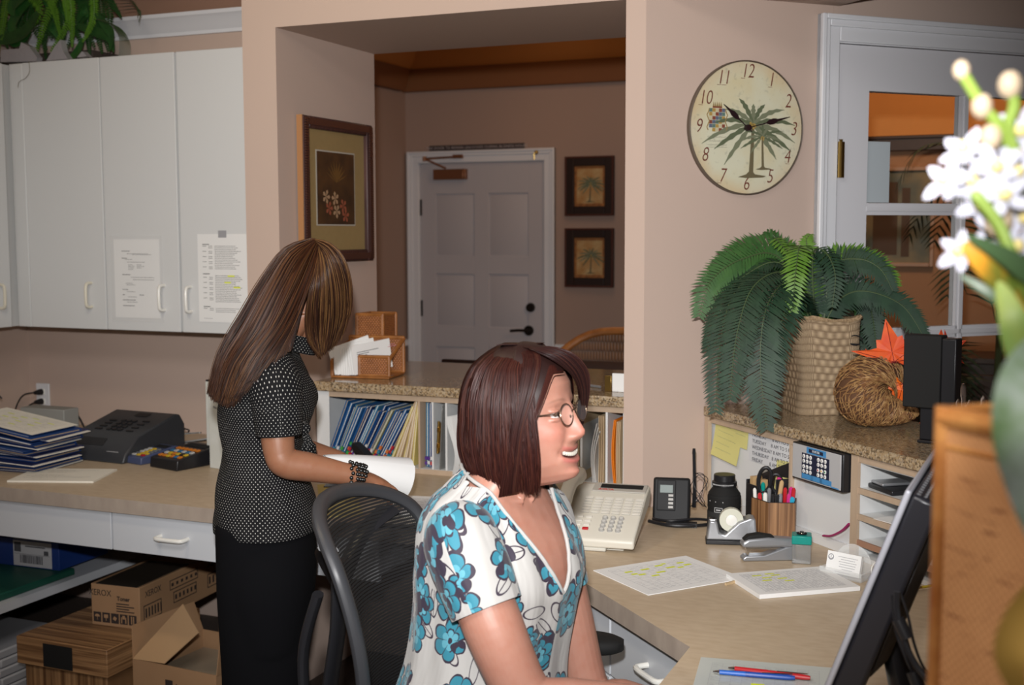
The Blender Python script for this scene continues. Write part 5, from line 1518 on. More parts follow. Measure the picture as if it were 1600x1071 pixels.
# ---------------------------------------------------------------- desk telephone
M = FR(-1.012, 2.915, 0.7605, R(7))
W_ = 0.226
t = thing('desk_telephone', 'cream multi-line desk telephone with handset and many buttons beside the seated woman', 'telephone', M @ Vector((0, 0.12, 0)))
prof = [(0.0, 0.008), (0.235, 0.075), (0.262, 0.105), (0.250, 0.126), (0.19, 0.113), (0.012, 0.040), (-0.004, 0.030)]
ivory = mat('ivory_plastic', (0.62, 0.59, 0.51), 0.38)
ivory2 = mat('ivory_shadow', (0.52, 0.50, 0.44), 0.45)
g = G(M); sideprof(g, prof, -W_ / 2, W_ / 2); g.obj('body', ivory, t, 0.006, seg=3)
g = G(M); sideprof(g, [(0.02, 0.0), (0.22, 0.0), (0.24, 0.07), (0.03, 0.013)], -W_ / 2 + 0.03, W_ / 2 - 0.03); g.bx(-0.04, 0.04, -0.002, 0.03, 0, 0.010); g.obj('wedge_stand', ivory2, t, 0.003)
aa = math.atan2(0.113 - 0.040, 0.178)
Mk = M @ Matrix.Translation((0, 0.012, 0.040)) @ Matrix.Rotation(aa, 4, 'X')
ab = math.atan2(0.013, 0.06)
Mk2 = M @ Matrix.Translation((0, 0.19, 0.113)) @ Matrix.Rotation(ab, 4, 'X')
g = G(Mk2); g.bx(-0.038, 0.108, 0.004, 0.056, 0.0003, 0.004); g.obj('display_bezel', mat('warm_grey', (0.40, 0.38, 0.34), 0.4), t, 0.001)
g = G(Mk2); g.bx(-0.018, 0.098, 0.022, 0.046, 0.0042, 0.0055); g.obj('display', matte_black, t)
g = G(Mk2); g.text('AVAYA', 0.013, Matrix.Translation((0.0, 0.0125, 0.0046)), bold=0.0003); g.obj('lettering', mat('red_letters', (0.5, 0.05, 0.04), 0.5), t)
key_iv = mat('key_ivory', (0.66, 0.63, 0.56), 0.4)
key_gr = mat('key_grey', (0.36, 0.35, 0.33), 0.4)
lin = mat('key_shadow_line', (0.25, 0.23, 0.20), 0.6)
for c_ in range(6):
    for r0 in range(6):
        x_, y_ = -0.048 + c_ * 0.0275, 0.096 + r0 * 0.0128
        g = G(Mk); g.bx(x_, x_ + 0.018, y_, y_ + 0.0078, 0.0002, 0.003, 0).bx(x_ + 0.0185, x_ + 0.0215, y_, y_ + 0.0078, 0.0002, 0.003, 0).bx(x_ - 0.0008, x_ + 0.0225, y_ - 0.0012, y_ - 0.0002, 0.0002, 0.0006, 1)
        g.obj('line_button', [key_iv, lin], t, smooth=0)
for i in range(3):
    for j in range(4):
        c = Vector((0.022 + i * 0.0215, 0.022 + j * 0.0175, 0))
        k_b = G(Mk).tube([c, c + Vector((0, 0, 0.005))], [0.0078, 0.0068], 14).obj('number_button', key_gr, t)
        G(Mk).tube([c + Vector((0, 0, 0.0051)), c + Vector((0, 0, 0.0055))], [0.0048, 0.0044], 12).obj('button_cap', mat('key_pale', (0.55, 0.54, 0.51), 0.4), k_b)
for i in range(2):
    for j in range(4):
        x_, y_ = -0.052 + i * 0.023 - 0.0, 0.018 + j * 0.0175
        G(Mk).bx(x_, x_ + 0.016, y_, y_ + 0.009, 0.0002, 0.004).obj('function_button', red_m if (i, j) == (1, 0) else key_iv, t, 0.001)
# handset in its cradle on the left
g = G(Mk)
xh = -0.086
g.loft([ellipse((xh + 0.002 * 0, y_, z_), (1, 0, 0), (0, -tz * 0.3, 1) if False else (0, 0, 1), a_, b_, 20, 2.6) for (y_, z_, a_, b_, tz) in
        ((-0.012, 0.020, 0.012, 0.010, 0), (-0.006, 0.022, 0.024, 0.019, 0), (0.02, 0.024, 0.027, 0.021, 0), (0.048, 0.032, 0.026, 0.018, 0), (0.07, 0.040, 0.020, 0.013, 0), (0.11, 0.046, 0.019, 0.012, 0), (0.15, 0.046, 0.019, 0.012, 0), (0.18, 0.040, 0.022, 0.014, 0), (0.20, 0.033, 0.027, 0.018, 0), (0.235, 0.026, 0.028, 0.021, 0), (0.255, 0.023, 0.020, 0.015, 0), (0.26, 0.022, 0.010, 0.009, 0))])
g.obj('handset', ivory, t, smooth=60)

# black cordless base with aerial and its cord
M = FR(-0.905, 3.295, 0.7605, R(12))
t = thing('cordless_base', 'black cordless headset base with a small screen and tall thin aerial behind the telephone', 'telephone base', M @ Vector((0, 0.03, 0)))
g = G(M); sideprof(g, [(0, 0), (0.085, 0), (0.085, 0.06), (0.055, 0.118), (0.040, 0.120), (0.005, 0.02)], -0.052, 0.052); g.obj('body', mat('soft_black', (0.010, 0.010, 0.011), 0.55, spec=0.25), t, 0.007, seg=3)
Ms = M @ Matrix.Translation((0, 0.005, 0.02)) @ Matrix.Rotation(math.atan2(0.10, 0.035), 4, 'X')
G(Ms).bx(-0.040, 0.012, 0.012, 0.098, 0.0005, 0.004).obj('front_panel', MATS['soft_black'], t, 0.003)
G(Ms).bx(-0.032, 0.004, 0.062, 0.084, 0.0045, 0.0055).obj('display', mat('lcd', (0.12, 0.16, 0.15), 0.3), t)
for j in range(4):
    G(Ms).bx(0.0 - 0.008, 0.006, 0.018 + j * 0.011, 0.025 + j * 0.011, 0.0045, 0.006).obj('button', key_gr, t, 0.0005)
g = G(M); g.tube([(0.062, 0.07, 0.03), (0.063, 0.072, 0.09), (0.060, 0.075, 0.185)], [0.006, 0.005, 0.0045], 8).tube([(0.060, 0.075, 0.185), (0.060, 0.075, 0.20)], [0.0055, 0.004], 8); g.obj('aerial', black_m, t)
pts = []
for k in range(44):
    a = k * 0.62
    pts.append(M @ Vector((0.075 + 0.020 * math.cos(a) * (1 + 0.3 * math.sin(k)), 0.06 + 0.012 * math.sin(a), 0.035 + 0.095 * (0.5 + 0.5 * math.sin(k * 0.43)))))
G().tube(smooth_path(pts, 3), 0.0011, 5).obj('thin_cord', black_m, label='thin black wire bundled round the aerial of the cordless base', cat='cord')
G(M).bx(-0.01, 0.075, -0.055, -0.03, 0, 0.012).tube(smooth_path([(-0.06, -0.02, 0.006), (0.0, -0.06, 0.006), (0.06, -0.055, 0.006), (0.12, -0.02, 0.006), (0.15, 0.04, 0.006)], 6), 0.005, 8).tube(smooth_path([(-0.05, 0.0, 0.008), (0.0, -0.035, 0.012), (0.07, -0.01, 0.015), (0.125, 0.02, 0.006), (0.14, 0.05, 0.006)], 6), 0.004, 8).obj('cord_pile', black_m, label='black cords and a small adapter lying in front of the cordless base', cat='cord')

# camera lens
c = atz(1131, 826, 0.7605)
t = thing('camera_lens', 'large black camera lens standing cap-up behind the tape dispenser', 'lens', c)
Ml = Matrix.Translation(c)
G(Ml).lathe([(0.043, 0), (0.045, 0.004), (0.045, 0.06), (0.046, 0.062), (0.046, 0.092), (0.044, 0.096), (0.044, 0.100), (0.031, 0.118), (0.031, 0.121)], n=40).obj('barrel', matte_black, t, smooth=25)
g = G(Ml)
g.lathe([(0.0455, 0.010), (0.0462, 0.012), (0.0462, 0.05), (0.0455, 0.052)], n=60, cap=False)
g.obj('grip_ring', mat('rubber', (0.02, 0.02, 0.02), 0.75), t)
G(Ml).lathe([(0.034, 0.121), (0.034, 0.132), (0.031, 0.134), (0.0295, 0.1345), (0.0295, 0.150), (0.028, 0.152)], n=36).obj('rear_cap', black_m, t, smooth=25)
g = G(Ml)
for k in range(28):
    a = -PI / 2 - 0.9 + k * 0.07
    g.box((0.0342 * math.cos(a), 0.0342 * math.sin(a), 0.1265), (0.0008, 0.0012, 0.003), rot=a)
for k in range(3):
    a = -PI / 2 - 0.75 + k * 0.45
    g.box((0.0462 * math.cos(a), 0.0462 * math.sin(a), 0.082), (0.0008, 0.002, 0.0025), rot=a)
for q in (-0.25, 0.02):
    a = -PI / 2 + q
for (du, dv, w_, h_) in ((0, 0.006, 0.022, 0.0012), (0, -0.006, 0.022, 0.0012), (-0.011, 0, 0.0012, 0.012), (0.011, 0, 0.0012, 0.012), (0, 0, 0.013, 0.003)):
    a = -PI / 2 - 0.12 + du / 0.046
    g.box((0.0463 * math.cos(a), 0.0463 * math.sin(a), 0.060 + dv), (0.0008, w_, h_), rot=a)
g.obj('markings', mat('lens_marks', (0.5, 0.5, 0.5), 0.5), t)

# tape dispenser
M = FR(*atz(1106, 851, 0.7605)[:2], 0.7605, R(16))
t = thing('tape_dispenser', 'silver and black tape dispenser with a roll of tape in front of the camera lens', 'tape dispenser', M @ Vector((0.06, 0.03, 0)))
def yprof(g, prof, y0, y1, mi=0):
    g.loft([[(p[0], y_, p[1]) for p in prof] for y_ in (y1, y0)], mi)
g = G(M); yprof(g, [(-0.004, 0.012), (0.004, 0.062), (0.022, 0.062), (0.030, 0.030), (0.045, 0.026), (0.080, 0.060), (0.108, 0.072), (0.122, 0.070), (0.128, 0.012)], 0.0, 0.052); g.obj('shell', silver_m, t, 0.004, seg=3)
g = G(M); yprof(g, [(-0.006, 0.0), (-0.004, 0.0118), (0.128, 0.0118), (0.131, 0.0)], -0.002, 0.054); g.obj('base', black_m, t, 0.002)
G(M).bx(0.004, 0.022, 0.012, 0.042, 0.0622, 0.064).obj('cutter', chrome_m, t)
g = G(M)
g.lathe([(0.015, -0.010), (0.031, -0.010), (0.031, 0.010), (0.015, 0.010), (0.015, -0.010)], (0.061, 0.026, 0.062), 32, axis='Y', cap=False)
g.obj('tape_roll', mat('tape_cream', (0.60, 0.60, 0.50), 0.35), t)
G(M).lathe([(0.004, -0.014), (0.0148, -0.012), (0.0148, 0.012), (0.004, 0.014)], (0.061, 0.026, 0.062), 20, axis='Y').obj('core', white_pl, t)

# bamboo striped pen cup
pc0 = atz(1208, 836, 0.7605)
M = FR(pc0.x + 0.002, pc0.y - 0.012, 0.7605, R(8))
stripe_v = stripe_mat('bamboo_cup', (0.13, 0.055, 0.02), (0.38, 0.20, 0.09), 0, 130)
t = thing('pen_cup', 'dark bamboo-striped square pen cup crowded with pens and scissors', 'pen cup', M @ Vector((0, 0, 0)))
hh = 0.098
a_ = 0.055
# five-sided outline: flat front with a cut corner, as seen
out = [(-0.060, 0.02), (-0.012, -0.040), (0.058, -0.028), (0.060, 0.050), (-0.040, 0.058)]
inn = [(x_ * 0.93, 0.008 + (y_ - 0.008) * 0.93) for x_, y_ in out]
g = G(M)
n = len(out)
rings = [[(x_, y_, 0) for x_, y_ in out], [(x_, y_, hh) for x_, y_ in out], [(x_, y_, hh) for x_, y_ in inn], [(x_, y_, 0.004) for x_, y_ in inn]]
g.loft(rings)
g.obj('cup', stripe_v, t, smooth=0)
g = G(M); g.loft([[(x_, y_, hh + 0.0002) for x_, y_ in out], [(x_, y_, hh + 0.0015) for x_, y_ in out], [(x_, y_, hh + 0.0015) for x_, y_ in inn], [(x_, y_, hh + 0.0002) for x_, y_ in inn]], cap=False); g.obj('cup_rim', mat('dark_rim', (0.03, 0.015, 0.01), 0.5), t, smooth=0)
pm = {'red': red_m, 'blue': blue_m, 'black': black_m, 'teal': teal_pl, 'white': white_pl, 'silver': silver_m, 'pink': mat('pink_plastic', (0.55, 0.03, 0.2), 0.35), 'grey': key_gr, 'wood': mat('pencil_wood', (0.50, 0.33, 0.16), 0.5), 'yellow': mat('pen_yellow', (0.65, 0.5, 0.05), 0.4), 'cyan': mat('pen_cyan', (0.03, 0.35, 0.55), 0.35)}
def cup_pen(M, x_, y_, tx, ty, L_, r__, col, cap, label, kind='pen'):
    t = thing(kind, label, kind, M @ Vector((x_, y_, 0.005)))
    d = Vector((tx, ty, 1)).normalized()
    p = Vector((x_, y_, 0.006))
    G(M).tube([p, p + d * L_ * 0.72], r__, 8).obj('barrel', pm[col], t)
    G(M).tube([p + d * L_ * 0.721, p + d * L_ * 0.96, p + d * L_], [r__ * 1.12, r__ * 1.08, r__ * 0.5], 8).obj('cap', pm[cap], t)
    return t
spec = [(-0.045, 0.022, -0.06, 0.0, 0.118, .0045, 'white', 'white', 'white pen at the left corner of the bamboo cup'), (-0.032, 0.012, -0.05, -.02, 0.108, .0055, 'red', 'red', 'red-capped pen low at the left of the bamboo cup'), (-0.028, 0.03, -0.02, 0.05, 0.132, .0055, 'teal', 'teal', 'dark green marker standing behind the red-capped pen in the cup'),
        (-0.022, 0.002, 0.0, -.05, 0.112, .0055, 'white', 'white', 'white pen left of centre in the bamboo cup'), (-0.015, 0.02, 0.02, 0, 0.120, .005, 'silver', 'silver', 'silver pen left of centre in the bamboo cup'), (-0.006, 0.0, 0.04, 0, 0.108, .005, 'blue', 'black', 'blue pen with a black cap in the middle of the cup'),
        (0.002, 0.012, 0.13, 0.02, 0.145, .0055, 'wood', 'wood', 'pencil leaning right out of the middle of the cup'), (0.008, -0.01, 0.03, 0, 0.110, .005, 'yellow', 'black', 'yellow pen in the middle of the cup'), (0.018, -0.008, 0.0, 0.02, 0.112, .005, 'black', 'silver', 'black pen with a silver cap right of centre in the cup'),
        (0.026, 0.012, 0.03, 0, 0.125, .005, 'red', 'red', 'red pen right of centre in the cup'), (0.034, -0.006, 0.06, 0, 0.113, .0055, 'white', 'pink', 'pink-capped pen at the right of the cup'), (0.030, 0.03, 0.12, 0, 0.125, .0055, 'red', 'pink', 'pink and red pen leaning at the back right of the cup'),
        (0.040, 0.004, 0.10, 0, 0.128, .005, 'red', 'red', 'red pen leaning out at the far right of the cup'), (0.044, -0.008, 0.05, 0, 0.105, .0065, 'cyan', 'cyan', 'bright blue marker at the right edge of the cup')]
for s_ in spec: cup_pen(M, *s_)
cup_pen(M, 0.01, 0.035, 0.02, 0.02, 0.15, .007, 'wood', 'pink', 'thick wooden pencil with a pink tip at the back of the cup', 'pencil')
# scissors (black handles) and a metal rule
t = thing('scissors', 'black-handled scissors standing in the bamboo cup', 'scissors', M @ Vector((-0.02, 0.035, 0.01)))
def ringpath(c, rx, rz, tilt=0):
    return [Vector((c[0] + rx * math.cos(a) + tilt * rz * math.sin(a), c[1], c[2] + rz * math.sin(a))) for a in [2 * PI * k / 18 for k in range(19)]]
g = G(M); g.tube(ringpath((-0.026, 0.034, 0.145), 0.017, 0.034, 0.1), 0.0055, 8).tube([(-0.030, 0.034, 0.115), (-0.02, 0.036, 0.08)], 0.006, 8); g.obj('handle', black_m, t)
g = G(M); g.tube(ringpath((0.006, 0.038, 0.135), 0.015, 0.026, -0.1), 0.005, 8).tube([(0.0, 0.038, 0.112), (-0.01, 0.038, 0.08)], 0.006, 8); g.obj('handle', black_m, t)
G(M).tube([(-0.015, 0.036, 0.085), (-0.006, 0.036, 0.01)], [(0.007, 0.001), (0.002, 0.001)], 8).obj('blades', chrome_m, t)
t_ = G(M @ FR(0.006, 0.044, 0.008, 0, 0, R(19))).bx(-0.006, 0.006, -0.001, 0.001, 0, 0.185); t_.obj('metal_rule', chrome_m, None, 0.0005, label='slim metal rule leaning right out of the bamboo cup', cat='ruler')
# black organiser behind the cup
M = DF @ FR(-2.812, WS - 0.020, 0.7605, R(0))
t = thing('desk_organizer', 'black desk organiser standing against the panel behind the pen cup', 'organiser', M @ Vector((0, 0, 0)))
g = G(M)
g.bx(-0.075, -0.0715, -0.022, 0.026, 0, 0.125).bx(0.068, 0.0715, -0.022, 0.026, 0, 0.15).bx(-0.0715, 0.068, 0.024, 0.027, 0, 0.13).bx(-0.0715, 0.068, -0.022, -0.019, 0, 0.115).bx(-0.0715, 0.068, -0.019, 0.024, 0, 0.003)
g.slab([(-0.075, 0.0245, 0.13), (0.0715, 0.0245, 0.13), (0.0715, 0.0245, 0.195), (0.02, 0.0245, 0.175), (-0.075, 0.0245, 0.135)], 0.0025, (0, 1, 0))
g.obj('box', black_m, t, 0.001)
G(M).bx(-0.065, -0.05, -0.015, 0.015, 0.0035, 0.135).bx(-0.045, -0.03, -0.012, 0.02, 0.0035, 0.128).obj('contents', pm['wood'], t)

# stapler
M = FR(*atz(1163, 878, 0.7605)[:2], 0.7605, R(26))
t = thing('stapler', 'silver and black stapler lying in front of the bamboo pen cup', 'stapler', M @ Vector((0.06, 0.02, 0)))
g = G(M); yprof(g, [(-0.002, 0.0), (-0.004, 0.006), (0.004, 0.013), (0.05, 0.014), (0.105, 0.034), (0.128, 0.036), (0.132, 0.0)], 0, 0.034); g.obj('base', silver_m, t, 0.005, seg=3)
g = G(M); yprof(g, [(0.006, 0.028), (0.10, 0.026), (0.10, 0.032), (0.006, 0.034)], 0.008, 0.026); g.bx(0.008, 0.014, 0.009, 0.025, 0.014, 0.03); g.obj('magazine', chrome_m, t)
g = G(M); yprof(g, [(-0.004, 0.034), (-0.006, 0.046), (0.01, 0.056), (0.06, 0.060), (0.128, 0.054), (0.132, 0.030), (0.09, 0.034)], 0.0, 0.034); g.obj('top_arm', silver_m, t, 0.006, seg=3)
g = G(M); yprof(g, [(-0.002, 0.0515), (0.012, 0.064), (0.04, 0.068), (0.075, 0.062), (0.078, 0.056)], 0.003, 0.031); g.obj('pressure_pad', matte_black, t, 0.004, seg=3)
# magnetic clip dispenser
M = FR(*atz(1252, 882, 0.7605)[:2], 0.7605, R(-20)) @ Matrix.Rotation(R(30), 4, 'Z')
t = thing('clip_dispenser', 'clear paper clip dispenser with a teal lid beside the stapler', 'clip dispenser', M @ Vector((0, 0.02, 0)))
s_ = 0.023
G(M).bx(-s_, s_, 0.0, 2 * s_, 0, 0.048).obj('clear_base', smoke_m, t, 0.002)
g = G(M); g.bx(-s_ - 0.001, s_ + 0.001, -0.001, 2 * s_ + 0.001, 0.0485, 0.070); g.obj('lid', teal_pl, t, 0.002)
G(M).lathe([(0.012, 0.0702), (0.013, 0.073), (0.010, 0.0735), (0.009, 0.071), (0.0, 0.071)], (0, s_, 0), 20).obj('magnet_ring', matte_black, t)
g = G(M); g.tube([(0.006 * math.cos(a), s_ + 0.012 * math.sin(a), 0.0745) for a in [2 * PI * k / 12 for k in range(13)]], 0.0008, 5).obj('paper_clip', chrome_m, t)
# business card holder
M = FR(*atz(1312, 905, 0.7605)[:2], 0.7605, R(-22))
t = thing('business_card_holder', 'clear business card holder with white printed cards near the monitor', 'card holder', M @ Vector((0, 0.03, 0)))
g = G(M); g.bx(-0.055, 0.055, 0.0, 0.06, 0, 0.003).bx(-0.055, 0.055, 0.0, 0.003, 0.003, 0.022).bx(-0.055, -0.052, 0.003, 0.06, 0.003, 0.02).bx(0.052, 0.055, 0.003, 0.06, 0.003, 0.02)
g.lathe([(0.0475, -0.0015), (0.0475, 0.0015)], (0.01, 0.045, 0.03), 28, axis='Y')
g.obj('holder', clear_m, t, 0.001)
Mcd = M @ Matrix.Translation((-0.004, 0.016, 0.006)) @ Matrix.Rotation(R(-14), 4, 'X')
g = G(Mcd); g.bx(-0.0445, 0.0445, 0, 0.010, 0, 0.051); cdk = g.obj('cards', paper_m, t, 0.0004)
g = G(Mcd)
g.tube([(-0.034 + 0.0065 * math.cos(a), -0.0004, 0.037 + 0.0065 * math.sin(a)) for a in [2 * PI * k / 20 for k in range(21)]], 0.0011, 5)
g.tube([(-0.034 + 0.004 * math.cos(a), -0.0004, 0.036 + 0.004 * math.sin(a)) for a in [PI + PI * k / 10 for k in range(11)]], 0.0008, 5).bx(-0.0346, -0.0334, -0.0008, 0, 0.034, 0.041)
for k in range(6):
    w_ = [0.050, 0.034, 0.044, 0.038, 0.040, 0.024][k]
    x_ = 0.010 - w_ / 2
    while x_ < 0.010 + w_ / 2:
        g.bx(x_, x_ + 0.0035, -0.0006, -0.0001, 0.0405 - k * 0.0058, 0.0418 - k * 0.0058); x_ += 0.0047
g.bx(-0.02, 0.02, -0.0006, -0.0001, 0.0045, 0.0055)
g.obj('print', greyink_m, cdk)

# papers on the desk
def quad_sheet(name, px4, z_, **k):
    P4 = [atz(p[0], p[1], z_) for p in px4]   # left-far ... order: bl, br, tr, tl
    c = (P4[0] + P4[1] + P4[2] + P4[3]) / 4
    ux = ((P4[1] - P4[0]) + (P4[2] - P4[3])) / 2
    uy = ((P4[3] - P4[0]) + (P4[2] - P4[1])) / 2
    rz = math.atan2(ux.y, ux.x)
    return sheet(name, FR(c.x, c.y, z_, rz), ux.length, uy.length, **k)
hl1 = [(x_, x_ + w_, y_, y_ + 0.05) for x_, y_, w_ in ((0.12, 0.80, 0.1), (0.2, 0.62, 0.09), (0.33, 0.8, 0.11), (0.42, 0.60, 0.12), (0.55, 0.86, 0.1), (0.62, 0.72, 0.12), (0.66, 0.9, 0.06), (0.74, 0.66, 0.08), (0.84, 0.84, 0.09), (0.86, 0.72, 0.1), (0.3, 0.5, 0.1), (0.14, 0.68, 0.08))]
quad_sheet('schedule_sheet', [(1013, 932), (1160, 905), (1075, 870), (927, 892)], 0.7606, grid=(8, 10), hl=hl1, seed=12, base=paper_m, th=0.002, label='printed schedule with yellow highlights on the worktop in front of the telephone', cat='paper')
quad_sheet('schedule_sheet', [(1178, 937), (1340, 924), (1288, 891), (1143, 903)], 0.7606, grid=(22, 18), hl=[(x_, x_ + 0.12, y_, y_ + 0.05) for x_, y_ in ((0.12, 0.85), (0.2, 0.7), (0.34, 0.8), (0.36, 0.6), (0.4, 0.45), (0.3, 0.9), (0.15, 0.55))], seed=14, th=0.010, base=paper_m, label='thick pad of gridded sheets with a yellow highlight in front of the card holder', cat='paper')
G(FR(*atz(1160, 908, 0.7605)[:2], 0.7605, R(-28))).bx(-0.002, 0.003, -0.06, 0.05, 0, 0.006).obj('folder_edge', manila, label='manila folder edge showing under the left side of the gridded pad', cat='folder')
# foreground leaflet in a sleeve with two pens
quad_sheet('leaflet', [(1045, 1110), (1310, 1130), (1296, 1048), (1120, 1030)], 0.7606, grid=(10, 16), hl=[(0.15 + 0.08 * k, 0.24 + 0.09 * k, 0.3 + 0.07 * (k % 4), 0.36 + 0.07 * (k % 4)) for k in range(8)] + [(0.3, 0.7, 0.82, 0.88)], seed=15, th=0.003, base=mat('leaflet_grey', (0.52, 0.55, 0.52), 0.25), label='glossy grey leaflet with yellow highlights on the worktop below the monitor', cat='leaflet')
def desk_pen(p0, p1, z_, mbar, mgrip, label, r__=0.005):
    a, b = atz(*p0, z_), atz(*p1, z_)
    t = thing('ballpoint_pen', label, 'pen', (a + b) / 2)
    d = b - a
    G().tube([a, a + d * 0.08], [0.0015, r__ * 0.8], 8).obj('tip', chrome_m, t)
    G().tube([a + d * 0.081, a + d * 0.40], [r__ * 0.85, r__], 10).obj('grip', mgrip, t)
    G().tube([a + d * 0.401, a + d * 0.92, a + d], [r__, r__, r__ * 0.7], 10).obj('barrel', mbar, t)
    G().tube([a + d * 0.6 + Vector((0, 0, r__)), a + d * 0.97 + Vector((0, 0, r__ + 0.002))], [(0.0018, 0.0008), (0.0018, 0.0008)], 6).obj('clip', chrome_m, t)
desk_pen((1114, 1050), (1242, 1060), 0.7695, blue_m, mat('pen_blue_bright', (0.02, 0.12, 0.5), 0.3), 'blue ballpoint pen on the grey leaflet')
desk_pen((1138, 1044), (1266, 1060), 0.7705, red_m, red_m, 'red and silver ballpoint pen on the grey leaflet behind the blue one')

# ---------------------------------------------------------------- desk papers near the standing woman
for k, (q, rz_, m_, lb) in enumerate(((((-1.575, 3.17)), 24, paper_m, 'white form lying on the worktop right of the paper roll'), (((-1.56, 3.08)), 14, paper2_m, 'second form below the white one, near the chair back'))):
    sheet('form', FR(q[0], q[1], 0.7752 - 0.008 * k, R(rz_)), 0.30, 0.22, lines=16, seed=30 + k, base=m_, th=0.0015, curl=0.02 * (1 - k), label=lb, cat='paper')
G(FR(-1.575, 3.07, 0.7605, R(16))).bx(-0.16, 0.16, -0.125, 0.125, 0, 0.006).obj('black_clipboard', black_m, None, 0.002, label='black clipboard under the forms on the worktop behind the chair', cat='clipboard')
quad_sheet('yellow_folder', [(492, 805), (560, 812), (560, 752), (505, 762)], 0.7606, lines=0, base=mat('pale_yellow_card', (0.58, 0.47, 0.16), 0.7), th=0.002, label='pale yellow folder on the worktop in front of the standing woman', cat='folder')
G(FR(-2.02, 3.36, 0.7630, R(20))).bx(-0.05, 0.05, -0.02, 0.02, 0, 0.003).bx(0.04, 0.06, -0.06, -0.045, 0, 0.002).obj('black_card', black_m, label='black card scrap lying on the yellow folder', cat='card')

# ---------------------------------------------------------------- monitor
t = thing('monitor', 'flat monitor seen edge-on with a silver front bezel, leaning back at the right', 'monitor', (-0.08, 1.72, 0.7605))
TOPF = Vector((-0.150, 0, 1.222)); 
lean = R(19.5)
Mm = FR(-0.146, 1.756, 1.219, R(-2)) @ Matrix.Rotation(lean, 4, 'Y')
# local: x = depth to the back, y = width, z down the panel
HM, WM = 0.345, 0.37
g = G(Mm); g.bx(0.0, 0.009, 0, WM, -HM, 0); g.obj('front_bezel', mat('bezel_silver', (0.42, 0.43, 0.48), 0.35, 0.3), t, 0.003)
G(Mm).bx(-0.001, -0.0002, 0.018, WM - 0.018, -HM + 0.02, -0.018).obj('screen', mat('lit_screen', (0.04, 0.05, 0.07), 0.15), t)
g = G(Mm); g.bx(0.0092, 0.050, 0.004, WM - 0.004, -HM + 0.004, -0.003); g.obj('rear_shell', mat('monitor_black', (0.014, 0.014, 0.018), 0.3), t, 0.006)
g = G(Mm); g.loft([[(0.0505, 0.04, -0.05), (0.0505, WM - 0.04, -0.05), (0.0505, WM - 0.04, -HM + 0.05), (0.0505, 0.04, -HM + 0.05)], [(0.065, 0.07, -0.08), (0.065, WM - 0.07, -0.08), (0.065, WM - 0.07, -HM + 0.08), (0.065, 0.07, -HM + 0.08)]]); g.obj('rear_bulge', mat('monitor_brown_black', (0.022, 0.018, 0.016), 0.35), t, 0.006)
g = G(Mm)
for i in range(20):
    for j in range(2): g.tube([(0.018 + j * 0.010, 0.015 + i * 0.017, -0.0032), (0.018 + j * 0.009, 0.015 + i * 0.017, -0.0018)], 0.003, 6)
g.obj('vent', silver_m, t)
bt = Mm @ Vector((0.04, WM / 2, -HM + 0.02))
g = G(); g.loft([ellipse((bt.x + 0.035, bt.y, 0.95), (1, 0, 0), (0, 1, 0), 0.02, 0.05), ellipse((bt.x + 0.06, bt.y, 0.85), (1, 0, 0), (0, 1, 0), 0.025, 0.055), ellipse((bt.x + 0.05, bt.y, 0.775), (1, 0, 0), (0, 1, 0), 0.04, 0.07)])
g.obj('stand_neck', black_m, t)
g = G(); g.loft([ellipse((bt.x + 0.02, bt.y, 0.7605), (1, 0, 0), (0, 1, 0), 0.13, 0.14, 32), ellipse((bt.x + 0.02, bt.y, 0.770), (1, 0, 0), (0, 1, 0), 0.13, 0.14, 32), ellipse((bt.x + 0.03, bt.y, 0.784), (1, 0, 0), (0, 1, 0), 0.08, 0.09, 32)])
g.obj('stand_base', black_m, t)
# cables behind it
def cable(ptsd, r_, label, ferrite=None):
    P_ = [at(*p) for p in ptsd]
    t = thing('monitor_cable', label, 'cable', P_[-1])
    G().tube(smooth_path(P_, 6), r_, 8).obj('cable', black_m, t)
    if ferrite:
        a, b = at(*ferrite[0]), at(*ferrite[1])
        G().tube([a, b], 0.009, 12).obj('ferrite_bead', black_m, t)
cable([(1402, 925, 1.66), (1402, 955, 1.66), (1412, 1000, 1.65), (1428, 1035, 1.64), (1448, 1062, 1.63), (1470, 1090, 1.62)], 0.0045, 'thick black monitor cable with a cylindrical bead hanging behind the monitor', ((1403, 968, 1.655), (1417, 998, 1.65)))
cable([(1394, 930, 1.68), (1400, 985, 1.68), (1416, 1030, 1.67), (1428, 1055, 1.67), (1440, 1090, 1.66)], 0.0025, 'thin black cable ending in a bead at the foot of the monitor', ((1426, 1050, 1.67), (1436, 1075, 1.665)))
cable([(1406, 925, 1.70), (1418, 960, 1.70), (1428, 1005, 1.70), (1444, 1045, 1.70), (1475, 1080, 1.70)], 0.002, 'thin looping black cable nearest the rattan planter')
quad_sheet('scrap_paper', [(1425, 905), (1500, 925), (1500, 895), (1430, 885)], 0.7606, lines=5, base=paper_m, th=0.002, label='white papers on the worktop behind the monitor', cat='paper')
desk_pen((1420, 921), (1470, 914), 0.770, pm['yellow'], brass_m, 'yellow pencil on the papers behind the monitor', 0.003)
g = G(); g.tube([Vector(atz(1377, 892, 0.79)) + Vector((0.022 * math.cos(a), 0.004 * math.sin(3 * a), 0.022 * math.sin(a))) for a in [2 * PI * k / 20 for k in range(21)]], 0.0015, 6).obj('wire_ring', white_pl, label='thin pale wire loop between the card holder and the monitor', cat='wire')
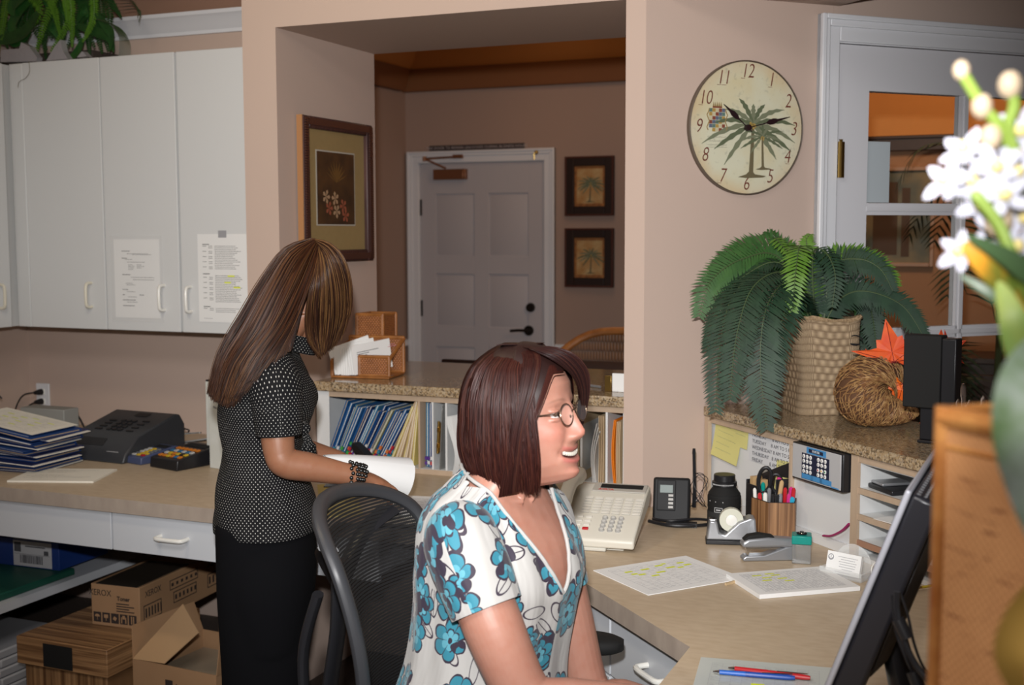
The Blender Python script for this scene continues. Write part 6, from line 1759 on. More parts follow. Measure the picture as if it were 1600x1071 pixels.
# ================================================================== PLANTS AND SHELF THINGS
def frond_geo(g, path, L, n, wd=0.0055, mi=0, droop=0.25, lift=0.25, sweep=0.55, up=(0, 0, 1), stem=0.0022, smi=None, seed=0, taper=0.55, start=0.1):
    "feathered leaf: rachis + leaflets"
    rr = random.Random(seed)
    P_ = smooth_path(path, 8)
    cum = [0.0]
    for i in range(1, len(P_)):
        cum.append(cum[-1] + (P_[i] - P_[i - 1]).length)
    tot = cum[-1]
    def ev(s_):
        s_ = min(max(s_, 0), 1) * tot
        for i in range(1, len(P_)):
            if cum[i] >= s_:
                k = (s_ - cum[i - 1]) / max(cum[i] - cum[i - 1], 1e-9)
                return P_[i - 1].lerp(P_[i], k), (P_[i] - P_[i - 1]).normalized()
        return P_[-1], (P_[-1] - P_[-2]).normalized()
    g.tube(P_, [stem * (1 - 0.75 * i / (len(P_) - 1)) for i in range(len(P_))], 5, smi if smi is not None else mi)
    U = Vector(up)
    for k in range(n):
        s_ = start + (1 - start) * (k + 0.5) / n
        p, t = ev(s_)
        side = t.cross(U)
        if side.length < 0.15:
            side = t.cross(Vector((1, 0.2, 0)))
        side.normalize()
        nr = side.cross(t).normalized()
        prof = math.sin(PI * (0.16 + 0.80 * s_)) ** taper
        for sg in (-1, 1):
            l_ = L * prof * rr.uniform(0.88, 1.08)
            d = (side * sg * math.cos(sweep) + t * math.sin(sweep + rr.uniform(-0.08, 0.08)) + nr * lift).normalized()
            wv = (t * math.cos(sweep) - side * sg * math.sin(sweep)) * wd * 0.5
            a = p
            b = p + d * l_ * 0.5 - Vector((0, 0, droop * l_ * 0.12))
            c = p + d * l_ - Vector((0, 0, droop * l_ * 0.5))
            g.add([a - wv * 0.6, a + wv * 0.6, b + wv, b - wv, c], [(0, 1, 2, 3), (3, 2, 4)], mi)
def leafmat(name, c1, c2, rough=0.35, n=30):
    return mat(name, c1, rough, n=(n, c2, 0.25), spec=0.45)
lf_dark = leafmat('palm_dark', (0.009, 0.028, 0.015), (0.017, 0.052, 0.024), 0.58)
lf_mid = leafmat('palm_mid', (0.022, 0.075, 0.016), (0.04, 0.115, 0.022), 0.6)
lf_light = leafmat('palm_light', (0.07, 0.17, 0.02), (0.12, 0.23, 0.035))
lf_stem = mat('palm_stem', (0.06, 0.09, 0.035), 0.5)
# seagrass basket
bc = atz(1271, 649, ZS)
rzb = R(30)
bc = Vector((bc.x, bc.y, ZS + 0.0005)) + Vector((0.0, 0.085, 0))
t_palm = thing('potted_palm', 'artificial cycad palm with drooping fronds in a square seagrass basket on the granite shelf', 'plant', bc)
seag = weave_mat('seagrass_weave', (0.50, 0.37, 0.23), (0.15, 0.095, 0.05), 130, 50, 'UV', 0.6, 0.75, 140, 0.004)
g = G(FR(bc.x, bc.y, bc.z, rzb))
rings = []
for k in range(29):
    f = k / 28
    s_ = 0.080 + 0.013 * f
    z_ = 0.272 * f
    ring = ellipse((0.004 * math.sin(f * 5), 0, 0), (1, 0, 0), (0, 1, 0), s_ * 1.06, s_ * 1.06, 48, 7)
    ring = [Vector((p.x + 0.0025 * math.sin(f * 9 + p.y * 40), p.y + 0.002 * math.sin(f * 7 + p.x * 50), z_ + (0.006 * math.sin(p.x * 38 + p.y * 25) * f))) for p in ring]
    rings.append(ring)
inner = []
for k in (28, 20, 10):
    inner.append([Vector((p.x * 0.93, p.y * 0.93, p.z - 0.001)) for p in rings[k]])
g.loft(rings + inner, uv=True)
g.obj('basket', seag, t_palm, smooth=60)
g = G(FR(bc.x, bc.y, bc.z, rzb))
top = rings[-1]
for q in range(2):
    pts = [Vector((p.x * (0.985 + 0.02 * q), p.y * (0.985 + 0.02 * q), p.z + 0.002 + 0.003 * math.sin(i * 1.3 + q * PI))) for i, p in enumerate(top)]
    g.tube(pts + [pts[0]], 0.0045, 6)
g.obj('braided_rim', mat('seagrass_braid', (0.44, 0.31, 0.18), 0.8, n=(160, (0.2, 0.13, 0.07), 0.2)), t_palm)
G(FR(bc.x, bc.y, bc.z, rzb)).bx(-0.068, 0.068, -0.068, 0.068, 0.20, 0.225).obj('moss', mat('moss_brown', (0.06, 0.045, 0.02), 0.9, bump=(60, 1.0)), t_palm)
D0_ = (bc + Vector((0, 0, 0.27)) - CAM).dot(_f)
base = Vector((bc.x, bc.y, ZS + 0.24))
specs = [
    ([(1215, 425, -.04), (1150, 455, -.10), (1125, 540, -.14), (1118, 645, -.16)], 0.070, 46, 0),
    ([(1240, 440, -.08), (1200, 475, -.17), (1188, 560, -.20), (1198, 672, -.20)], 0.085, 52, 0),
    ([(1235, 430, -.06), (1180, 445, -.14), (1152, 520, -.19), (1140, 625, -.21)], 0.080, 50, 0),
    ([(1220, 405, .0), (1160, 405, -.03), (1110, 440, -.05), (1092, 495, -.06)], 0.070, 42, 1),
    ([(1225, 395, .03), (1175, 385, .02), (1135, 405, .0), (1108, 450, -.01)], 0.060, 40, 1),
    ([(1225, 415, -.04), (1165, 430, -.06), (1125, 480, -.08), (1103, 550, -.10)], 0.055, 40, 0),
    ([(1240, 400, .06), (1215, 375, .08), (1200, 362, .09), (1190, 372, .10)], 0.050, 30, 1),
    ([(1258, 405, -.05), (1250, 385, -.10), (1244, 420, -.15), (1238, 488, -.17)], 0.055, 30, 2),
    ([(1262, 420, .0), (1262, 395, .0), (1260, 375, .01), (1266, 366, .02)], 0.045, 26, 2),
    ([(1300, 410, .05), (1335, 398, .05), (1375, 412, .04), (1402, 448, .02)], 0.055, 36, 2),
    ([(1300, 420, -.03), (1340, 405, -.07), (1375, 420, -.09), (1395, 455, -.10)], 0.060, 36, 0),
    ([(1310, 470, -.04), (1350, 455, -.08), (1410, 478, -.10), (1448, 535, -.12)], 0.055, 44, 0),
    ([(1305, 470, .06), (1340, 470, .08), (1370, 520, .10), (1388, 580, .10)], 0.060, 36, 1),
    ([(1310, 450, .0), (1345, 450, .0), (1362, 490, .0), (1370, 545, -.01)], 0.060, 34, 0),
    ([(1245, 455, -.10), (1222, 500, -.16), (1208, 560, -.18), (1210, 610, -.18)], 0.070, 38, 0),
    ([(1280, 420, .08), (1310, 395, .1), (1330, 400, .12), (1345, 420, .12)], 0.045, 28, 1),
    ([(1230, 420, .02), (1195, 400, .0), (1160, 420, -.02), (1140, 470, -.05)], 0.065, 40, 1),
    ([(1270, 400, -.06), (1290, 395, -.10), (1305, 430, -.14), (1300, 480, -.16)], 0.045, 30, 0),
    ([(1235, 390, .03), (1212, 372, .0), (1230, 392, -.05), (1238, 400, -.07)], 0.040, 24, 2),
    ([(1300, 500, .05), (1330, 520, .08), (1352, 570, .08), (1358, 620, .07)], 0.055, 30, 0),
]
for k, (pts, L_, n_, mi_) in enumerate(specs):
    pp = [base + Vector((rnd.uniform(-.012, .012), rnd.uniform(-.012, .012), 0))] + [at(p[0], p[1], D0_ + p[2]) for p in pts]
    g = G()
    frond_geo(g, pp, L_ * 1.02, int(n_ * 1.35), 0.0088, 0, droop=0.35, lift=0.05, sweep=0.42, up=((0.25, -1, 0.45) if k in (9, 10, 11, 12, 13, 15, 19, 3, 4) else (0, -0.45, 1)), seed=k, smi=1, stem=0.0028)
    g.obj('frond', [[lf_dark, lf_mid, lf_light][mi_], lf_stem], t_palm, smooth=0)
g = G()
for k, (a, b) in enumerate((((1262, 500), (1263, 395)), ((1270, 500), (1278, 385)), ((1276, 505), (1280, 400)))):
    g.tube([at(a[0], a[1], D0_ - .02 + .01 * k), at(b[0], b[1], D0_ - .03)], 0.003, 6)
g.obj('bare_stem', lf_stem, t_palm)
for z_ in (0.215, 0.07):
    g = G()
    a = bc + Vector((0.107, -0.052, z_))
    g.tube([a + Vector((0.02 * math.cos(q) , 0, 0.014 * math.sin(q))) for q in [2 * PI * i / 14 for i in range(13)]] + [a + Vector((-0.02, 0.0, -0.01))], 0.0018, 6)
    g.obj('wire_handle', black_m, t_palm)

# cornucopia
DC = (atz(1360, 672, ZS) - CAM).dot(_f) + 0.09
straw_m = mat('wicker_straw', (0.20, 0.09, 0.035), 0.6, n=(90, (0.38, 0.22, 0.085), 0.12))
straw_d = mat('wicker_core', (0.10, 0.045, 0.02), 0.8)
hp = [(1384, 602, .05, .060), (1368, 608, .02, .074), (1354, 622, -.01, .084), (1352, 638, -.03, .080), (1366, 650, -.05, .062), (1384, 657, -.06, .043), (1404, 661, -.065, .030), (1422, 662, -.07, .017), (1433, 661, -.07, .006)]
cpts = [at(a, b, DC + c_) for a, b, c_, r__ in hp]
rad = [h[3] for h in hp]
lowest = min(p.z - r__ * 0.93 for p, r__ in zip(cpts, rad))
cpts = [p + Vector((0, 0, ZS + 0.002 - lowest)) for p in cpts]
t = thing('cornucopia', 'brown wicker cornucopia lying on the granite shelf beside the seagrass basket', 'cornucopia', Vector((cpts[3].x, cpts[3].y, ZS)))
CP = smooth_path(cpts, 6)
RD = [p[0] for p in [(v,) for v in np.interp(np.linspace(0, len(rad) - 1, len(CP)), range(len(rad)), rad)]]
g = G(); g.tube(CP, [r__ * 0.95 for r__ in RD], 28, flat=0.97); g.obj('horn', straw_d, t, smooth=60)
g = G()
rr = random.Random(9)
# strands running round the horn
fr = []
side = None
for i, p in enumerate(CP):
    tt_ = (CP[min(i + 1, len(CP) - 1)] - CP[max(i - 1, 0)]).normalized()
    side = (side if side is not None else tt_.cross(Vector((0, 0, 1)))).normalized()
    side = (side - tt_ * side.dot(tt_)).normalized()
    fr.append((p, tt_, side, side.cross(tt_)))
for k in range(430):
    u = rr.random() ** 0.8
    a0 = rr.uniform(0, 2 * PI)
    span = rr.uniform(1.2, 3.2)
    pts = []
    for q in range(10):
        uu = min(max((u + 0.05 * math.sin(q * 0.4 + k) * rr.uniform(0.6, 1)), 0), 1) * (len(CP) - 1)
        i = min(int(uu), len(CP) - 2)
        f = uu - i
        p = CP[i].lerp(CP[i + 1], f)
        r__ = RD[i] * (1 - f) + RD[i + 1] * f
        sd_, nr_ = fr[i][2], fr[i][3]
        a = a0 + span * q / 9
        pts.append(p + (sd_ * math.cos(a) + nr_ * math.sin(a) * 0.97) * (r__ * 0.97 + 0.0015 + 0.001 * (k % 3)))
    pts = [Vector((p.x, p.y, max(p.z, ZS + 0.001))) for p in pts]
    g.tube(pts, 0.0013, 4, 0, cap=False)
g.obj('straw_strands', straw_m, t)
# maple leaves
mapl = [(0, 0.0), (0.10, -0.02), (0.34, -0.22), (0.30, -0.06), (0.62, 0.0), (0.42, 0.12), (0.98, 0.46), (0.52, 0.40), (0.34, 0.42), (0.32, 0.62), (0.20, 0.60), (0.0, 1.10)]
def maple(c, size, rot, tilt, yaw, m1, label, grp=None, seed=0):
    rr = random.Random(seed)
    Ml = Matrix.Translation(c) @ Matrix.Rotation(yaw, 4, 'Z') @ Matrix.Rotation(R(90) + tilt, 4, 'X') @ Matrix.Rotation(rot, 4, 'Z')
    t = thing('maple_leaf', label, 'leaf', c, grp)
    out = [(x_, y_) for x_, y_ in mapl] + [(-x_, y_) for x_, y_ in mapl[-2:0:-1]]
    g = G(Ml)
    n = len(out)
    for s_, dz in ((1, 0.0004), (-1, -0.0004)):
        vs = [(0, 0.25 * size, dz + 0.006)] + [(x_ * size, y_ * size, dz + 0.18 * size * (abs(x_) ** 2 + (y_ - .3) ** 2) * 0.8) for x_, y_ in out]
        g.add(vs, [((0, i + 1, (i + 1) % n + 1) if s_ > 0 else (0, (i + 1) % n + 1, i + 1)) for i in range(n)])
    g.obj('blade', m1, t, smooth=0)
    g = G(Ml)
    for (x_, y_) in ((0, 1.0), (0.85, 0.42), (-0.85, 0.42), (0.5, 0.0), (-0.5, 0.0), (0.28, -0.15), (-0.28, -0.15)):
        g.tube([(0, 0.0, 0.004), (x_ * size * 0.5, y_ * size * 0.5, 0.006 + 0.02 * size), (x_ * size, y_ * size, 0.0025 + 0.18 * size * (x_ * x_ + (y_ - .3) ** 2) * 0.8)], 0.0008, 4)
    g.tube([(0, 0, 0.003), (0.0, -0.25 * size, -0.01)], 0.0013, 5)
    g.obj('veins', mat('leaf_vein', (0.14, 0.01, 0.012), 0.6), t)
mo = mat('maple_orange', (0.75, 0.12, 0.012), 0.55, n=(16, (0.55, 0.03, 0.012), 0.2))
mr = mat('maple_red', (0.45, 0.02, 0.012), 0.6, n=(20, (0.6, 0.08, 0.01), 0.2))
mo2 = mat('maple_bright_orange', (0.85, 0.20, 0.01), 0.55, n=(14, (0.72, 0.10, 0.01), 0.2))
yel_l = mat('maple_olive', (0.22, 0.20, 0.03), 0.6)
maple(at(1397, 566, DC - 0.03), 0.108, R(12), R(-8), R(8), mo, 'large orange maple leaf standing up above the wicker cornucopia', None, 1)
maple(at(1412, 600, DC - 0.06), 0.066, R(165), R(10), R(0), mo2, 'bright orange leaf just below the large maple leaf, beside the black display', None, 2)
maple(at(1378, 590, DC + 0.02), 0.060, R(60), R(0), R(20), mr, 'dark red maple leaf behind the large orange one', None, 3)
maple(at(1360, 568, DC + 0.05), 0.04, R(20), R(0), R(20), mr, 'small red leaf at the left, behind the large orange maple leaf', None, 4)
maple(at(1345, 580, DC - 0.0), 0.038, R(120), R(-30), R(0), yel_l, 'small olive leaf on top of the cornucopia next to the basket', None, 5)
maple(at(1478, 548, DC + 0.04), 0.055, R(-60), R(0), R(0), mr, 'red leaf sticking out to the right behind the black display', None, 6)
maple(at(1470, 536, DC + 0.05), 0.035, R(0), R(0), R(0), mo, 'small orange leaf tip above the black display', None, 7)
maple(at(1430, 668, DC + 0.03), 0.055, R(200), R(0), R(0), mr, 'red leaf shape standing for a reflection, low behind the tip of the cornucopia', None, 8)  # leaf-shaped stand-in for a red reflection on the shelf
for k in range(5):
    c = at(1402 + 3.5 * k, 628 + 9 * (k % 3), DC + 0.01 + 0.01 * k)
    G().ell(c, 0.011, 12, 8).obj('berry', [yel_l, hl_m, mr][k % 3], label='%s small decorative berry from the left, between the cornucopia and the black display' % ORD[k], cat='berry', group='berries of the autumn arrangement')

# black display on a foot
M = FR(*atz(1449, 694, ZS)[:2], ZS + 0.0005, R(-14))
t = thing('stand_display', 'black box-shaped display on a narrow foot on the granite shelf', 'display', M @ Vector((0, 0.03, 0)))
G(M).bx(-0.064, 0.028, -0.004, 0.045, 0.088, 0.268).obj('panel', matte_black, t, 0.003)
G(M).bx(0.0285, 0.064, -0.002, 0.045, 0.088, 0.262).obj('side_panel', black_m, t, 0.003)
G(M).bx(-0.022, 0.030, 0.004, 0.04, 0.008, 0.0875).obj('foot', black_m, t, 0.003)
G(M).bx(-0.026, 0.034, 0.0, 0.05, 0, 0.0078).obj('foot_plate', black_m, t, 0.002)
# cup of clear pens behind the planter
pc = aty(1526, 650, 2.45)
pc = Vector((0.02, 2.36, ZS + 0.0005))
pc = Vector((aty(1524, 600, 2.36).x, 2.36, ZS + 0.0005))
t = thing('pen_holder', 'clear pen holder full of silver pens standing behind the rattan planter', 'pen holder', pc)
G(Matrix.Translation(pc)).lathe([(0.036, 0), (0.040, 0.11), (0.038, 0.11), (0.034, 0.004)], n=24).obj('cup', clear_m, t)
for k in range(15):
    a = k * 2.4
    r__ = 0.029 * math.sqrt((k + 0.5) / 15)
    p = pc + Vector((r__ * math.cos(a) * 0.8, r__ * math.sin(a) * 0.8, 0.006))
    d = Vector((r__ * math.cos(a) * 5 , r__ * math.sin(a) * 5, 1)).normalized()
    L_ = 0.19 + 0.008 * (k % 4) + (0.03 if k == 7 else 0)
    t = thing('silver_pen', 'silver pen standing in the clear pen holder behind the rattan planter' if k != 7 else 'tallest silver pen in the clear pen holder behind the planter', 'pen', p, 'silver pens in the clear holder' if k != 7 else None)
    G().tube([p, p + d * L_ * 0.9], 0.0042, 8).obj('barrel', chrome_m if k % 2 else silver_m, t)
    G().tube([p + d * L_ * 0.9005, p + d * L_ * 0.97, p + d * L_], [0.0052, 0.005, 0.002], 8).obj('cap', chrome_m, t)
pe = Vector((aty(1570, 600, 2.7).x, 2.7, ZS + 0.0005))
g = G(Matrix.Translation(pe)); g.tube([(-0.03, 0, 0), (0.035, 0.02, 0.24)], 0.008, 4).tube([(0.08, 0, 0), (0.05, 0.02, 0.24)], 0.008, 4).bx(-0.03, 0.09, -0.02, 0.0, 0.06, 0.075)
g.obj('easel', mat('easel_wood', (0.22, 0.10, 0.04), 0.5), label='small brown wooden easel on the granite shelf near the right picture edge', cat='easel')

# rattan planter close to the camera with orchids
kc = Vector((-0.064, 0.972, ZS + 0.0005))
Mr = FR(kc.x, kc.y, kc.z, R(-45))        # x: along the visible face towards the right, y: away
HP, SP = 0.389, 0.21
t = thing('rattan_planter', 'tall square rattan planter with a pole frame at the right edge, nearest the camera', 'planter', Mr @ Vector((SP / 2, SP / 2, 0)))
def rattan_close():
    m, nt, b = _nt('rattan_close')
    x = NX(nt)
    vec, X_, Y_, Z_ = x.xyz('Object')
    s1 = x.m('SINE', x.m('MULTIPLY', Z_, 900.0))
    q1 = x.m('SINE', x.m('MULTIPLY', x.m('ADD', X_, x.m('MULTIPLY', Y_, -1.0)), 620.0))
    n1 = x.noise(vec, 14, 5)
    vec2, a, b2, c2 = x.xyz('Object', (30, 30, 260), (0, 0.15, 0))
    n2 = x.noise(vec2, 1.0, 3)
    h = x.m('ADD', x.m('MULTIPLY', x.m('MULTIPLY', s1, q1), 0.5), 0.5)
    f = x.m('ADD', x.m('MULTIPLY', h, 0.35), x.m('MULTIPLY', n1, 0.7))
    c = x.mix(x.m('MINIMUM', f, 1.0), (0.26, 0.10, 0.032), (0.62, 0.31, 0.13))
    dk = x.m('MINIMUM', x.m('MULTIPLY', x.m('MAXIMUM', x.m('SUBTRACT', n2, 0.60), 0.0), 7.0), 1.0)
    nt.links.new(x.mix(dk, c, (0.16, 0.05, 0.018)), b.inputs['Base Color'])
    nt.links.new(x.bump(h, 0.5, 0.0015), b.inputs['Normal'])
    b.inputs['Roughness'].default_value = 0.5
    return m
rc_m = rattan_close()
pole_m = mat('bamboo_pole', (0.42, 0.19, 0.055), 0.35, n=(25, (0.26, 0.085, 0.02), 0.15))
g = G(Mr)
g.bx(0.008, SP - 0.008, 0.004, 0.010, 0.01, HP - 0.01).bx(0.004, 0.010, 0.008, SP - 0.008, 0.01, HP - 0.01).bx(0.008, SP - 0.008, SP - 0.010, SP - 0.004, 0.01, HP - 0.01).bx(SP - 0.010, SP - 0.004, 0.008, SP - 0.008, 0.01, HP - 0.01).bx(0.01, SP - 0.01, 0.01, SP - 0.01, 0.005, 0.012)
g.obj('woven_walls', rc_m, t, smooth=0)
g = G(Mr)
cs = [(0.007, 0.007), (SP - 0.007, 0.007), (SP - 0.007, SP - 0.007), (0.007, SP - 0.007)]
for i in range(4):
    a, b = cs[i], cs[(i + 1) % 4]
    g.tube([(a[0], a[1], 0.0), (a[0], a[1], HP)], 0.0075, 10)
    for z_ in (0.008, HP - 0.008):
        g.tube([(a[0], a[1], z_), (b[0], b[1], z_)], 0.0085, 10)
    g.tube([(a[0], a[1], HP - 0.03), (b[0], b[1], HP - 0.03)], 0.004, 8)
g.obj('pole_frame', pole_m, t)
G(Mr).bx(0.011, SP - 0.011, 0.011, SP - 0.011, HP - 0.07, HP - 0.05).obj('soil', mat('dark_moss', (0.03, 0.022, 0.012), 0.95), t)
# orchids
white_pet = mat('white_petal', (0.36, 0.36, 0.42), 0.65)
green_st = mat('bright_stem', (0.15, 0.22, 0.03), 0.55)
t = thing('orchid_arrangement', 'white orchids with yellow-green stems and long leaves rising from the rattan planter, out of focus', 'flowers', Mr @ Vector((0.1, 0.1, HP - 0.05)))
root = Mr @ Vector((0.09, 0.09, HP - 0.05))
dF = 0.86
stems = [[root, at(1640, 480, dF + .06), at(1600, 320, dF + .02), at(1572, 215, dF), at(1535, 165, dF), at(1502, 112, dF)],
         [at(1585, 235, dF), at(1575, 200, dF), at(1585, 165, dF), at(1578, 135, dF)],
         [root, at(1630, 520, dF), at(1590, 420, dF - .02), at(1560, 350, dF - .02), at(1520, 300, dF - .02)],
         [root, at(1620, 560, dF), at(1595, 470, dF), at(1570, 420, dF), at(1510, 385, dF)]]
for s_ in stems:
    G().tube(smooth_path(s_, 6), [0.0042] * (6 * (len(s_) - 1)) + [0.003], 8).obj('stem', green_st, t)
bud_m = mat('bud_cream', (0.36, 0.28, 0.19), 0.6)
for (px_b, py_b, r__) in ((1502, 110, .006), (1578, 133, .0085), (1534, 166, .0075), (1548, 215, .008), (1560, 345, .010)):
    c = at(px_b, py_b, dF)
    G().ell(c, (r__, r__, r__ * 1.2), 12, 8).obj('bud', bud_m, t)
def flower(c, size, face, seed):
    rr = random.Random(seed)
    q = Vector(face).to_track_quat('Z', 'Y').to_matrix().to_4x4()
    Mf = Matrix.Translation(c) @ q @ Matrix.Rotation(rr.uniform(0, 6), 4, 'Z')
    f = None
    for k in range(5):
        a = k * 2 * PI / 5 + rr.uniform(-.15, .15)
        Mk_ = Mf @ Matrix.Rotation(a, 4, 'Z')
        rings = []
        L_ = size * rr.uniform(0.85, 1.1)
        for i in range(7):
            u = i / 6
            w_ = max(0.001, 0.30 * L_ * math.sin(PI * (0.08 + 0.87 * u)) ** 0.8)
            z_ = 0.35 * L_ * u * u * (1 if k % 2 else 0.4) - 0.1 * L_ * u
            rings.append([(L_ * u + 0.002, -w_, z_ + 0.15 * w_), (L_ * u + 0.002, -w_ * .4, z_ - 0.0004), (L_ * u + 0.002, w_ * .4, z_ - .0004), (L_ * u + 0.002, w_, z_ + 0.15 * w_), (L_ * u + 0.002, w_ * .4, z_ + 0.0008), (L_ * u + 0.002, -w_ * .4, z_ + 0.0008)])
        p_ = G(Mk_).loft(rings).obj('petal', white_pet, t, smooth=60)
    G(Mf).ell((0, 0, 0.003), (0.005, 0.005, 0.006), 10, 6).obj('flower_centre', mat('flower_centre', (0.6, 0.5, 0.2), 0.5), t)
fl = [(1598, 205, .0, .022, (-.3, -1, .1)), (1588, 270, .0, .022, (.2, -1, .2)), (1555, 262, -.02, .020, (.3, -1, .3)), (1520, 285, .0, .022, (-.2, -1, .6)), (1478, 282, .0, .020, (-.6, -1, .4)), (1506, 235, .03, .020, (-.3, -1, .9)), (1533, 318, .0, .022, (0, -1, -.4)), (1570, 305, -.02, .021, (.1, -1, .1)),
      (1500, 392, .0, .018, (-.5, -1, .2)), (1530, 385, .02, .016, (-.1, -1, .7)), (1590, 385, .0, .021, (0, -1, .1)), (1600, 340, .0, .02, (.2, -1, 0)), (1545, 250, .04, .018, (0, -1, .3)), (1603, 235, .03, .022, (0, -1, 0))]
for k, (a, b, dd, s_, fc) in enumerate(fl):
    flower(at(a, b, dF + dd), s_ * 0.80, fc, k)
def blade(pts, w_, m, name='leaf', nrm=(0, -1, 0.2), fold=0.25):
    P_ = smooth_path(pts, 6)
    n = len(P_)
    rings = []
    N = Vector(nrm).normalized()
    for i, p in enumerate(P_):
        u = i / (n - 1)
        tt_ = (P_[min(i + 1, n - 1)] - P_[max(i - 1, 0)]).normalized()
        sd_ = tt_.cross(N).normalized()
        w__ = w_ * max(0.03, math.sin(PI * min(1, 0.12 + 0.86 * u)) ** 0.8)
        rings.append([p - sd_ * w__ + N * w__ * fold, p, p + sd_ * w__ + N * w__ * fold, p - N * 0.0012])
    return G().loft(rings).obj(name, m, t, smooth=60)
og = mat('leaf_green_orange', (0.10, 0.14, 0.02), 0.4, n=(22, (0.45, 0.20, 0.015), 0.08))
yg = mat('leaf_yellow_green', (0.26, 0.26, 0.035), 0.5, n=(18, (0.12, 0.20, 0.035), 0.15))
dg_ = mat('leaf_deep_green', (0.03, 0.06, 0.02), 0.4)
pg_ = mat('leaf_pale_back', (0.38, 0.45, 0.40), 0.5, n=(20, (0.12, 0.22, 0.07), 0.12))
blade([at(1640, 520, dF), at(1590, 450, dF - .01), at(1545, 410, dF - .02), at(1505, 380, dF - .02)], 0.013, og)
blade([at(1660, 470, dF - .03), at(1610, 430, dF - .03), at(1570, 400, dF - .03), at(1510, 368, dF - .03)], 0.007, dg_)
blade([at(1600, 590, dF - .04), at(1592, 540, dF - .04), at(1580, 490, dF - .04), at(1560, 440, dF - .03)], 0.010, yg)
blade([root, at(1700, 500, dF + .02), at(1650, 530, dF - .08), at(1596, 590, dF - .14), at(1580, 680, dF - .16), at(1598, 780, dF - .16), at(1622, 860, dF - .16)], 0.012, pg_)
blade([at(1650, 560, dF - .02), at(1560, 470, dF - .02), at(1500, 430, dF - .01)], 0.004, dg_)
blade([root, at(1760, 560, dF), at(1760, 720, dF - .14), at(1690, 880, dF - .17), at(1610, 970, dF - .17), at(1580, 1030, dF - .17), at(1600, 1100, dF - .17)], 0.016, mat('leaf_golden', (0.40, 0.24, 0.05), 0.5))

# ---------------------------------------------------------------- greenery on top of the wall cabinets
tf = thing('fern_arrangement', 'arrangement of ferns and dark leaves in grey foil on top of the wall cabinets', 'plant', (-3.52, 3.88, 2.2455))
bf = Vector((-3.55, 3.90, 2.27))
fern_l = leafmat('fern_light', (0.06, 0.17, 0.012), (0.10, 0.24, 0.02), 0.45)
fern_d = leafmat('fern_dark', (0.012, 0.045, 0.012), (0.02, 0.075, 0.015), 0.4)
y_f = 3.80
def cpx(px_, py_, y_=y_f):
    return aty(px_, py_, y_)
ferns = [([(q_ * 11.0 - 6, -50), (q_ * 12.0 - 8 + 9 * math.sin(q_ * 2.2), -15), (q_ * 12.0 - 10 + 14 * math.sin(q_ * 2.9), 25 + 10 * math.sin(q_)), (q_ * 12.0 - 12 + 17 * math.sin(q_ * 3.3), 55 + 26 * abs(math.sin(q_ * 1.9)))], 0.027, (0 if q_ % 4 == 1 else 1)) for q_ in range(15)] + [([(170, -60), (150, -30), (140, 10), (150, 50)], 0.03, 1), ([(20, -60), (45, -30), (60, 10), (62, 50)], 0.03, 1), ([(150, -60), (128, -20), (120, 30), (126, 70)], 0.03, 1), ([(60, -60), (30, -20), (8, 20), (0, 70)], 0.03, 1), ([(130, -60), (160, -20), (172, 20), (168, 60)], 0.028, 1), ([(75, -60), (84, -20), (84, 20), (80, 60)], 0.028, 1),([(112, -45), (95, -20), (72, 30), (54, 92)], 0.026, 0), ([(115, -50), (108, -20), (112, 30), (113, 74)], 0.026, 0), ([(85, -50), (70, -20), (85, 15), (94, 56)], 0.024, 0),
         ([(95, -60), (98, -30), (102, 5), (105, 34)], 0.02, 0), ([(130, -40), (140, -10), (150, 40), (160, 84)], 0.026, 1), ([(100, -20), (80, 20), (70, 60), (72, 92)], 0.024, 1),
         ([(60, -40), (50, 0), (42, 30), (44, 62)], 0.026, 1), ([(120, -20), (135, 20), (138, 55), (140, 86)], 0.026, 1), ([(140, -40), (165, -10), (180, 12), (190, 28)], 0.02, 1), ([(40, -30), (30, 0), (20, 30), (10, 60)], 0.026, 1), ([(90, -10), (100, 40), (95, 70), (85, 92)], 0.022, 1)]
for k, (pts, L_, mi_) in enumerate(ferns):
    pp = [cpx(p[0], p[1], y_f + 0.05 - 0.03 * (mi_ == 0)) for p in pts]
    g = G()
    frond_geo(g, pp, L_, 34, 0.0075, 0, droop=0.1, lift=0.05, sweep=0.25, up=(0, -1, 0.1), seed=50 + k, stem=0.0016, taper=0.7)
    g.obj('fern_frond', [fern_l, fern_d][mi_], tf, smooth=0)
t = tf
for k, (pts, w_) in enumerate((([(60, 20), (40, 50), (10, 62), (-15, 60)], 0.028), ([(50, 0), (30, 20), (20, 45), (35, 70)], 0.026), ([(20, -20), (10, 10), (-5, 30), (-20, 40)], 0.03), ([(70, -30), (40, -10), (20, 10), (22, 25)], 0.03), ([(120, 40), (150, 50), (172, 60), (178, 82)], 0.02), ([(130, 60), (125, 75), (115, 88), (100, 96)], 0.018), ([(150, 20), (165, 40), (175, 55), (172, 80)], 0.018), ([(10, 60), (25, 68), (40, 60), (50, 50)], 0.018), ([(0, -20), (20, -10), (35, 5), (30, 20)], 0.028))):
    blade([cpx(p[0], p[1], y_f + 0.02 + 0.01 * (k % 3)) for p in pts], w_, [fern_d, leafmat('broad_leaf', (0.015, 0.07, 0.02), (0.03, 0.11, 0.02), 0.3)][k % 2], 'broad_leaf')
g = G()
for k in range(9):
    g.tube(smooth_path([cpx(150, 30, y_f), cpx(170 + 2 * k, 35 + k, y_f), cpx(186 + 2 * k, 55 + k * 1.2, y_f), cpx(186 + 2.1 * k, 89 - 0.3 * k, y_f)], 5), 0.0013, 4)
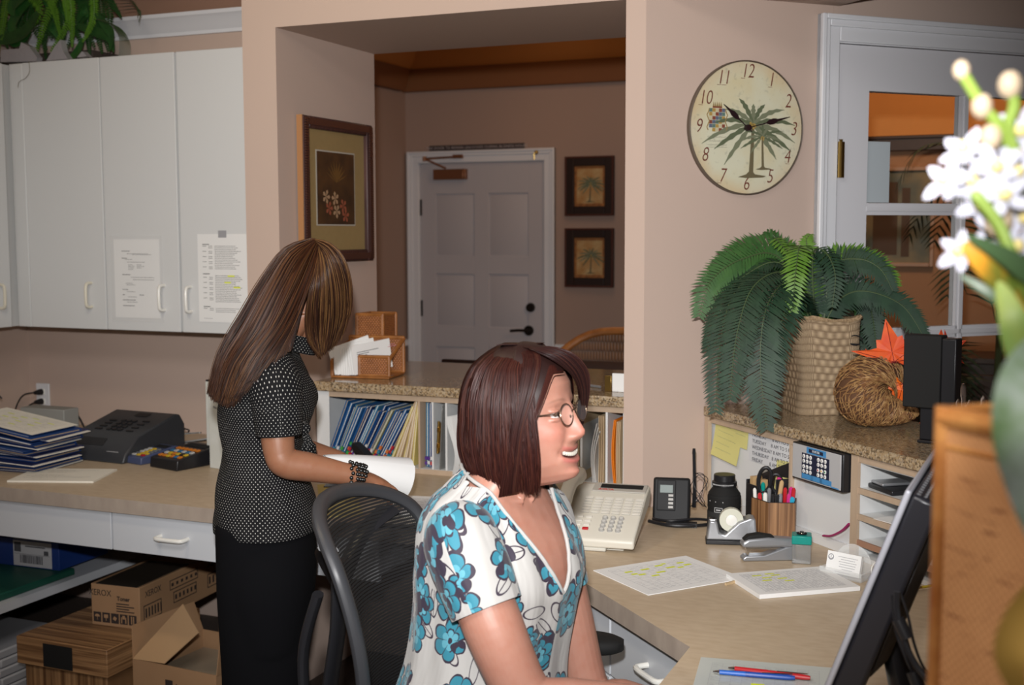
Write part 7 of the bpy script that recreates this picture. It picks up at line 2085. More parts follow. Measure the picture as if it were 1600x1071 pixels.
for k in range(6):
    g.tube(smooth_path([cpx(150, -15, y_f), cpx(175, -10 + 5 * k, y_f), cpx(196 + 4 * k, -6 + 4 * k, y_f), cpx(212 + 2 * k - 5 * (k > 3), 0 + 7 * k, y_f)], 5), [0.002] * 8 + [0.006] * 5 + [0.002] * 3, 5, flat=0.2)
g.obj('grass_blades', leafmat('grass_blade', (0.03, 0.055, 0.025), (0.05, 0.08, 0.03), 0.4), tf)
for k in range(26):
    x0_, y0_ = rnd.uniform(-10, 165), rnd.uniform(-40, 50)
    dx_, dy_ = rnd.uniform(-30, 25), rnd.uniform(15, 38)
    blade([cpx(x0_, y0_, y_f + 0.06), cpx(x0_ + dx_ * 0.6, y0_ + dy_ * 0.3, y_f + 0.04), cpx(x0_ + dx_, y0_ + dy_, y_f + 0.05)], rnd.uniform(0.012, 0.022), [fern_d, MATS['broad_leaf']][k % 2], 'broad_leaf')
foil = mat('crumpled_foil', (0.45, 0.44, 0.47), 0.4, 0.4, bump=(60, 1.0))
rr = random.Random(6)
for pts in ([(0, 97), (2, 78), (30, 76), (33, 66), (45, 72), (58, 90), (56, 96)], [(72, 95), (86, 72), (94, 62), (98, 80), (106, 92)], [(120, 90), (128, 80), (136, 88)]):
    g = G()
    P3 = [cpx(a, b, 3.772) for a, b in pts]
    g.slab([Vector((p.x, p.y, max(p.z, 2.2465))) for p in P3], 0.03, (0, 1, 0))
    g.obj('foil_wrap', foil, tf, smooth=0)
g = G(); g.bx(-3.95, -3.42, 3.86, 4.04, 2.2465, 2.30); g.obj('trough', mat('dark_trough', (0.04, 0.03, 0.025), 0.8), tf, 0.01)
g = G(); g.tube(smooth_path([aty(45, 96, 3.735), aty(46, 112, 3.735), aty(40, 122, 3.735), aty(30, 128, 3.735), aty(28, 137, 3.735)], 5), 0.0010, 5); g.obj('trailing_tendril', mat('dry_tendril', (0.14, 0.11, 0.06), 0.7), tf)

# tall palms in the hall behind the glass door
def hall_palm(x_, y_, ztop, n, seed, label, spread=0.6, base=0.35):
    rr = random.Random(seed)
    t = thing('hall_palm', label, 'plant', (x_, y_, 0))
    G(Matrix.Translation((x_, y_, 0))).lathe([(0.12, 0.0), (0.16, 0.26), (0.145, 0.26), (0.12, 0.22)], n=20).obj('pot', dk_frame, t)
    g = G(); g.tube([(x_, y_, 0.2), (x_ + 0.02, y_, ztop * 0.55), (x_, y_, ztop - 0.3)], [0.02, 0.016, 0.012], 8); g.obj('trunk', lf_stem, t)
    for k in range(n):
        a = k * 2.4 + rr.uniform(-.3, .3)
        z0 = ztop - 0.35 - rr.uniform(0, base)
        L_ = spread * rr.uniform(0.7, 1.1)
        dx, dy = math.cos(a), math.sin(a) * 0.7
        g = G()
        frond_geo(g, [(x_, y_, z0), (x_ + dx * L_ * .35, y_ + dy * L_ * .35, z0 + 0.25), (x_ + dx * L_ * .75, y_ + dy * L_ * .75, z0 + 0.27), (x_ + dx * L_, y_ + dy * L_, z0 + 0.10)], 0.16, 16, 0.012, 0, droop=0.5, lift=0.0, sweep=0.6, seed=seed * 10 + k)
        g.obj('palm_leaf', lf_dark, t, smooth=0)
hall_palm(-0.12, 5.62, 2.02, 12, 1, 'tall dark palm in the hall, seen through the upper panes of the glass door', 0.5, 0.5)
hall_palm(-0.34, 5.20, 1.25, 12, 2, 'lower bushy palm in the hall, seen through the lower panes of the glass door', 0.42, 0.35)
# ================================================================== PEOPLE AND CHAIR
def hair_mat(name):
    m, nt, b = _nt(name)
    a = nt.nodes.new('ShaderNodeVertexColor')
    a.layer_name = 'Col'
    nt.links.new(a.outputs[0], b.inputs['Base Color'])
    b.inputs['Roughness'].default_value = 0.38
    b.inputs['Specular IOR Level'].default_value = 0.3
    return m
hair_m = hair_mat('hair_strands')
def strands(name, paths, radius, cols, parent, base=None):
    "paths [N,K,3] world; three-sided fine tubes with a colour per strand"
    P_ = np.asarray(paths, float)
    N, K, _ = P_.shape
    T = np.gradient(P_, axis=1)
    T /= np.linalg.norm(T, axis=2, keepdims=True) + 1e-9
    ref = np.array([0.31, -0.85, 0.42])
    A = np.cross(T, ref)
    A /= np.linalg.norm(A, axis=2, keepdims=True) + 1e-9
    B = np.cross(T, A)
    tp = np.sin(np.linspace(0.35, PI - 0.12, K)) ** 0.5
    V = np.zeros((N, K, 3, 3))
    for j in range(3):
        a = 2 * PI * j / 3
        V[:, :, j] = P_ + (A * math.cos(a) + B * math.sin(a)) * (radius * tp)[None, :, None]
    o0 = np.array(parent['_o'])
    vs = (V.reshape(-1, 3) - o0)
    idx = np.arange(N * K * 3).reshape(N, K, 3)
    F = []
    for j in range(3):
        k = (j + 1) % 3
        q = np.stack([idx[:, :-1, j], idx[:, :-1, k], idx[:, 1:, k], idx[:, 1:, j]], axis=-1)
        F.append(q.reshape(-1, 4))
    F = np.concatenate(F)
    me = bpy.data.meshes.new(name)
    me.vertices.add(len(vs)); me.vertices.foreach_set('co', vs.ravel())
    me.loops.add(F.size); me.loops.foreach_set('vertex_index', F.ravel().astype(np.int32))
    me.polygons.add(len(F)); me.polygons.foreach_set('loop_start', np.arange(0, F.size, 4, dtype=np.int32))
    me.update(calc_edges=True)
    me.polygons.foreach_set('use_smooth', [True] * len(F))
    ca = me.color_attributes.new('Col', 'FLOAT_COLOR', 'POINT')
    C = np.ones((N, K, 3, 4)); C[..., :3] = np.asarray(cols)[:, None, None, :]
    ca.data.foreach_set('color', C.ravel())
    me.materials.append(hair_m)
    o = bpy.data.objects.new(name, me)
    COL.objects.link(o)
    o['_o'] = tuple(parent['_o'])
    o.parent = parent
    return o
def remeshed(name, g, voxel, m, parent, iters=3, paint=None, label=None):
    me = bpy.data.meshes.new('tmp')
    me.from_pydata([tuple(v) for v in g.v], [], g.f)
    bm_o = bpy.data.objects.new('tmp', me)
    COL.objects.link(bm_o)
    r_ = bm_o.modifiers.new('r', 'REMESH')
    r_.mode = 'VOXEL'
    r_.voxel_size = voxel
    s_ = bm_o.modifiers.new('s', 'SMOOTH')
    s_.factor = 0.5
    s_.iterations = iters
    dg = bpy.context.evaluated_depsgraph_get()
    me2 = bpy.data.meshes.new_from_object(bm_o.evaluated_get(dg))
    bpy.data.objects.remove(bm_o)
    bpy.data.meshes.remove(me)
    n = len(me2.vertices)
    co = np.zeros(n * 3); me2.vertices.foreach_get('co', co); co = co.reshape(-1, 3)
    if paint:
        C = np.ones((n, 4)); C[:, :3] = paint(co)
        ca = me2.color_attributes.new('Col', 'FLOAT_COLOR', 'POINT')
        ca.data.foreach_set('color', C.ravel())
    me2.vertices.foreach_set('co', (co - np.array(parent['_o'])).ravel())
    me2.polygons.foreach_set('use_smooth', [True] * len(me2.polygons))
    me2.materials.clear(); me2.materials.append(m)
    me2.update()
    o = bpy.data.objects.new(name, me2)
    COL.objects.link(o)
    o['_o'] = tuple(parent['_o'])
    o.parent = parent
    if label: o['label'] = label
    return o
def skin_mat(name):
    m, nt, b = _nt(name)
    a = nt.nodes.new('ShaderNodeVertexColor'); a.layer_name = 'Col'
    x = NX(nt)
    vec, *_ = x.xyz('Object')
    n = x.noise(vec, 55, 4)
    n2 = x.noise(vec, 320, 2)
    f = x.m('MULTIPLY', x.m('MAXIMUM', x.m('SUBTRACT', n, 0.45), 0), 0.9)
    mx = nt.nodes.new('ShaderNodeMix'); mx.data_type = 'RGBA'; mx.blend_type = 'MULTIPLY'
    nt.links.new(f, mx.inputs[0]); nt.links.new(a.outputs[0], mx.inputs[6]); mx.inputs[7].default_value = (0.85, 0.6, 0.5, 1)
    nt.links.new(mx.outputs[2], b.inputs['Base Color'])
    b.inputs['Roughness'].default_value = 0.46
    b.inputs['Subsurface Weight'].default_value = 0.12
    b.inputs['Subsurface Radius'].default_value = (0.01, 0.004, 0.002)
    b.inputs['Subsurface Scale'].default_value = 0.5
    nt.links.new(x.bump(n2, 0.12, 0.0006), b.inputs['Normal'])
    return m
skin_m = skin_mat('skin')
def kint(keys, z):
    zs = [k[0] for k in keys]
    return [float(np.interp(z, zs, [k[i] for k in keys])) for i in range(1, len(keys[0]))]
HK = [(-0.122, .050, .020, .012), (-0.116, .070, .026, .026), (-0.105, .079, .030, .037), (-0.085, .081, .040, .052), (-0.055, .082, .060, .062), (-0.02, .084, .088, .069), (0.02, .088, .100, .073), (0.05, .092, .104, .074), (0.08, .082, .097, .068), (0.10, .064, .080, .054), (0.115, .042, .055, .036), (0.124, .018, .025, .016), (0.127, .002, .003, .002)]
def head_geo(g, M, smile=True):
    ga = lambda v, c, s_: math.exp(-((v - c) / s_) ** 2)
    zs = list(np.linspace(-0.122, 0.10, 112)) + list(np.linspace(0.102, 0.127, 14))
    rings = []
    n = 120
    for z in zs:
        f, b, w_ = kint(HK, z)
        ring = []
        for k in range(n):
            a = 2 * PI * k / n
            ca, sa = math.cos(a), math.sin(a)
            e = 2 / 2.25
            x_ = (f if ca > 0 else b) * math.copysign(abs(ca) ** e, ca)
            y_ = w_ * math.copysign(abs(sa) ** e, sa)
            if ca > 0.1:
                A, sy = kint([(-0.062, 0, .012), (-0.055, .006, .013), (-0.050, .018, .0145), (-0.044, .0250, .0150), (-0.037, .0275, .0125), (-0.028, .0235, .0100), (-0.012, .0160, .0085), (0.004, .0095, .0085), (0.018, .004, .010), (0.035, 0, .01)], z)
                dx = A * ga(y_, 0, sy)
                # nostril wings
                dx += 0.006 * (ga(y_, 0.014, 0.006) + ga(y_, -0.014, 0.006)) * ga(z, -0.045, 0.007)
                ay = abs(y_)
                dx -= 0.010 * ga(ay, 0.031, 0.014) * ga(z, 0.002, 0.010)
                dx += 0.003 * ga(ay, 0.030, 0.020) * ga(z, 0.022, 0.008)
                dx += (0.007 if smile else 0.003) * ga(ay, 0.040, 0.018) * ga(z, -0.034, 0.017)
                zc = z - (8.0 * y_ * y_ if smile else 0)      # smile lifts the corners
                wm = math.exp(-(y_ / 0.031) ** 4)
                dx += 0.0045 * ga(zc, -0.0655, 0.0045) * wm
                dx += 0.0052 * ga(zc, -0.0870, 0.0055) * wm
                dx -= (0.0110 if smile else 0.004) * ga(zc, -0.0760, 0.0050) * math.exp(-(y_ / 0.029) ** 4)
                dx += 0.0065 * ga(z, -0.109, 0.011) * ga(y_, 0, 0.020)
                dx -= 0.0025 * ga(z, -0.098, 0.006) * ga(y_, 0, 0.02)
                if smile:
                    dx -= 0.0025 * ga(ay - 0.030 + (z + 0.06) * 0.35, 0, 0.004) * ga(z, -0.062, 0.018)
                x_ += dx
            ring.append(M @ Vector((x_, y_, z)))
        rings.append(ring)
    g.loft(rings)
    for s_ in (-1, 1):   # lids
        g.ell(M @ Vector((0.0690, s_ * 0.031, 0.0078)), (0.0135, 0.0170, 0.0054), 20, 14)
        g.ell(M @ Vector((0.0690, s_ * 0.031, -0.0075)), (0.0130, 0.0165, 0.0052), 20, 14)
    for s_ in (-1, 1):   # ears
        g.loft([ellipse(M @ Vector((-0.012 - 0.004 * q, s_ * (0.068 + 0.006 * q), 0.0 - 0.004 * (q == 0))), (M.to_3x3() @ Vector((1, 0, 0.12))), (M.to_3x3() @ Vector((0, 0.1 * s_, 1))), (0.010, 0.017, 0.015)[q], (0.022, 0.031, 0.028)[q], 16) for q in range(3)])
def hand_geo(g, W_, d, up_, lenf=1.0, curl=0.55, thumb=1, spread=0.10, flip=1):
    "W_ wrist, d pointing direction, up_ = back of the hand; thumb=+1 on the side d x up"
    d = Vector(d).normalized()
    up_ = (Vector(up_) - d * Vector(up_).dot(d)).normalized()
    sd = d.cross(up_)
    W_ = Vector(W_)
    s_ = lenf
    rings = [ellipse(W_ - d * 0.01, sd, up_, .026 * s_, .019 * s_, 18), ellipse(W_ + d * .02 * s_, sd, up_, .031 * s_, .017 * s_, 18), ellipse(W_ + d * .055 * s_, sd, up_, .039 * s_, .014 * s_, 18, 2.5), ellipse(W_ + d * .085 * s_ - up_ * .003, sd, up_, .040 * s_, .012 * s_, 18, 2.6), ellipse(W_ + d * .094 * s_ - up_ * .004, sd, up_, .036 * s_, .009 * s_, 18, 2.6)]
    g.loft(rings)
    fl = [.072, .080, .075, .060]
    for i in range(4):
        off = thumb * (.029 - .0195 * i)
        b0 = W_ + d * (.086 - .004 * abs(i - 1)) * s_ + sd * off * s_ - up_ * .002
        a = 0.10 + curl * 0.35
        dirv = (d + sd * thumb * spread * (1.2 - i * 0.8)).normalized()
        pts = [b0 - d * 0.014, b0]
        p = b0
        for seg, fr_ in enumerate((0.44, 0.32, 0.24)):
            q = dirv * math.cos(a) - up_ * math.sin(a)
            p = p + q * fl[i] * fr_ * s_
            pts.append(p)
            a += curl * (0.8 + 0.1 * i)
        pp = smooth_path(pts, 3)
        g.tube(pp, [.0092 * s_ * (1 - 0.28 * k / (len(pp) - 1)) for k in range(len(pp))], 12)
        g.ell(pp[-1], .0066 * s_, 10, 8)
    b0 = W_ + d * .028 * s_ + sd * thumb * .026 * s_ - up_ * .006
    pts = [b0 - sd * thumb * .012, b0 + (sd * thumb * .55 + d * .8 - up_ * .25).normalized() * .034 * s_, b0 + (sd * thumb * .50 + d * .95 - up_ * .45).normalized() * .062 * s_, b0 + (sd * thumb * .30 + d * 1.0 - up_ * .55).normalized() * .084 * s_]
    pp = smooth_path(pts, 3)
    g.tube(pp, [.0125 * s_ * (1 - 0.35 * k / (len(pp) - 1)) for k in range(len(pp))], 12)
    g.ell(pp[-1], .008 * s_, 10, 8)
def limb(g, pts, rs, n=20, sub=4):
    P_ = smooth_path(pts, sub)
    r_ = list(np.interp(np.linspace(0, len(rs) - 1, len(P_)), range(len(rs)), rs))
    g.tube(P_, r_, n)
    return P_, r_
def rows(keys, n):
    "smooth interpolation of ring keys over their index"
    K_ = np.array(keys, float)
    out = []
    for j in range(n):
        t = j / (n - 1) * (len(K_) - 1)
        i = min(int(t), len(K_) - 2)
        f = t - i
        p0, p1, p2, p3 = K_[max(i - 1, 0)], K_[i], K_[i + 1], K_[min(i + 2, len(K_) - 1)]
        out.append(0.5 * ((2 * p1) + (-p0 + p2) * f + (2 * p0 - 5 * p1 + 4 * p2 - p3) * f * f + (-p0 + 3 * p1 - 3 * p2 + p3) * f ** 3))
    return out

# ------------------------------------------------------------ seated woman
HD = R(-15)
sc_ = at(759, 900, 2.2)
SW = FR(sc_.x + 0.050, sc_.y + 0.028, 0.0, HD)
sit = thing('person', 'seated smiling woman with auburn bob and glasses in a white blouse with turquoise flowers', 'person', SW @ Vector((-0.05, 0, 0)))
SKC = np.array((0.37, 0.180, 0.130)); LIP = np.array((0.36, 0.115, 0.095)); PINK = np.array((0.42, 0.155, 0.115))
hc_ = at(821, 653, 2.2)
HM_ = Matrix.Translation((hc_.x, hc_.y, 1.243)) @ Matrix.Rotation(R(-3), 4, 'Z') @ Matrix.Rotation(R(-12), 4, 'Y') @ Matrix.Scale(1.01, 4)
HH_ = Matrix.Translation((hc_.x, hc_.y, 1.243)) @ Matrix.Rotation(R(-3), 4, 'Z') @ Matrix.Rotation(R(-2), 4, 'Y') @ Matrix.Scale(1.045, 4)
TK = [(.47, -.12, .14, .19), (.56, -.12, .15, .20), (.66, -.10, .142, .185), (.76, -.075, .132, .165), (.86, -.055, .134, .16), (.94, -.040, .142, .168), (1.01, -.040, .128, .172), (1.06, -.048, .100, .166), (1.095, -.050, .080, .142), (1.12, -.040, .066, .100), (1.14, -.028, .056, .070), (1.17, -.012, .052, .056), (1.20, 0.008, .052, .053), (1.23, 0.015, .05, .05)]
TK = [(z_, cx_, a_ * q_, b_ * q_) for z_, cx_, a_, b_ in TK for q_ in ((0.89 if 0.7 < z_ < 1.13 else 1.0),)]
def torso_rings(M, TKs, n, nr, grow=0.0, cut=None, p=2.3, wob=0.0):
    R_ = []
    for (z, cx, a, b) in rows(TKs, nr):
        ring = ellipse((cx, 0, z), (1, 0, 0), (0, 1, 0), a + grow, b + grow, n, p)
        if wob:
            ring = [q + (q - Vector((cx, 0, z))).normalized() * wob * math.sin(math.atan2(q.y, q.x - cx) * 13 + z * 9) for q in ring]
        R_.append([M @ q for q in ring])
    return R_
g = G()
head_geo(g, HM_, True)
g.loft(torso_rings(SW, TK, 40, 50))
# near (right) arm: hangs from the shoulder, elbow bent, hand on the worktop edge
rS, rE, rW = SW @ Vector((-0.010, -0.142, 1.046)), at(822, 1100, 2.06), at(1075, 1105, 2.05)
rM = rS.lerp(rE, 0.5) + Vector((0.005, -0.015, 0))
limb(g, [SW @ Vector((-0.04, -0.10, 1.045)), rS, rM, rE + (rS - rE) * 0.12, rE + (rW - rE) * 0.06, rE.lerp(rW, 0.3), rE.lerp(rW, 0.7), rW], [.040, .052, .052, .047, .047, .044, .034, .026], 36, 9)
hand_geo(g, rW, (rW - rE), (0, 0.1, 1), 0.95, 0.35, 1)
lS, lE = SW @ Vector((-0.03, 0.118, 1.045)), at(922, 1085, 2.33)
lW = at(1075, 1120, 2.20)
limb(g, [SW @ Vector((-0.04, 0.10, 1.045)), lS, lS.lerp(lE, 0.5), lE, lE.lerp(lW, 0.35), lE.lerp(lW, 0.7), lW], [.04, .050, .045, .042, .041, .034, .026], 24, 5)
hand_geo(g, lW, (lW - lE), (0, 0, 1), 0.95, 0.35, -1)
# collarbones / chest modelling
for s_ in (-1, 1):
    g.tube([SW @ Vector((0.022, s_ * 0.012, 1.100)), SW @ Vector((0.006, s_ * 0.05, 1.106)), SW @ Vector((-0.012, s_ * 0.08, 1.100))], [0.006, 0.006, 0.004], 10)
    g.tube([SW @ Vector((0.022, s_ * 0.012, 1.105)), SW @ Vector((0.020, s_ * 0.026, 1.145)), SW @ Vector((0.012, s_ * 0.040, 1.18))], [0.005, 0.008, 0.009], 10)
HI = HM_.inverted()
def paint_sit(co):
    C = np.tile(SKC, (len(co), 1)).astype(float)
    Mi = np.array(HI)
    L_ = co @ Mi[:3, :3].T + Mi[:3, 3]
    x_, y_, z_ = L_.T
    zc = z_ - 8.0 * y_ ** 2
    front = x_ > 0.055
    sm = lambda v, c, h, s_: 1 / (1 + np.exp((np.abs(v - c) - h) / s_))
    lipw = (np.maximum(sm(zc, -0.0665, 0.0034, 0.0007), sm(zc, -0.0872, 0.0042, 0.0008)) * sm(y_, 0, 0.030, 0.0012) * front)[:, None]
    ga = lambda v, c, s_: np.exp(-((v - c) / s_) ** 2)
    ck = np.clip(0.55 * ga(np.abs(y_), 0.042, 0.02) * ga(z_, -0.03, 0.022) + 0.6 * ga(y_, 0, 0.014) * ga(z_, -0.037, 0.014) + 0.4 * ga(z_, -0.105, 0.015) * ga(y_, 0, 0.02), 0, 1) * (x_ > 0.02)
    C = C * (1 - ck[:, None]) + PINK * ck[:, None]
    C = C * (1 - lipw) + LIP * lipw
    inm = (sm(zc, -0.0765, 0.0052, 0.0006) * sm(y_, 0, 0.0285, 0.001) * front)[:, None]
    C = C * (1 - inm) + np.array((0.12, 0.03, 0.03)) * inm
    br = (0.75 * sm(z_ + 9 * (np.abs(y_) - 0.030) ** 2, 0.0245, 0.0017, 0.0006) * sm(np.abs(y_), 0.031, 0.016, 0.002) * (x_ > 0.04))[:, None]
    C = C * (1 - br) + np.array((0.22, 0.11, 0.075)) * br
    return C
remeshed('body', g, 0.0021, skin_m, sit, 3, paint_sit)
# teeth
g = G(HM_)
for k in range(-5, 6):
    y_ = k * 0.0052
    zz_ = -0.0752 + 8 * y_ * y_
    g.box((0.0785 - 7.0 * y_ * y_, y_, zz_ + 0.0008), (0.006, 0.0050, 0.0072 - 0.0002 * abs(k)), rot=Matrix.Rotation(-k * 0.13 * -1, 4, 'Z'))
g.obj('teeth', mat('teeth', (0.52, 0.49, 0.42), 0.25), sit, 0.0012)
# eyes
for s_ in (-1, 1):
    e = G(HM_).ell((0.0705, s_ * 0.031, 0.001), 0.0112, 16, 12).obj('eye', mat('eye_white', (0.55, 0.52, 0.50), 0.2), sit)
    G(HM_).ell((0.0803, s_ * 0.0312, 0.0008), (0.0022, 0.0064, 0.0064), 12, 8).obj('iris', mat('iris', (0.03, 0.02, 0.015), 0.15), e)
    g = G(HM_)
    g.tube([(0.0822 - 0.45 * abs(k * 0.003) , s_ * (0.031 + k * 0.0032), 0.0040 - 0.0006 * k * k * 0.25) for k in range(-4, 5)], 0.0011, 8)
    g.obj('upper_lid', mat('lash_line', (0.11, 0.05, 0.035), 0.5), e)
# glasses
g = G(HM_)
frame_g = mat('bronze_wire', (0.20, 0.13, 0.09), 0.3, 0.85)
for s_ in (-1, 1):
    g.tube([(0.0965 - 0.10 * (s_ * 0.0325 + 0.0240 * math.cos(a)) ** 2 * 6, s_ * 0.0325 + 0.0240 * math.cos(a), -0.003 + 0.0190 * math.sin(a)) for a in [2 * PI * k / 28 for k in range(29)]], 0.0011, 6)
    g.tube(smooth_path([(0.089, s_ * 0.0545, 0.002), (0.080, s_ * 0.066, 0.004), (0.04, s_ * 0.0765, 0.006), (-0.01, s_ * 0.080, 0.003), (-0.03, s_ * 0.080, -0.02)], 4), 0.0012, 6)
    g.ell((0.086, s_ * 0.058, 0.002), (0.004, 0.003, 0.0022), 8, 6)
    g.ell((0.0925, s_ * 0.011, -0.008), (0.002, 0.0015, 0.003), 8, 6)
g.tube(smooth_path([(0.0965, -0.0115, 0.001), (0.1005, 0.0, 0.0045), (0.0965, 0.0115, 0.001)], 4), 0.0012, 6)
gl = g.obj('glasses', frame_g, sit)
for s_ in (-1, 1):
    g = G(HM_)
    g.loft([[(0.0962 + dx - 0.10 * (s_ * 0.0325 + 0.0230 * math.cos(a)) ** 2 * 6, s_ * 0.0325 + 0.0230 * math.cos(a), -0.003 + 0.0182 * math.sin(a)) for a in [2 * PI * k / 28 for k in range(28)]] for dx in (0, 0.0008)])
    g.obj('lens', mat('thin_lens', (0.95, 0.95, 0.95), 0.1, alpha=0.03, spec=0.2), gl)
# hair: cap plus strands
def shell(phi, th, rr=1.0, zend=-0.118):
    "phi azimuth from the front, th 0..2 : 0..1 over the crown, 1..2 down the side"
    cx = math.cos(phi)
    ax = 0.100 if cx > 0 else 0.116
    ay = 0.094
    if th <= 1:
        k, z_ = math.sin(th * PI / 2), 0.130 * math.cos(th * PI / 2)
        k = k ** 0.85
    else:
        u = th - 1
        z_ = zend * u
        k = 1.0 + 0.03 * math.sin(u * PI * 0.8) - 0.20 * u ** 3
    return Vector((ax * cx * k * rr - 0.004, ay * math.sin(phi) * k * rr, z_ * (0.972 if rr < 0.94 else 1) + 0.003))
LO = R(66)
g = G(HH_)
nph, nth = 180, 64
idx = {}
vs, fs = [], []
for i in range(nph):
    ph = 2 * PI * i / nph
    for j in range(nth + 1):
        th = 0.02 + 1.93 * j / nth
        vs.append(shell(ph, th, 0.925 + 0.085 * max(0, math.cos(ph)) * max(0, min(1, (1.0 - th) * 4)), -0.115 if abs(math.atan2(math.sin(ph), math.cos(ph))) < R(120) else -0.105))
for i in range(nph):
    ph = 2 * PI * (i + 0.5) / nph
    ap = abs(math.atan2(math.sin(ph), math.cos(ph)))
    for j in range(nth):
        th = 0.02 + 1.93 * (j + 0.5) / nth
        lim = 0.56 + 0.62 * max(0, (ap - R(24)) / R(42)) ** 1.4
        if ap < LO and th > lim: continue
        a, b = i * (nth + 1) + j, ((i + 1) % nph) * (nth + 1) + j
        fs.append((a, b, b + 1, a + 1))
g.add(vs, fs)
hair_cap_m = mat('auburn_under', (0.016, 0.005, 0.004), 0.5)
hc = g.obj('hair', hair_cap_m, sit, smooth=60)
rr = np.random.RandomState(5)
paths, cols = [], []
def hcol(k, a, b, c):
    q = rr.rand()
    base_ = a if q < 0.55 else (b if q < 0.9 else c)
    return np.array(base_) * (0.75 + 0.5 * rr.rand())
N = 3600
for k in range(N):
    sgn = -1 if rr.rand() < 0.6 else 1
    ph0 = R(56) + rr.rand() ** 0.9 * R(124)
    clump = 0.035 * math.sin(ph0 * 23 + 1.7) + 0.02 * math.sin(ph0 * 51)
    lay = 0.955 + 0.055 * rr.rand() + 0.25 * clump
    ze = -0.108 - 0.012 * rr.rand() if ph0 < R(120) else -0.098 - 0.014 * rr.rand()
    if ph0 < R(72): ze = -0.112 - 0.012 * rr.rand()
    pt = []
    part = Vector((0.035 - 0.075 * min(1, (ph0 - R(56)) / R(90)), 0.012, 0.130))
    for i in range(25):
        u = i / 24
        th = 0.12 + 1.86 * u
        dph = (0.10 * math.sin(u * 3 + k) * 0.3 + (-0.10 * u if ph0 < R(80) else 0)) 
        q = shell(sgn * (ph0 + dph), th, lay + 0.010 * math.sin(u * 9 + ph0 * 14), ze)
        if u < 0.2:
            q = part.lerp(q, (u / 0.2) ** 0.7)
        pt.append(tuple(HH_ @ q))
    paths.append(pt); cols.append(hcol(k, (0.022, 0.006, 0.005), (0.040, 0.010, 0.007), (0.065, 0.020, 0.012)))
# fringe swept to the far side
for k in range(1100):
    a = rr.rand(); b = rr.rand()
    p = [(-0.01 - 0.03 * b, 0.005 - 0.03 * a, 0.129), (0.036 + 0.006 * b, -0.046 + 0.065 * a, 0.123), (0.074 + 0.006 * b, -0.040 + 0.075 * a, 0.104 + 0.005 * b), (0.092 + 0.005 * b, -0.010 + 0.065 * a, 0.078), (0.088 + 0.006 * b, 0.028 + 0.036 * a, 0.042 - 0.01 * b), (0.070, 0.060 + 0.016 * a, -0.01 - 0.03 * b)]
    pp = smooth_path([HH_ @ Vector(q) for q in p], 5)
    pp = [pp[i] for i in np.linspace(0, len(pp) - 1, 25).round().astype(int)]
    paths.append([tuple(q) for q in pp]); cols.append(hcol(k, (0.012, 0.005, 0.005), (0.025, 0.008, 0.007), (0.05, 0.018, 0.012)))
# near side sweep framing the face
for k in range(520):
    a = rr.rand(); b = rr.rand()
    p = [(0.0 - 0.03 * a, 0.002, 0.129), (0.052 - 0.03 * a, -0.044 - 0.006 * b, 0.114), (0.058 - 0.03 * a, -0.070 - 0.008 * b, 0.070), (0.040 - 0.022 * a, -0.086 - 0.007 * b, 0.0), (0.030 - 0.026 * a, -0.087 - 0.006 * b, -0.06), (0.020 - 0.036 * a, -0.074 - 0.010 * b, -0.112 - 0.012 * a)]
    pp = smooth_path([HH_ @ Vector(q) for q in p], 5)
    pp = [pp[i] for i in np.linspace(0, len(pp) - 1, 25).round().astype(int)]
    paths.append([tuple(q) for q in pp]); cols.append(hcol(k, (0.022, 0.006, 0.005), (0.040, 0.011, 0.008), (0.075, 0.026, 0.016)))
for k in range(420):      # fine hair along the hairline
    s_ = -1 if k % 2 else 1
    j0 = rr.randn() * 0.018
    pt = []
    for i in range(25):
        u = i / 24
        ph = R(5 + 62 * u)
        th = min(0.56 + 0.62 * max(0, (ph - R(24)) / R(42)) ** 1.4, 1.25) + j0 - 0.02 + 0.10 * max(0, u - 0.8)
        pt.append(tuple(HH_ @ shell(s_ * ph, th, 0.995 + 0.01 * rr.rand() * 0.3)))
    paths.append(pt); cols.append(hcol(k, (0.022, 0.006, 0.005), (0.040, 0.010, 0.007), (0.065, 0.020, 0.012)))
strands('hair_strands', paths, 0.00085, cols, hc)

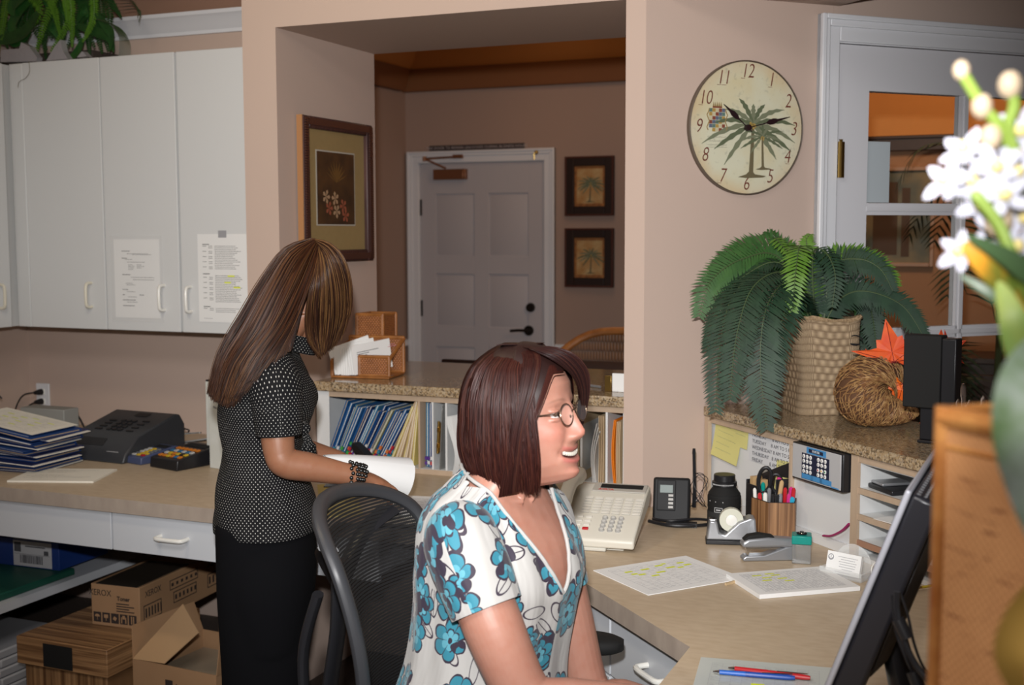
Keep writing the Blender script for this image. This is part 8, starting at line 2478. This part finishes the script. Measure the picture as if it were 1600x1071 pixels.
# blouse
def blouse_mat():
    m, nt, b = _nt('flower_print')
    x = NX(nt)
    tc = nt.nodes.new('ShaderNodeTexCoord')
    def layer(scale, off, rnd_=0.75):
        mp = nt.nodes.new('ShaderNodeMapping')
        mp.inputs['Scale'].default_value = (scale, scale, 1)
        mp.inputs['Location'].default_value = off
        nt.links.new(tc.outputs['UV'], mp.inputs[0])
        vo = nt.nodes.new('ShaderNodeTexVoronoi')
        vo.voronoi_dimensions = '2D'
        vo.inputs['Scale'].default_value = 1.0
        vo.inputs['Randomness'].default_value = rnd_
        nt.links.new(mp.outputs[0], vo.inputs['Vector'])
        s1 = nt.nodes.new('ShaderNodeVectorMath'); s1.operation = 'SUBTRACT'
        nt.links.new(mp.outputs[0], s1.inputs[0]); nt.links.new(vo.outputs['Position'], s1.inputs[1])
        sp = nt.nodes.new('ShaderNodeSeparateXYZ'); nt.links.new(s1.outputs[0], sp.inputs[0])
        sc = nt.nodes.new('ShaderNodeSeparateColor'); nt.links.new(vo.outputs['Color'], sc.inputs[0])
        return sp.outputs[0], sp.outputs[1], sc.outputs[0], sc.outputs[1], mp.outputs[0]
    lt = lambda a, b_: x.m('LESS_THAN', a, b_)
    mul = lambda a, b_: x.m('MULTIPLY', a, b_)
    add = lambda a, b_: x.m('ADD', a, b_)
    def flower_layer(scale, off):
        dx, dy, r1, r2, vec = layer(scale, off)
        nz = x.noise(vec, 3.0, 2)
        r = x.m('SQRT', add(mul(dx, dx), mul(dy, dy)))
        r = add(r, mul(x.m('SUBTRACT', nz, 0.5), 0.16))
        an = add(x.m('ARCTAN2', dy, dx), mul(r1, 6.28))
        lob = x.m('ABSOLUTE', x.m('COSINE', mul(an, 3.0)))
        r0 = mul(add(0.62, mul(x.m('POWER', lob, 0.5), 0.38)), add(0.30, mul(r2, 0.10)))
        inside = lt(r, r0)
        ring = lt(x.m('ABSOLUTE', x.m('SUBTRACT', r, r0)), 0.020)
        sepl = mul(lt(lob, 0.10), lt(0.08, r))
        inner = lt(x.m('ABSOLUTE', x.m('SUBTRACT', r, mul(r0, 0.55))), 0.013)
        line = x.m('MAXIMUM', ring, mul(inside, x.m('MAXIMUM', sepl, mul(inner, lt(0.5, nz)))))
        cen = lt(r, 0.055)
        bl = mul(inside, lt(0.55, x.noise(vec, 1.9, 1)))
        dark = x.m('MAXIMUM', line, x.m('MAXIMUM', cen, mul(bl, lt(0.35, x.noise(vec, 5.0, 0)))))
        lightc = mul(inside, lt(mul(r0, 0.5), r))
        return inside, dark, lightc, vec
    i1, d1_, l1, v1 = flower_layer(9.0, (0, 0, 0))
    i2, d2_, l2, v2 = flower_layer(9.6, (5.45, 2.4, 0))
    # leaf outlines
    dx, dy, r1, r2, vec = layer(13.0, (3.3, 1.7, 0), 0.9)
    an = mul(r1, 6.28)
    c_, s_ = x.m('COSINE', an), x.m('SINE', an)
    lx = add(mul(dx, c_), mul(dy, s_)); ly = x.m('SUBTRACT', mul(dy, c_), mul(dx, s_))
    ell_ = x.m('SQRT', add(mul(mul(lx, lx), 7.0), mul(mul(ly, ly), 46.0)))
    lo = lt(x.m('ABSOLUTE', x.m('SUBTRACT', ell_, 1.0)), 0.09)
    vein = mul(lt(x.m('ABSOLUTE', ly), 0.012), lt(ell_, 1.0))
    lo = x.m('MAXIMUM', lo, mul(vein, lt(0.5, r2)))
    teal = x.mix(l1, (0.085, 0.30, 0.38), (0.022, 0.18, 0.25))
    base_ = x.mix(x.m('MULTIPLY', lo, x.m('SUBTRACT', 1.0, i1)), (0.39, 0.38, 0.365), (0.03, 0.02, 0.035))
    teal2 = x.mix(l2, (0.085, 0.30, 0.38), (0.022, 0.18, 0.25))
    c = x.mix(i2, base_, teal2)
    c = x.mix(d2_, c, (0.022, 0.014, 0.03))
    c = x.mix(i1, c, teal)
    c = x.mix(d1_, c, (0.022, 0.014, 0.03))
    nt.links.new(c, b.inputs['Base Color'])
    b.inputs['Roughness'].default_value = 0.7
    b.inputs['Sheen Weight'].default_value = 0.15
    bn = nt.nodes.new('ShaderNodeTexNoise'); bn.inputs['Scale'].default_value = 9
    mp = nt.nodes.new('ShaderNodeMapping'); mp.inputs['Scale'].default_value = (3.0, 0.6, 1)
    nt.links.new(tc.outputs['UV'], mp.inputs[0]); nt.links.new(mp.outputs[0], bn.inputs['Vector'])
    nt.links.new(x.bump(bn.outputs['Fac'], 0.5, 0.012), b.inputs['Normal'])
    return m
bl_m = blouse_mat()
def cut_loft(g, R_, keep, uv_off=(0, 0), mi=0):
    "loft with faces dropped where keep(centre in local coords) is False"
    nr, n = len(R_), len(R_[0])
    vs = [p for r_ in R_ for p in r_]
    fs, uvs = [], []
    per = max(sum((Vector(r_[j]) - Vector(r_[(j + 1) % n])).length for j in range(n)) for r_ in R_)
    acc = [0]
    for i in range(1, nr): acc.append(acc[-1] + sum((R_[i][q] - R_[i - 1][q]).length for q in range(n)) / n)
    for i in range(nr - 1):
        for j in range(n):
            k = (j + 1) % n
            c = (R_[i][j] + R_[i][k] + R_[i + 1][j] + R_[i + 1][k]) / 4
            if not keep(c): continue
            fs.append((i * n + j, i * n + k, (i + 1) * n + k, (i + 1) * n + j))
            u0, u1, v0, v1 = j / n * per + uv_off[0], (j + 1) / n * per + uv_off[0], acc[i] + uv_off[1], acc[i + 1] + uv_off[1]
            uvs.append([(u0, v0), (u1, v0), (u1, v1), (u0, v1)])
    g.add(vs, fs, mi, uvs)
GK = [(.50, -.12, .17, .215), (.60, -.115, .165, .21), (.70, -.09, .155, .188), (.80, -.068, .148, .172), (.90, -.048, .150, .172), (.96, -.040, .155, .178), (1.02, -.042, .136, .182), (1.07, -.050, .108, .178), (1.105, -.052, .088, .154), (1.127, -.046, .078, .118), (1.143, -.040, .070, .092), (1.154, -.036, .066, .078)]
GK = [(z_, cx_, a_ * q_, b_ * q_) for z_, cx_, a_, b_ in GK for q_ in ((0.89 if 0.75 < z_ < 1.13 else 0.93),)]
SI = SW.inverted()
ZV = 0.945
def vhalf(z):
    return max(0, (z - ZV)) ** 0.80 * 0.335
def keep_sit(c):
    q = SI @ c
    if q.x > -0.045 and q.z > ZV and abs(q.y) < vhalf(q.z): return False
    if q.z > 1.134 and q.x > -0.035: return False
    return True
g = G()
RG = torso_rings(SW, GK, 260, 210, 0.004, wob=0.0025)
cut_loft(g, RG, keep_sit)
# sleeves
def sleeve(g, pts, rs, M, n=64, off=(0, 0), ruff=0.0):
    P_ = smooth_path(pts, 6)
    r_ = list(np.interp(np.linspace(0, len(rs) - 1, len(P_)), range(len(rs)), rs))
    rings = []
    side = None
    for i, p in enumerate(P_):
        t_ = (P_[min(i + 1, len(P_) - 1)] - P_[max(i - 1, 0)]).normalized()
        side = (side if side is not None else t_.cross(Vector((0.3, 1, 0.1)))).normalized()
        side = (side - t_ * side.dot(t_)).normalized()
        nr = side.cross(t_)
        rings.append([p + (side * math.cos(2 * PI * k / n) + nr * math.sin(2 * PI * k / n)) * r_[i] * (1 + ruff * math.sin(k * 2 * PI / n * 11) * (0.3 + 0.7 * i / len(P_))) for k in range(n)])
    inner = [[p + (c_ - p).normalized() * 0.003 for p in rings[-1]] for c_ in [P_[-1]]]
    cut_loft(g, rings + inner, lambda c: True, off)
    return P_
sE = rS.lerp(rE, 0.42)
sleeve(g, [SW @ Vector((-0.040, -0.085, 1.052)), SW @ Vector((-0.028, -0.115, 1.055)), rS, rS.lerp(rM, 0.42), rS.lerp(rM, 0.80)], [.048, .060, .067, .067, .063], SW, 72, (0.31, 0.11), 0.006)
sleeve(g, [SW @ Vector((-0.040, 0.070, 1.052)), SW @ Vector((-0.035, 0.095, 1.055)), lS, lS.lerp(lE, 0.20), lS.lerp(lE, 0.40)], [.046, .054, .056, .055, .052], SW, 72, (0.7, 0.3), 0.006)
bl_o = g.obj('blouse', bl_m, sit, smooth=70)
# neckline band following the V
g = G()
band = []
def surf(zq, yq, front=True):
    K_ = rows(GK, 200)
    best = min(K_, key=lambda r_: abs(r_[0] - zq))
    z, cx, a, b = best
    a += 0.0045; b += 0.0045
    s_ = min(abs(yq) / b, 0.999)
    x_ = a * (1 - s_ ** 2.3) ** (1 / 2.3)
    return SW @ Vector((cx + x_ * (1 if front else -1), yq, zq))
for s_ in (-1, 1):
    pts = []
    for k in range(22):
        z = ZV + (1.130 - ZV) * k / 21
        pts.append(surf(z, s_ * min(vhalf(z), 0.115)))
    top_ = SW @ Vector((-0.042, s_ * 0.083, 1.146)); nape = SW @ Vector((-0.098, s_ * 0.040, 1.156))
    pts += [top_, nape, SW @ Vector((-0.106, 0, 1.156))]
    band.append(pts)
for pts in band: g.tube(smooth_path(pts, 3), 0.0036, 8)
g.obj('neckline_band', mat('neckline_white', (0.38, 0.37, 0.355), 0.7), bl_o)
# trousers and shoes (mostly out of the picture)
g = G()
kn1, kn2 = SW @ Vector((0.36, -0.12, 0.53)), SW @ Vector((0.36, 0.10, 0.53))
g.loft([[SW @ q for q in ellipse((-0.12, 0, z_), (1, 0, 0), (0, 1, 0), a_, b_, 28)] for z_, a_, b_ in ((.455, .12, .17), (.47, .155, .20), (.54, .165, .21), (.60, .16, .20), (.64, .14, .18))])
for kn, s_ in ((kn1, -1), (kn2, 1)):
    limb(g, [SW @ Vector((-0.08, s_ * 0.10, 0.54)), kn - SW.to_3x3() @ Vector((0.15, 0, -0.01)), kn, SW @ Vector((0.38, s_ * 0.11, 0.40)), SW @ Vector((0.35, s_ * 0.11, 0.12))], [.095, .085, .068, .062, .052], 20, 4)
remeshed('trousers', g, 0.008, mat('black_trousers', (0.010, 0.010, 0.012), 0.85), sit, 3)
for s_ in (-1, 1):
    g = G(SW); g.loft([ellipse((x_, s_ * 0.11, z_), (0, 1, 0), (0, 0, 1), a_, b_, 16) for x_, z_, a_, b_ in ((0.28, .035, .025, .03), (0.33, .045, .034, .045), (0.42, .035, .042, .034), (0.50, .025, .036, .022), (0.53, .02, .015, .012))])
    g.obj('shoe', black_m, sit, smooth=60)

# ------------------------------------------------------------ standing woman
DS = 3.2
SD = R(30)
fwS = Vector((math.cos(SD), math.sin(SD), 0)); lfS = Vector((-math.sin(SD), math.cos(SD), 0))
p_hip = at(411, 815, DS)
stn = thing('person', 'standing woman with long brown hair in a black dotted blouse and black trousers', 'person', (p_hip.x, p_hip.y, 0))
SK2 = np.array((0.30, 0.135, 0.075))
HS = Matrix.Translation(at(482, 462, 3.225)) @ Matrix.Rotation(R(36), 4, 'Z') @ Matrix.Rotation(R(38), 4, 'Y')
def px_rings(keys, n, nr, grow=0.0, p=2.2):
    R_ = []
    for (px_, py_, a, b) in rows(keys, nr):
        c = at(px_, py_, DS)
        R_.append(ellipse(c + _r * 0.010, fwS, lfS, (a + grow) * 0.965, b + grow, n, p))
    return R_
BK = [(412, 860, .120, .165), (411, 815, .125, .168), (409, 765, .118, .158), (405, 712, .098, .132), (408, 665, .108, .142), (412, 630, .118, .150), (411, 595, .108, .158), (411, 567, .088, .150), (418, 548, .066, .105), (434, 530, .052, .062), (450, 512, .048, .050), (468, 490, .048, .048)]
g = G()
head_geo(g, HS, False)
g.loft(px_rings(BK, 36, 46))
aS, aE, aW = at(428, 590, 3.06), at(437, 722, 3.03), at(562, 745, 3.10)
limb(g, [at(425, 575, 3.14), aS, at(432, 655, 3.035), aE + Vector((0, 0, 0.02)), aE + (aW - aE) * 0.10, aE.lerp(aW, 0.35), aE.lerp(aW, 0.75), aW], [.045, .052, .045, .038, .039, .037, .029, .025], 32, 8)
hand_geo(g, aW, at(618, 757, 3.20) - aW, Vector((0.15, -0.25, 1)), 0.95, 0.45, 1)
bS, bE, bW = at(430, 590, 3.35), at(452, 700, 3.42), at(535, 722, 3.36)
limb(g, [at(425, 575, 3.28), bS, bS.lerp(bE, 0.5), bE, bE.lerp(bW, 0.4), bW], [.045, .050, .044, .040, .036, .026], 24, 5)
hand_geo(g, bW, at(590, 735, 3.36) - bW, Vector((0.1, -0.3, 1)), 0.95, 0.5, -1)
remeshed('body', g, 0.0027, skin_m, stn, 2, lambda co: np.tile(SK2, (len(co), 1)))
# dotted blouse
def dots_mat():
    m, nt, b = _nt('white_dots_on_black')
    x = NX(nt)
    tc = nt.nodes.new('ShaderNodeTexCoord')
    sp = nt.nodes.new('ShaderNodeSeparateXYZ'); nt.links.new(tc.outputs['UV'], sp.inputs[0])
    s_ = 1 / 0.0120
    def grid(o):
        u = x.m('SUBTRACT', x.m('FRACT', x.m('ADD', x.m('MULTIPLY', sp.outputs[0], s_), o)), 0.5)
        v = x.m('SUBTRACT', x.m('FRACT', x.m('ADD', x.m('MULTIPLY', sp.outputs[1], s_), o)), 0.5)
        return x.m('LESS_THAN', x.m('SQRT', x.m('ADD', x.m('MULTIPLY', u, u), x.m('MULTIPLY', v, v))), 0.115)
    f = x.m('MAXIMUM', grid(0.0), grid(0.5))
    nt.links.new(x.mix(f, (0.008, 0.008, 0.009), (0.42, 0.41, 0.38)), b.inputs['Base Color'])
    b.inputs['Roughness'].default_value = 0.85
    b.inputs['Specular IOR Level'].default_value = 0.15
    n = x.noise(tc.outputs['Object'], 14, 3)
    nt.links.new(x.bump(n, 0.6, 0.012), b.inputs['Normal'])
    return m
dots = dots_mat()
GK2 = [(411, 822, .138, .180), (410, 800, .138, .178), (407, 760, .126, .166), (404, 712, .106, .140), (407, 665, .118, .150), (413, 632, .132, .158), (413, 600, .122, .166), (411, 572, .098, .160), (416, 551, .076, .118), (430, 534, .060, .076), (437, 527, .058, .066)]
g = G()
RG = px_rings(GK2, 120, 90)
for i, r_ in enumerate(RG):
    c = sum(r_, Vector()) / len(r_)
    RG[i] = [q + (q - c).normalized() * 0.003 * math.sin(5 * math.atan2(q.y - c.y, q.x - c.x) + i * 0.35) for q in r_]
cut_loft(g, RG + [[q + (sum(RG[-1], Vector()) / 120 - q).normalized() * 0.006 for q in RG[-1]]], lambda c: True)
sleeve(g, [at(425, 562, 3.18), at(427, 575, 3.11), at(430, 605, 3.045), at(434, 645, 3.035), at(436, 681, 3.035)], [.040, .058, .066, .062, .056], None, 56, (0.3, 0.2), 0.01)
sleeve(g, [at(425, 562, 3.25), at(430, 580, 3.31), at(436, 620, 3.37), at(440, 668, 3.38)], [.040, .055, .060, .056], None, 56, (0.5, 0.4), 0.01)
dot_o = g.obj('dotted_blouse', dots, stn, smooth=70)
# collar and waist tie
g = G()
c0 = at(445, 530, DS)
g.loft([ellipse(at(440, 530, DS), fwS + Vector((0, 0, -.35)), lfS, .068, .074, 40), ellipse(at(450, 517, DS), fwS + Vector((0, 0, -.3)), lfS, .062, .066, 40), ellipse(at(446, 522, DS), fwS + Vector((0, 0, -.3)), lfS, .075, .080, 40), ellipse(at(440, 538, DS), fwS + Vector((0, 0, -.35)), lfS, .086, .090, 40)], uv=True)
g.obj('collar', dots, dot_o, smooth=60)
g = G()
kn = at(474, 672, 3.10)
g.tube([kn + Vector((0, 0, 0.020)), kn + Vector((0, 0, 0.012)), kn, kn - Vector((0, 0, 0.014))], [0.006, 0.017, 0.019, 0.010], 20, uv=True)
for k in range(2):
    g.tube(smooth_path([kn, kn + Vector((0.008 + 0.015 * k, 0, -0.04)), kn + Vector((0.0 + 0.02 * k, -0.005, -0.085))], 5), [(0.008, 0.006)] * 5 + [(0.022, 0.005)] * 6, 12, uv=True)
g.obj('front_tie', dots, dot_o, smooth=60)
# trousers, shoes
g = G()
g.loft(px_rings([(412, 812, .125, .166), (412, 850, .132, .172), (413, 900, .130, .176), (414, 950, .118, .165), (414, 1000, .105, .15)], 36, 12))
for s_ in (-1, 1):
    a = Vector((p_hip.x, p_hip.y, 0)) + lfS * s_ * 0.085
    rg = []
    for z_, r1, r2 in ((0.84, .112, .085), (0.66, .112, .088), (0.45, .104, .085), (0.25, .105, .088), (0.05, .118, .10), (0.03, .118, .10)):
        rg.append(ellipse(a + Vector((0.01, 0, z_)) - fwS * 0.01, fwS, lfS, r1, r2, 28))
    g.loft(rg)
remeshed('trousers', g, 0.007, mat('black_wide_trousers', (0.004, 0.004, 0.005), 0.95, spec=0.1), stn, 4)
for s_ in (-1, 1):
    Mf = FR(p_hip.x, p_hip.y, 0, SD) @ Matrix.Translation((0, s_ * 0.085, 0))
    g = G(Mf); g.loft([ellipse((x_, 0, z_), (0, 1, 0), (0, 0, 1), a_, b_, 16) for x_, z_, a_, b_ in ((-0.09, .03, .022, .025), (-0.05, .04, .032, .038), (0.05, .034, .038, .033), (0.12, .022, .034, .020), (0.15, .015, .014, .011))])
    g.obj('shoe', black_m, stn, smooth=60)
# bracelets
g = G()
fw_arm = (aW - aE).normalized()
for k, (u, r__) in enumerate(((0.86, .034), (0.93, .033), (0.965, .032), (1.0, .032), (1.035, .031))):
    c = aE + (aW - aE) * u
    sd_ = fw_arm.cross(Vector((0, 0, 1))).normalized(); nr_ = sd_.cross(fw_arm)
    for q in range(18):
        a = 2 * PI * q / 18
        g.ell(c + (sd_ * math.cos(a) + nr_ * math.sin(a)) * r__ + fw_arm * 0.003 * math.sin(q * 2.3 + k) - Vector((0, 0, 0.002)), 0.0052, 8, 6)
g.obj('bead_bracelets', mat('black_beads', (0.01, 0.01, 0.01), 0.25), stn)
# long hair
g = G(HS)
vs, fs = [], []
for i in range(48):
    for j in range(20):
        ph = 2 * PI * i / 48; th = 0.02 + 0.98 * j / 19
        q = shell(ph, th, 0.90)
        vs.append(q)
for i in range(48):
    ap = abs(math.atan2(math.sin(2 * PI * (i + .5) / 48), math.cos(2 * PI * (i + .5) / 48)))
    for j in range(19):
        if ap < R(60) and j > 12: continue
        a, b = i * 20 + j, ((i + 1) % 48) * 20 + j
        fs.append((a, b, b + 1, a + 1))
g.add(vs, fs)
hs = g.obj('hair', mat('brown_under', (0.022, 0.010, 0.006), 0.5), stn, smooth=60)
rr = np.random.RandomState(12)
def fam(guides, N, cfun, jit=2.5, dj=0.012):
    "guides: list of polylines of (px,py,depth); strands are blended between neighbours"
    out, cc = [], []
    Gs = []
    for gd in guides:
        pp = smooth_path([Vector(q) for q in gd], 6)
        Gs.append(np.array([pp[i] for i in np.linspace(0, len(pp) - 1, 16).round().astype(int)]))
    Gs = np.array(Gs)
    for k in range(N):
        u = rr.rand() * (len(Gs) - 1)
        i = min(int(u), len(Gs) - 2)
        f = u - i
        P_ = Gs[i] * (1 - f) + Gs[i + 1] * f
        tt_ = np.linspace(0, 1, 16)
        ph = rr.rand() * 6.28
        cl = math.sin(u * 15)
        P_ = P_.copy()
        P_[:, 0] += rr.randn() * jit * (0.3 + tt_) + 1.6 * np.sin(tt_ * 5 + ph) * tt_
        P_[:, 1] += rr.randn() * jit * 0.6 * (0.3 + tt_) + 7 * rr.rand() * tt_ ** 6
        P_[:, 2] += -abs(rr.randn()) * dj * 0.5 + dj * rr.rand() - 0.008 * cl
        out.append([tuple(at(*q)) for q in P_])
        cc.append(cfun(u / (len(Gs) - 1)))
    return out, cc
def brown(u):
    q = rr.rand()
    w_ = math.sin(u * 31) * 0.5 + 0.5
    if q < 0.50 - 0.15 * w_: c = (0.026, 0.010, 0.006)
    elif q < 0.82 - 0.1 * w_: c = (0.065, 0.022, 0.009)
    else: c = (0.13, 0.055, 0.019)
    return np.array(c) * (0.75 + 0.5 * rr.rand())
def gold(u):
    q = rr.rand()
    c = (0.16, 0.080, 0.030) if q < 0.25 else ((0.07, 0.030, 0.015) if q < 0.62 else (0.030, 0.013, 0.009))
    return np.array(c) * (0.75 + 0.5 * rr.rand())
A = [(486, 373, 3.20), (446, 388, 3.19), (412, 432, 3.18), (378, 490, 3.16), (344, 550, 3.14), (328, 608, 3.14)]
B_ = [(492, 374, 3.19), (455, 400, 3.15), (425, 452, 3.12), (392, 515, 3.10), (358, 570, 3.10), (340, 622, 3.10)]
C_ = [(494, 376, 3.17), (470, 408, 3.12), (446, 455, 3.08), (418, 515, 3.06), (380, 570, 3.05), (362, 630, 3.05)]
D_ = [(496, 380, 3.16), (482, 415, 3.115), (464, 458, 3.08), (440, 505, 3.04), (402, 560, 3.01), (372, 612, 3.00)]
E_ = [(498, 384, 3.16), (492, 420, 3.115), (476, 465, 3.09), (456, 510, 3.05), (430, 548, 3.02), (398, 588, 3.00)]
paths, cols = fam([A, B_, C_, D_, E_], 3300, brown)
F1 = [(492, 374, 3.17), (514, 380, 3.15), (536, 402, 3.15), (547, 440, 3.17), (546, 482, 3.22), (536, 514, 3.25)]
F2 = [(494, 378, 3.16), (512, 394, 3.13), (524, 425, 3.14), (530, 465, 3.18), (528, 505, 3.22), (516, 540, 3.24)]
F3 = [(496, 380, 3.16), (506, 405, 3.115), (510, 440, 3.11), (511, 480, 3.14), (508, 520, 3.18), (504, 548, 3.20)]
F4 = [(497, 384, 3.16), (499, 412, 3.11), (497, 445, 3.09), (494, 480, 3.12), (494, 515, 3.16), (499, 552, 3.18)]
p2, c2 = fam([F1, F2, F3, F4], 1500, gold, 1.6, 0.010)
G1 = [(498, 384, 3.16), (492, 425, 3.105), (482, 462, 3.10), (477, 500, 3.12), (482, 535, 3.15), (500, 556, 3.17)]
p3, c3 = fam([F4, G1], 90, gold, 0.8, 0.006)
H1 = [(497, 384, 3.16), (490, 418, 3.11), (480, 450, 3.085), (470, 482, 3.07), (462, 512, 3.06), (455, 540, 3.05)]
p4, c4 = fam([E_, H1], 600, brown, 1.4, 0.008)
strands('hair_strands', paths + p2 + p3 + p4, 0.0013, cols + c2 + c3 + c4, hs)

# roll of paper under her hand, black punch behind
a0_, a1_ = at(505, 722, 3.30), at(632, 748, 3.42)
ax_ = (a1_ - a0_).normalized()
s1_ = ax_.cross(Vector((0, 0, 1))).normalized(); n1_ = s1_.cross(ax_)
g = G()
rings = []
for k in range(17):
    u = k / 16
    c = a0_.lerp(a1_, u)
    r__ = 0.018 + 0.040 * u ** 0.8
    ring = [c + (s1_ * math.cos(a) + n1_ * math.sin(a)) * (r__ + 0.004 * a / 6) for a in [PI * 2.25 * q / 40 for q in range(41)]]
    back = [c + (s1_ * math.cos(a) + n1_ * math.sin(a)) * (r__ - 0.0012 + 0.004 * a / 6) for a in [PI * 2.25 * q / 40 for q in range(40, -1, -1)]]
    rings.append(ring + back)
g.loft(rings)
g.obj('paper_roll', paper_m, label='large loosely rolled sheet of white paper under the standing woman\'s hand', cat='paper', smooth=50)
pp = atz(572, 742, 0.7605)
M = FR(pp.x, pp.y, 0.7605, R(-28))
t = thing('hole_punch', 'black desk punch standing behind the paper roll, in front of the leaning charts', 'hole punch', M @ Vector((0, 0, 0)))
G(M).bx(-0.055, 0.06, -0.02, 0.02, 0, 0.02).obj('base', black_m, t, 0.003)
g = G(M); yprof(g, [(-0.07, 0.085), (-0.062, 0.105), (0.0, 0.082), (0.062, 0.045), (0.062, 0.03), (-0.02, 0.045)], -0.017, 0.017); g.obj('lever', black_m, t, 0.004)
G(M).bx(0.02, 0.05, -0.016, 0.016, 0.0201, 0.05).obj('punch_head', chrome_m, t, 0.002)

# ------------------------------------------------------------ office chair
CHH = R(8)
ch0 = at(583, 900, 2.40)
MC = FR(ch0.x, ch0.y, 0, CHH)
t = thing('office_chair', 'black mesh-back office chair behind the seated woman', 'chair', MC @ Vector((0.2, 0, 0)))
zb0, zb1 = 0.56, 1.062
def bw(z):
    f = (z - zb0) / (zb1 - zb0)
    return 0.150 + 0.075 * math.sin(min(1, f * 1.25) * PI / 2) if f < 0.78 else 0.225 * max(0.0, 1 - ((f - 0.78) / 0.22) ** 2.6) ** 0.5
def bx_(y_, z):
    f = (z - zb0) / (zb1 - zb0)
    return 0.07 * (y_ / 0.22) ** 2 + 0.035 * math.sin(f * PI) - 0.085 * f
zs = [zb0 + (zb1 - zb0) * (1 - (1 - k / 40) ** 1.6) for k in range(41)]
def mesh_fabric():
    m, nt, b = _nt('mesh_fabric')
    x = NX(nt)
    tc = nt.nodes.new('ShaderNodeTexCoord')
    sp = nt.nodes.new('ShaderNodeSeparateXYZ'); nt.links.new(tc.outputs['Object'], sp.inputs[0])
    u = x.m('ABSOLUTE', x.m('SUBTRACT', x.m('FRACT', x.m('MULTIPLY', sp.outputs[1], 230.0)), 0.5))
    v = x.m('ABSOLUTE', x.m('SUBTRACT', x.m('FRACT', x.m('MULTIPLY', x.m('ADD', sp.outputs[2], x.m('MULTIPLY', sp.outputs[1], 0.0)), 155.0)), 0.5))
    hole = x.m('MULTIPLY', x.m('LESS_THAN', u, 0.30), x.m('LESS_THAN', v, 0.17))
    nt.links.new(x.m('SUBTRACT', 1.0, hole), b.inputs['Alpha'])
    b.inputs['Base Color'].default_value = (0.007, 0.007, 0.008, 1)
    b.inputs['Roughness'].default_value = 0.7
    return m
g = G(MC)
vs, fs = [], []
ny = 24
for z in zs:
    w_ = max(bw(z) - 0.004, 0.002)
    for j in range(ny + 1):
        y_ = -w_ + 2 * w_ * j / ny
        vs.append((bx_(y_, z), y_, z))
for i in range(40):
    for j in range(ny):
        a = i * (ny + 1) + j
        fs.append((a, a + 1, a + ny + 2, a + ny + 1))
g.add(vs, fs)
g.obj('mesh_back', mesh_fabric(), t, smooth=60)
loop = [(bx_(-bw(z), z), -bw(z), z) for z in zs] + [(bx_(bw(z), z), bw(z), z) for z in zs[-2::-1]]
g = G(MC); g.tube([Vector(p) for p in loop], [(0.016, 0.013)] * len(loop), 12); g.obj('back_frame', mat('chair_frame', (0.035, 0.036, 0.040), 0.42), t)
g = G(MC)
g.tube(smooth_path([(-0.09, 0, 0.46), (-0.10, 0, 0.62), (-0.075, 0, 0.80), (-0.07, 0.0, 0.93)], 6), [(0.035, 0.012)] * 19, 12)
g.tube(smooth_path([(-0.07, 0.0, 0.88), (-0.06, 0.09, 0.96), (-0.02, 0.17, 1.0)], 5), [(0.02, 0.008)] * 11, 10).tube(smooth_path([(-0.07, 0.0, 0.88), (-0.06, -0.09, 0.96), (-0.02, -0.17, 1.0)], 5), [(0.02, 0.008)] * 11, 10)
g.tube(smooth_path([(-0.02, -0.165, 0.50), (-0.05, -0.185, 0.62), (-0.06, -0.20, 0.80), (-0.02, -0.218, 0.93)], 6), [(0.014, 0.010)] * 19, 10)
g.obj('back_support', black_m, t)
G(MC).loft([ellipse((0.24, 0, z_), (1, 0, 0), (0, 1, 0), a_, b_, 36, 3) for z_, a_, b_ in ((.40, .22, .21), (.42, .245, .235), (.455, .245, .235), (.47, .23, .22))]).obj('seat', mat('seat_fabric', (0.012, 0.012, 0.013), 0.9), t, smooth=60)
for s_ in (-1, 1):
    g = G(MC)
    g.tube(smooth_path([(0.24, s_ * 0.20, 0.42), (0.26, s_ * 0.265, 0.44), (0.30, s_ * 0.27, 0.60), (0.31, s_ * 0.26, 0.700)], 5), [(0.022, 0.010)] * 16, 10)
    ar = g.obj('armrest', black_m, t)
    G(MC).loft([ellipse((0.33, s_ * 0.26, z_), (1, 0, 0), (0, 1, 0), a_, b_, 28, 2.6) for z_, a_, b_ in ((.700, .11, .035), (.707, .125, .045), (.725, .125, .045), (.732, .11, .036))]).obj('arm_pad', matte_black, ar, smooth=60)
g = G(MC); g.tube([(0.22, 0, 0.07), (0.22, 0, 0.40)], [0.03, 0.025], 14).ell((0.22, 0, 0.085), (0.05, 0.05, 0.03)); g.obj('column', black_m, t)
for k in range(5):
    a = k * 2 * PI / 5 + 0.3
    c_, s_ = math.cos(a), math.sin(a)
    lg = G(MC).tube([(0.22, 0, 0.095), (0.22 + 0.28 * c_, 0.28 * s_, 0.065)], [(0.022, 0.014), (0.014, 0.010)], 10).obj('leg', black_m, t)
    G(MC).tube([(0.22 + 0.28 * c_ - 0.012 * s_, 0.28 * s_ + 0.012 * c_, 0.027), (0.22 + 0.28 * c_ + 0.012 * s_, 0.28 * s_ - 0.012 * c_, 0.027)], 0.026, 16).obj('caster', black_m, lg)

for _o in bpy.data.objects:
    if '_o' in _o:
        del _o['_o']
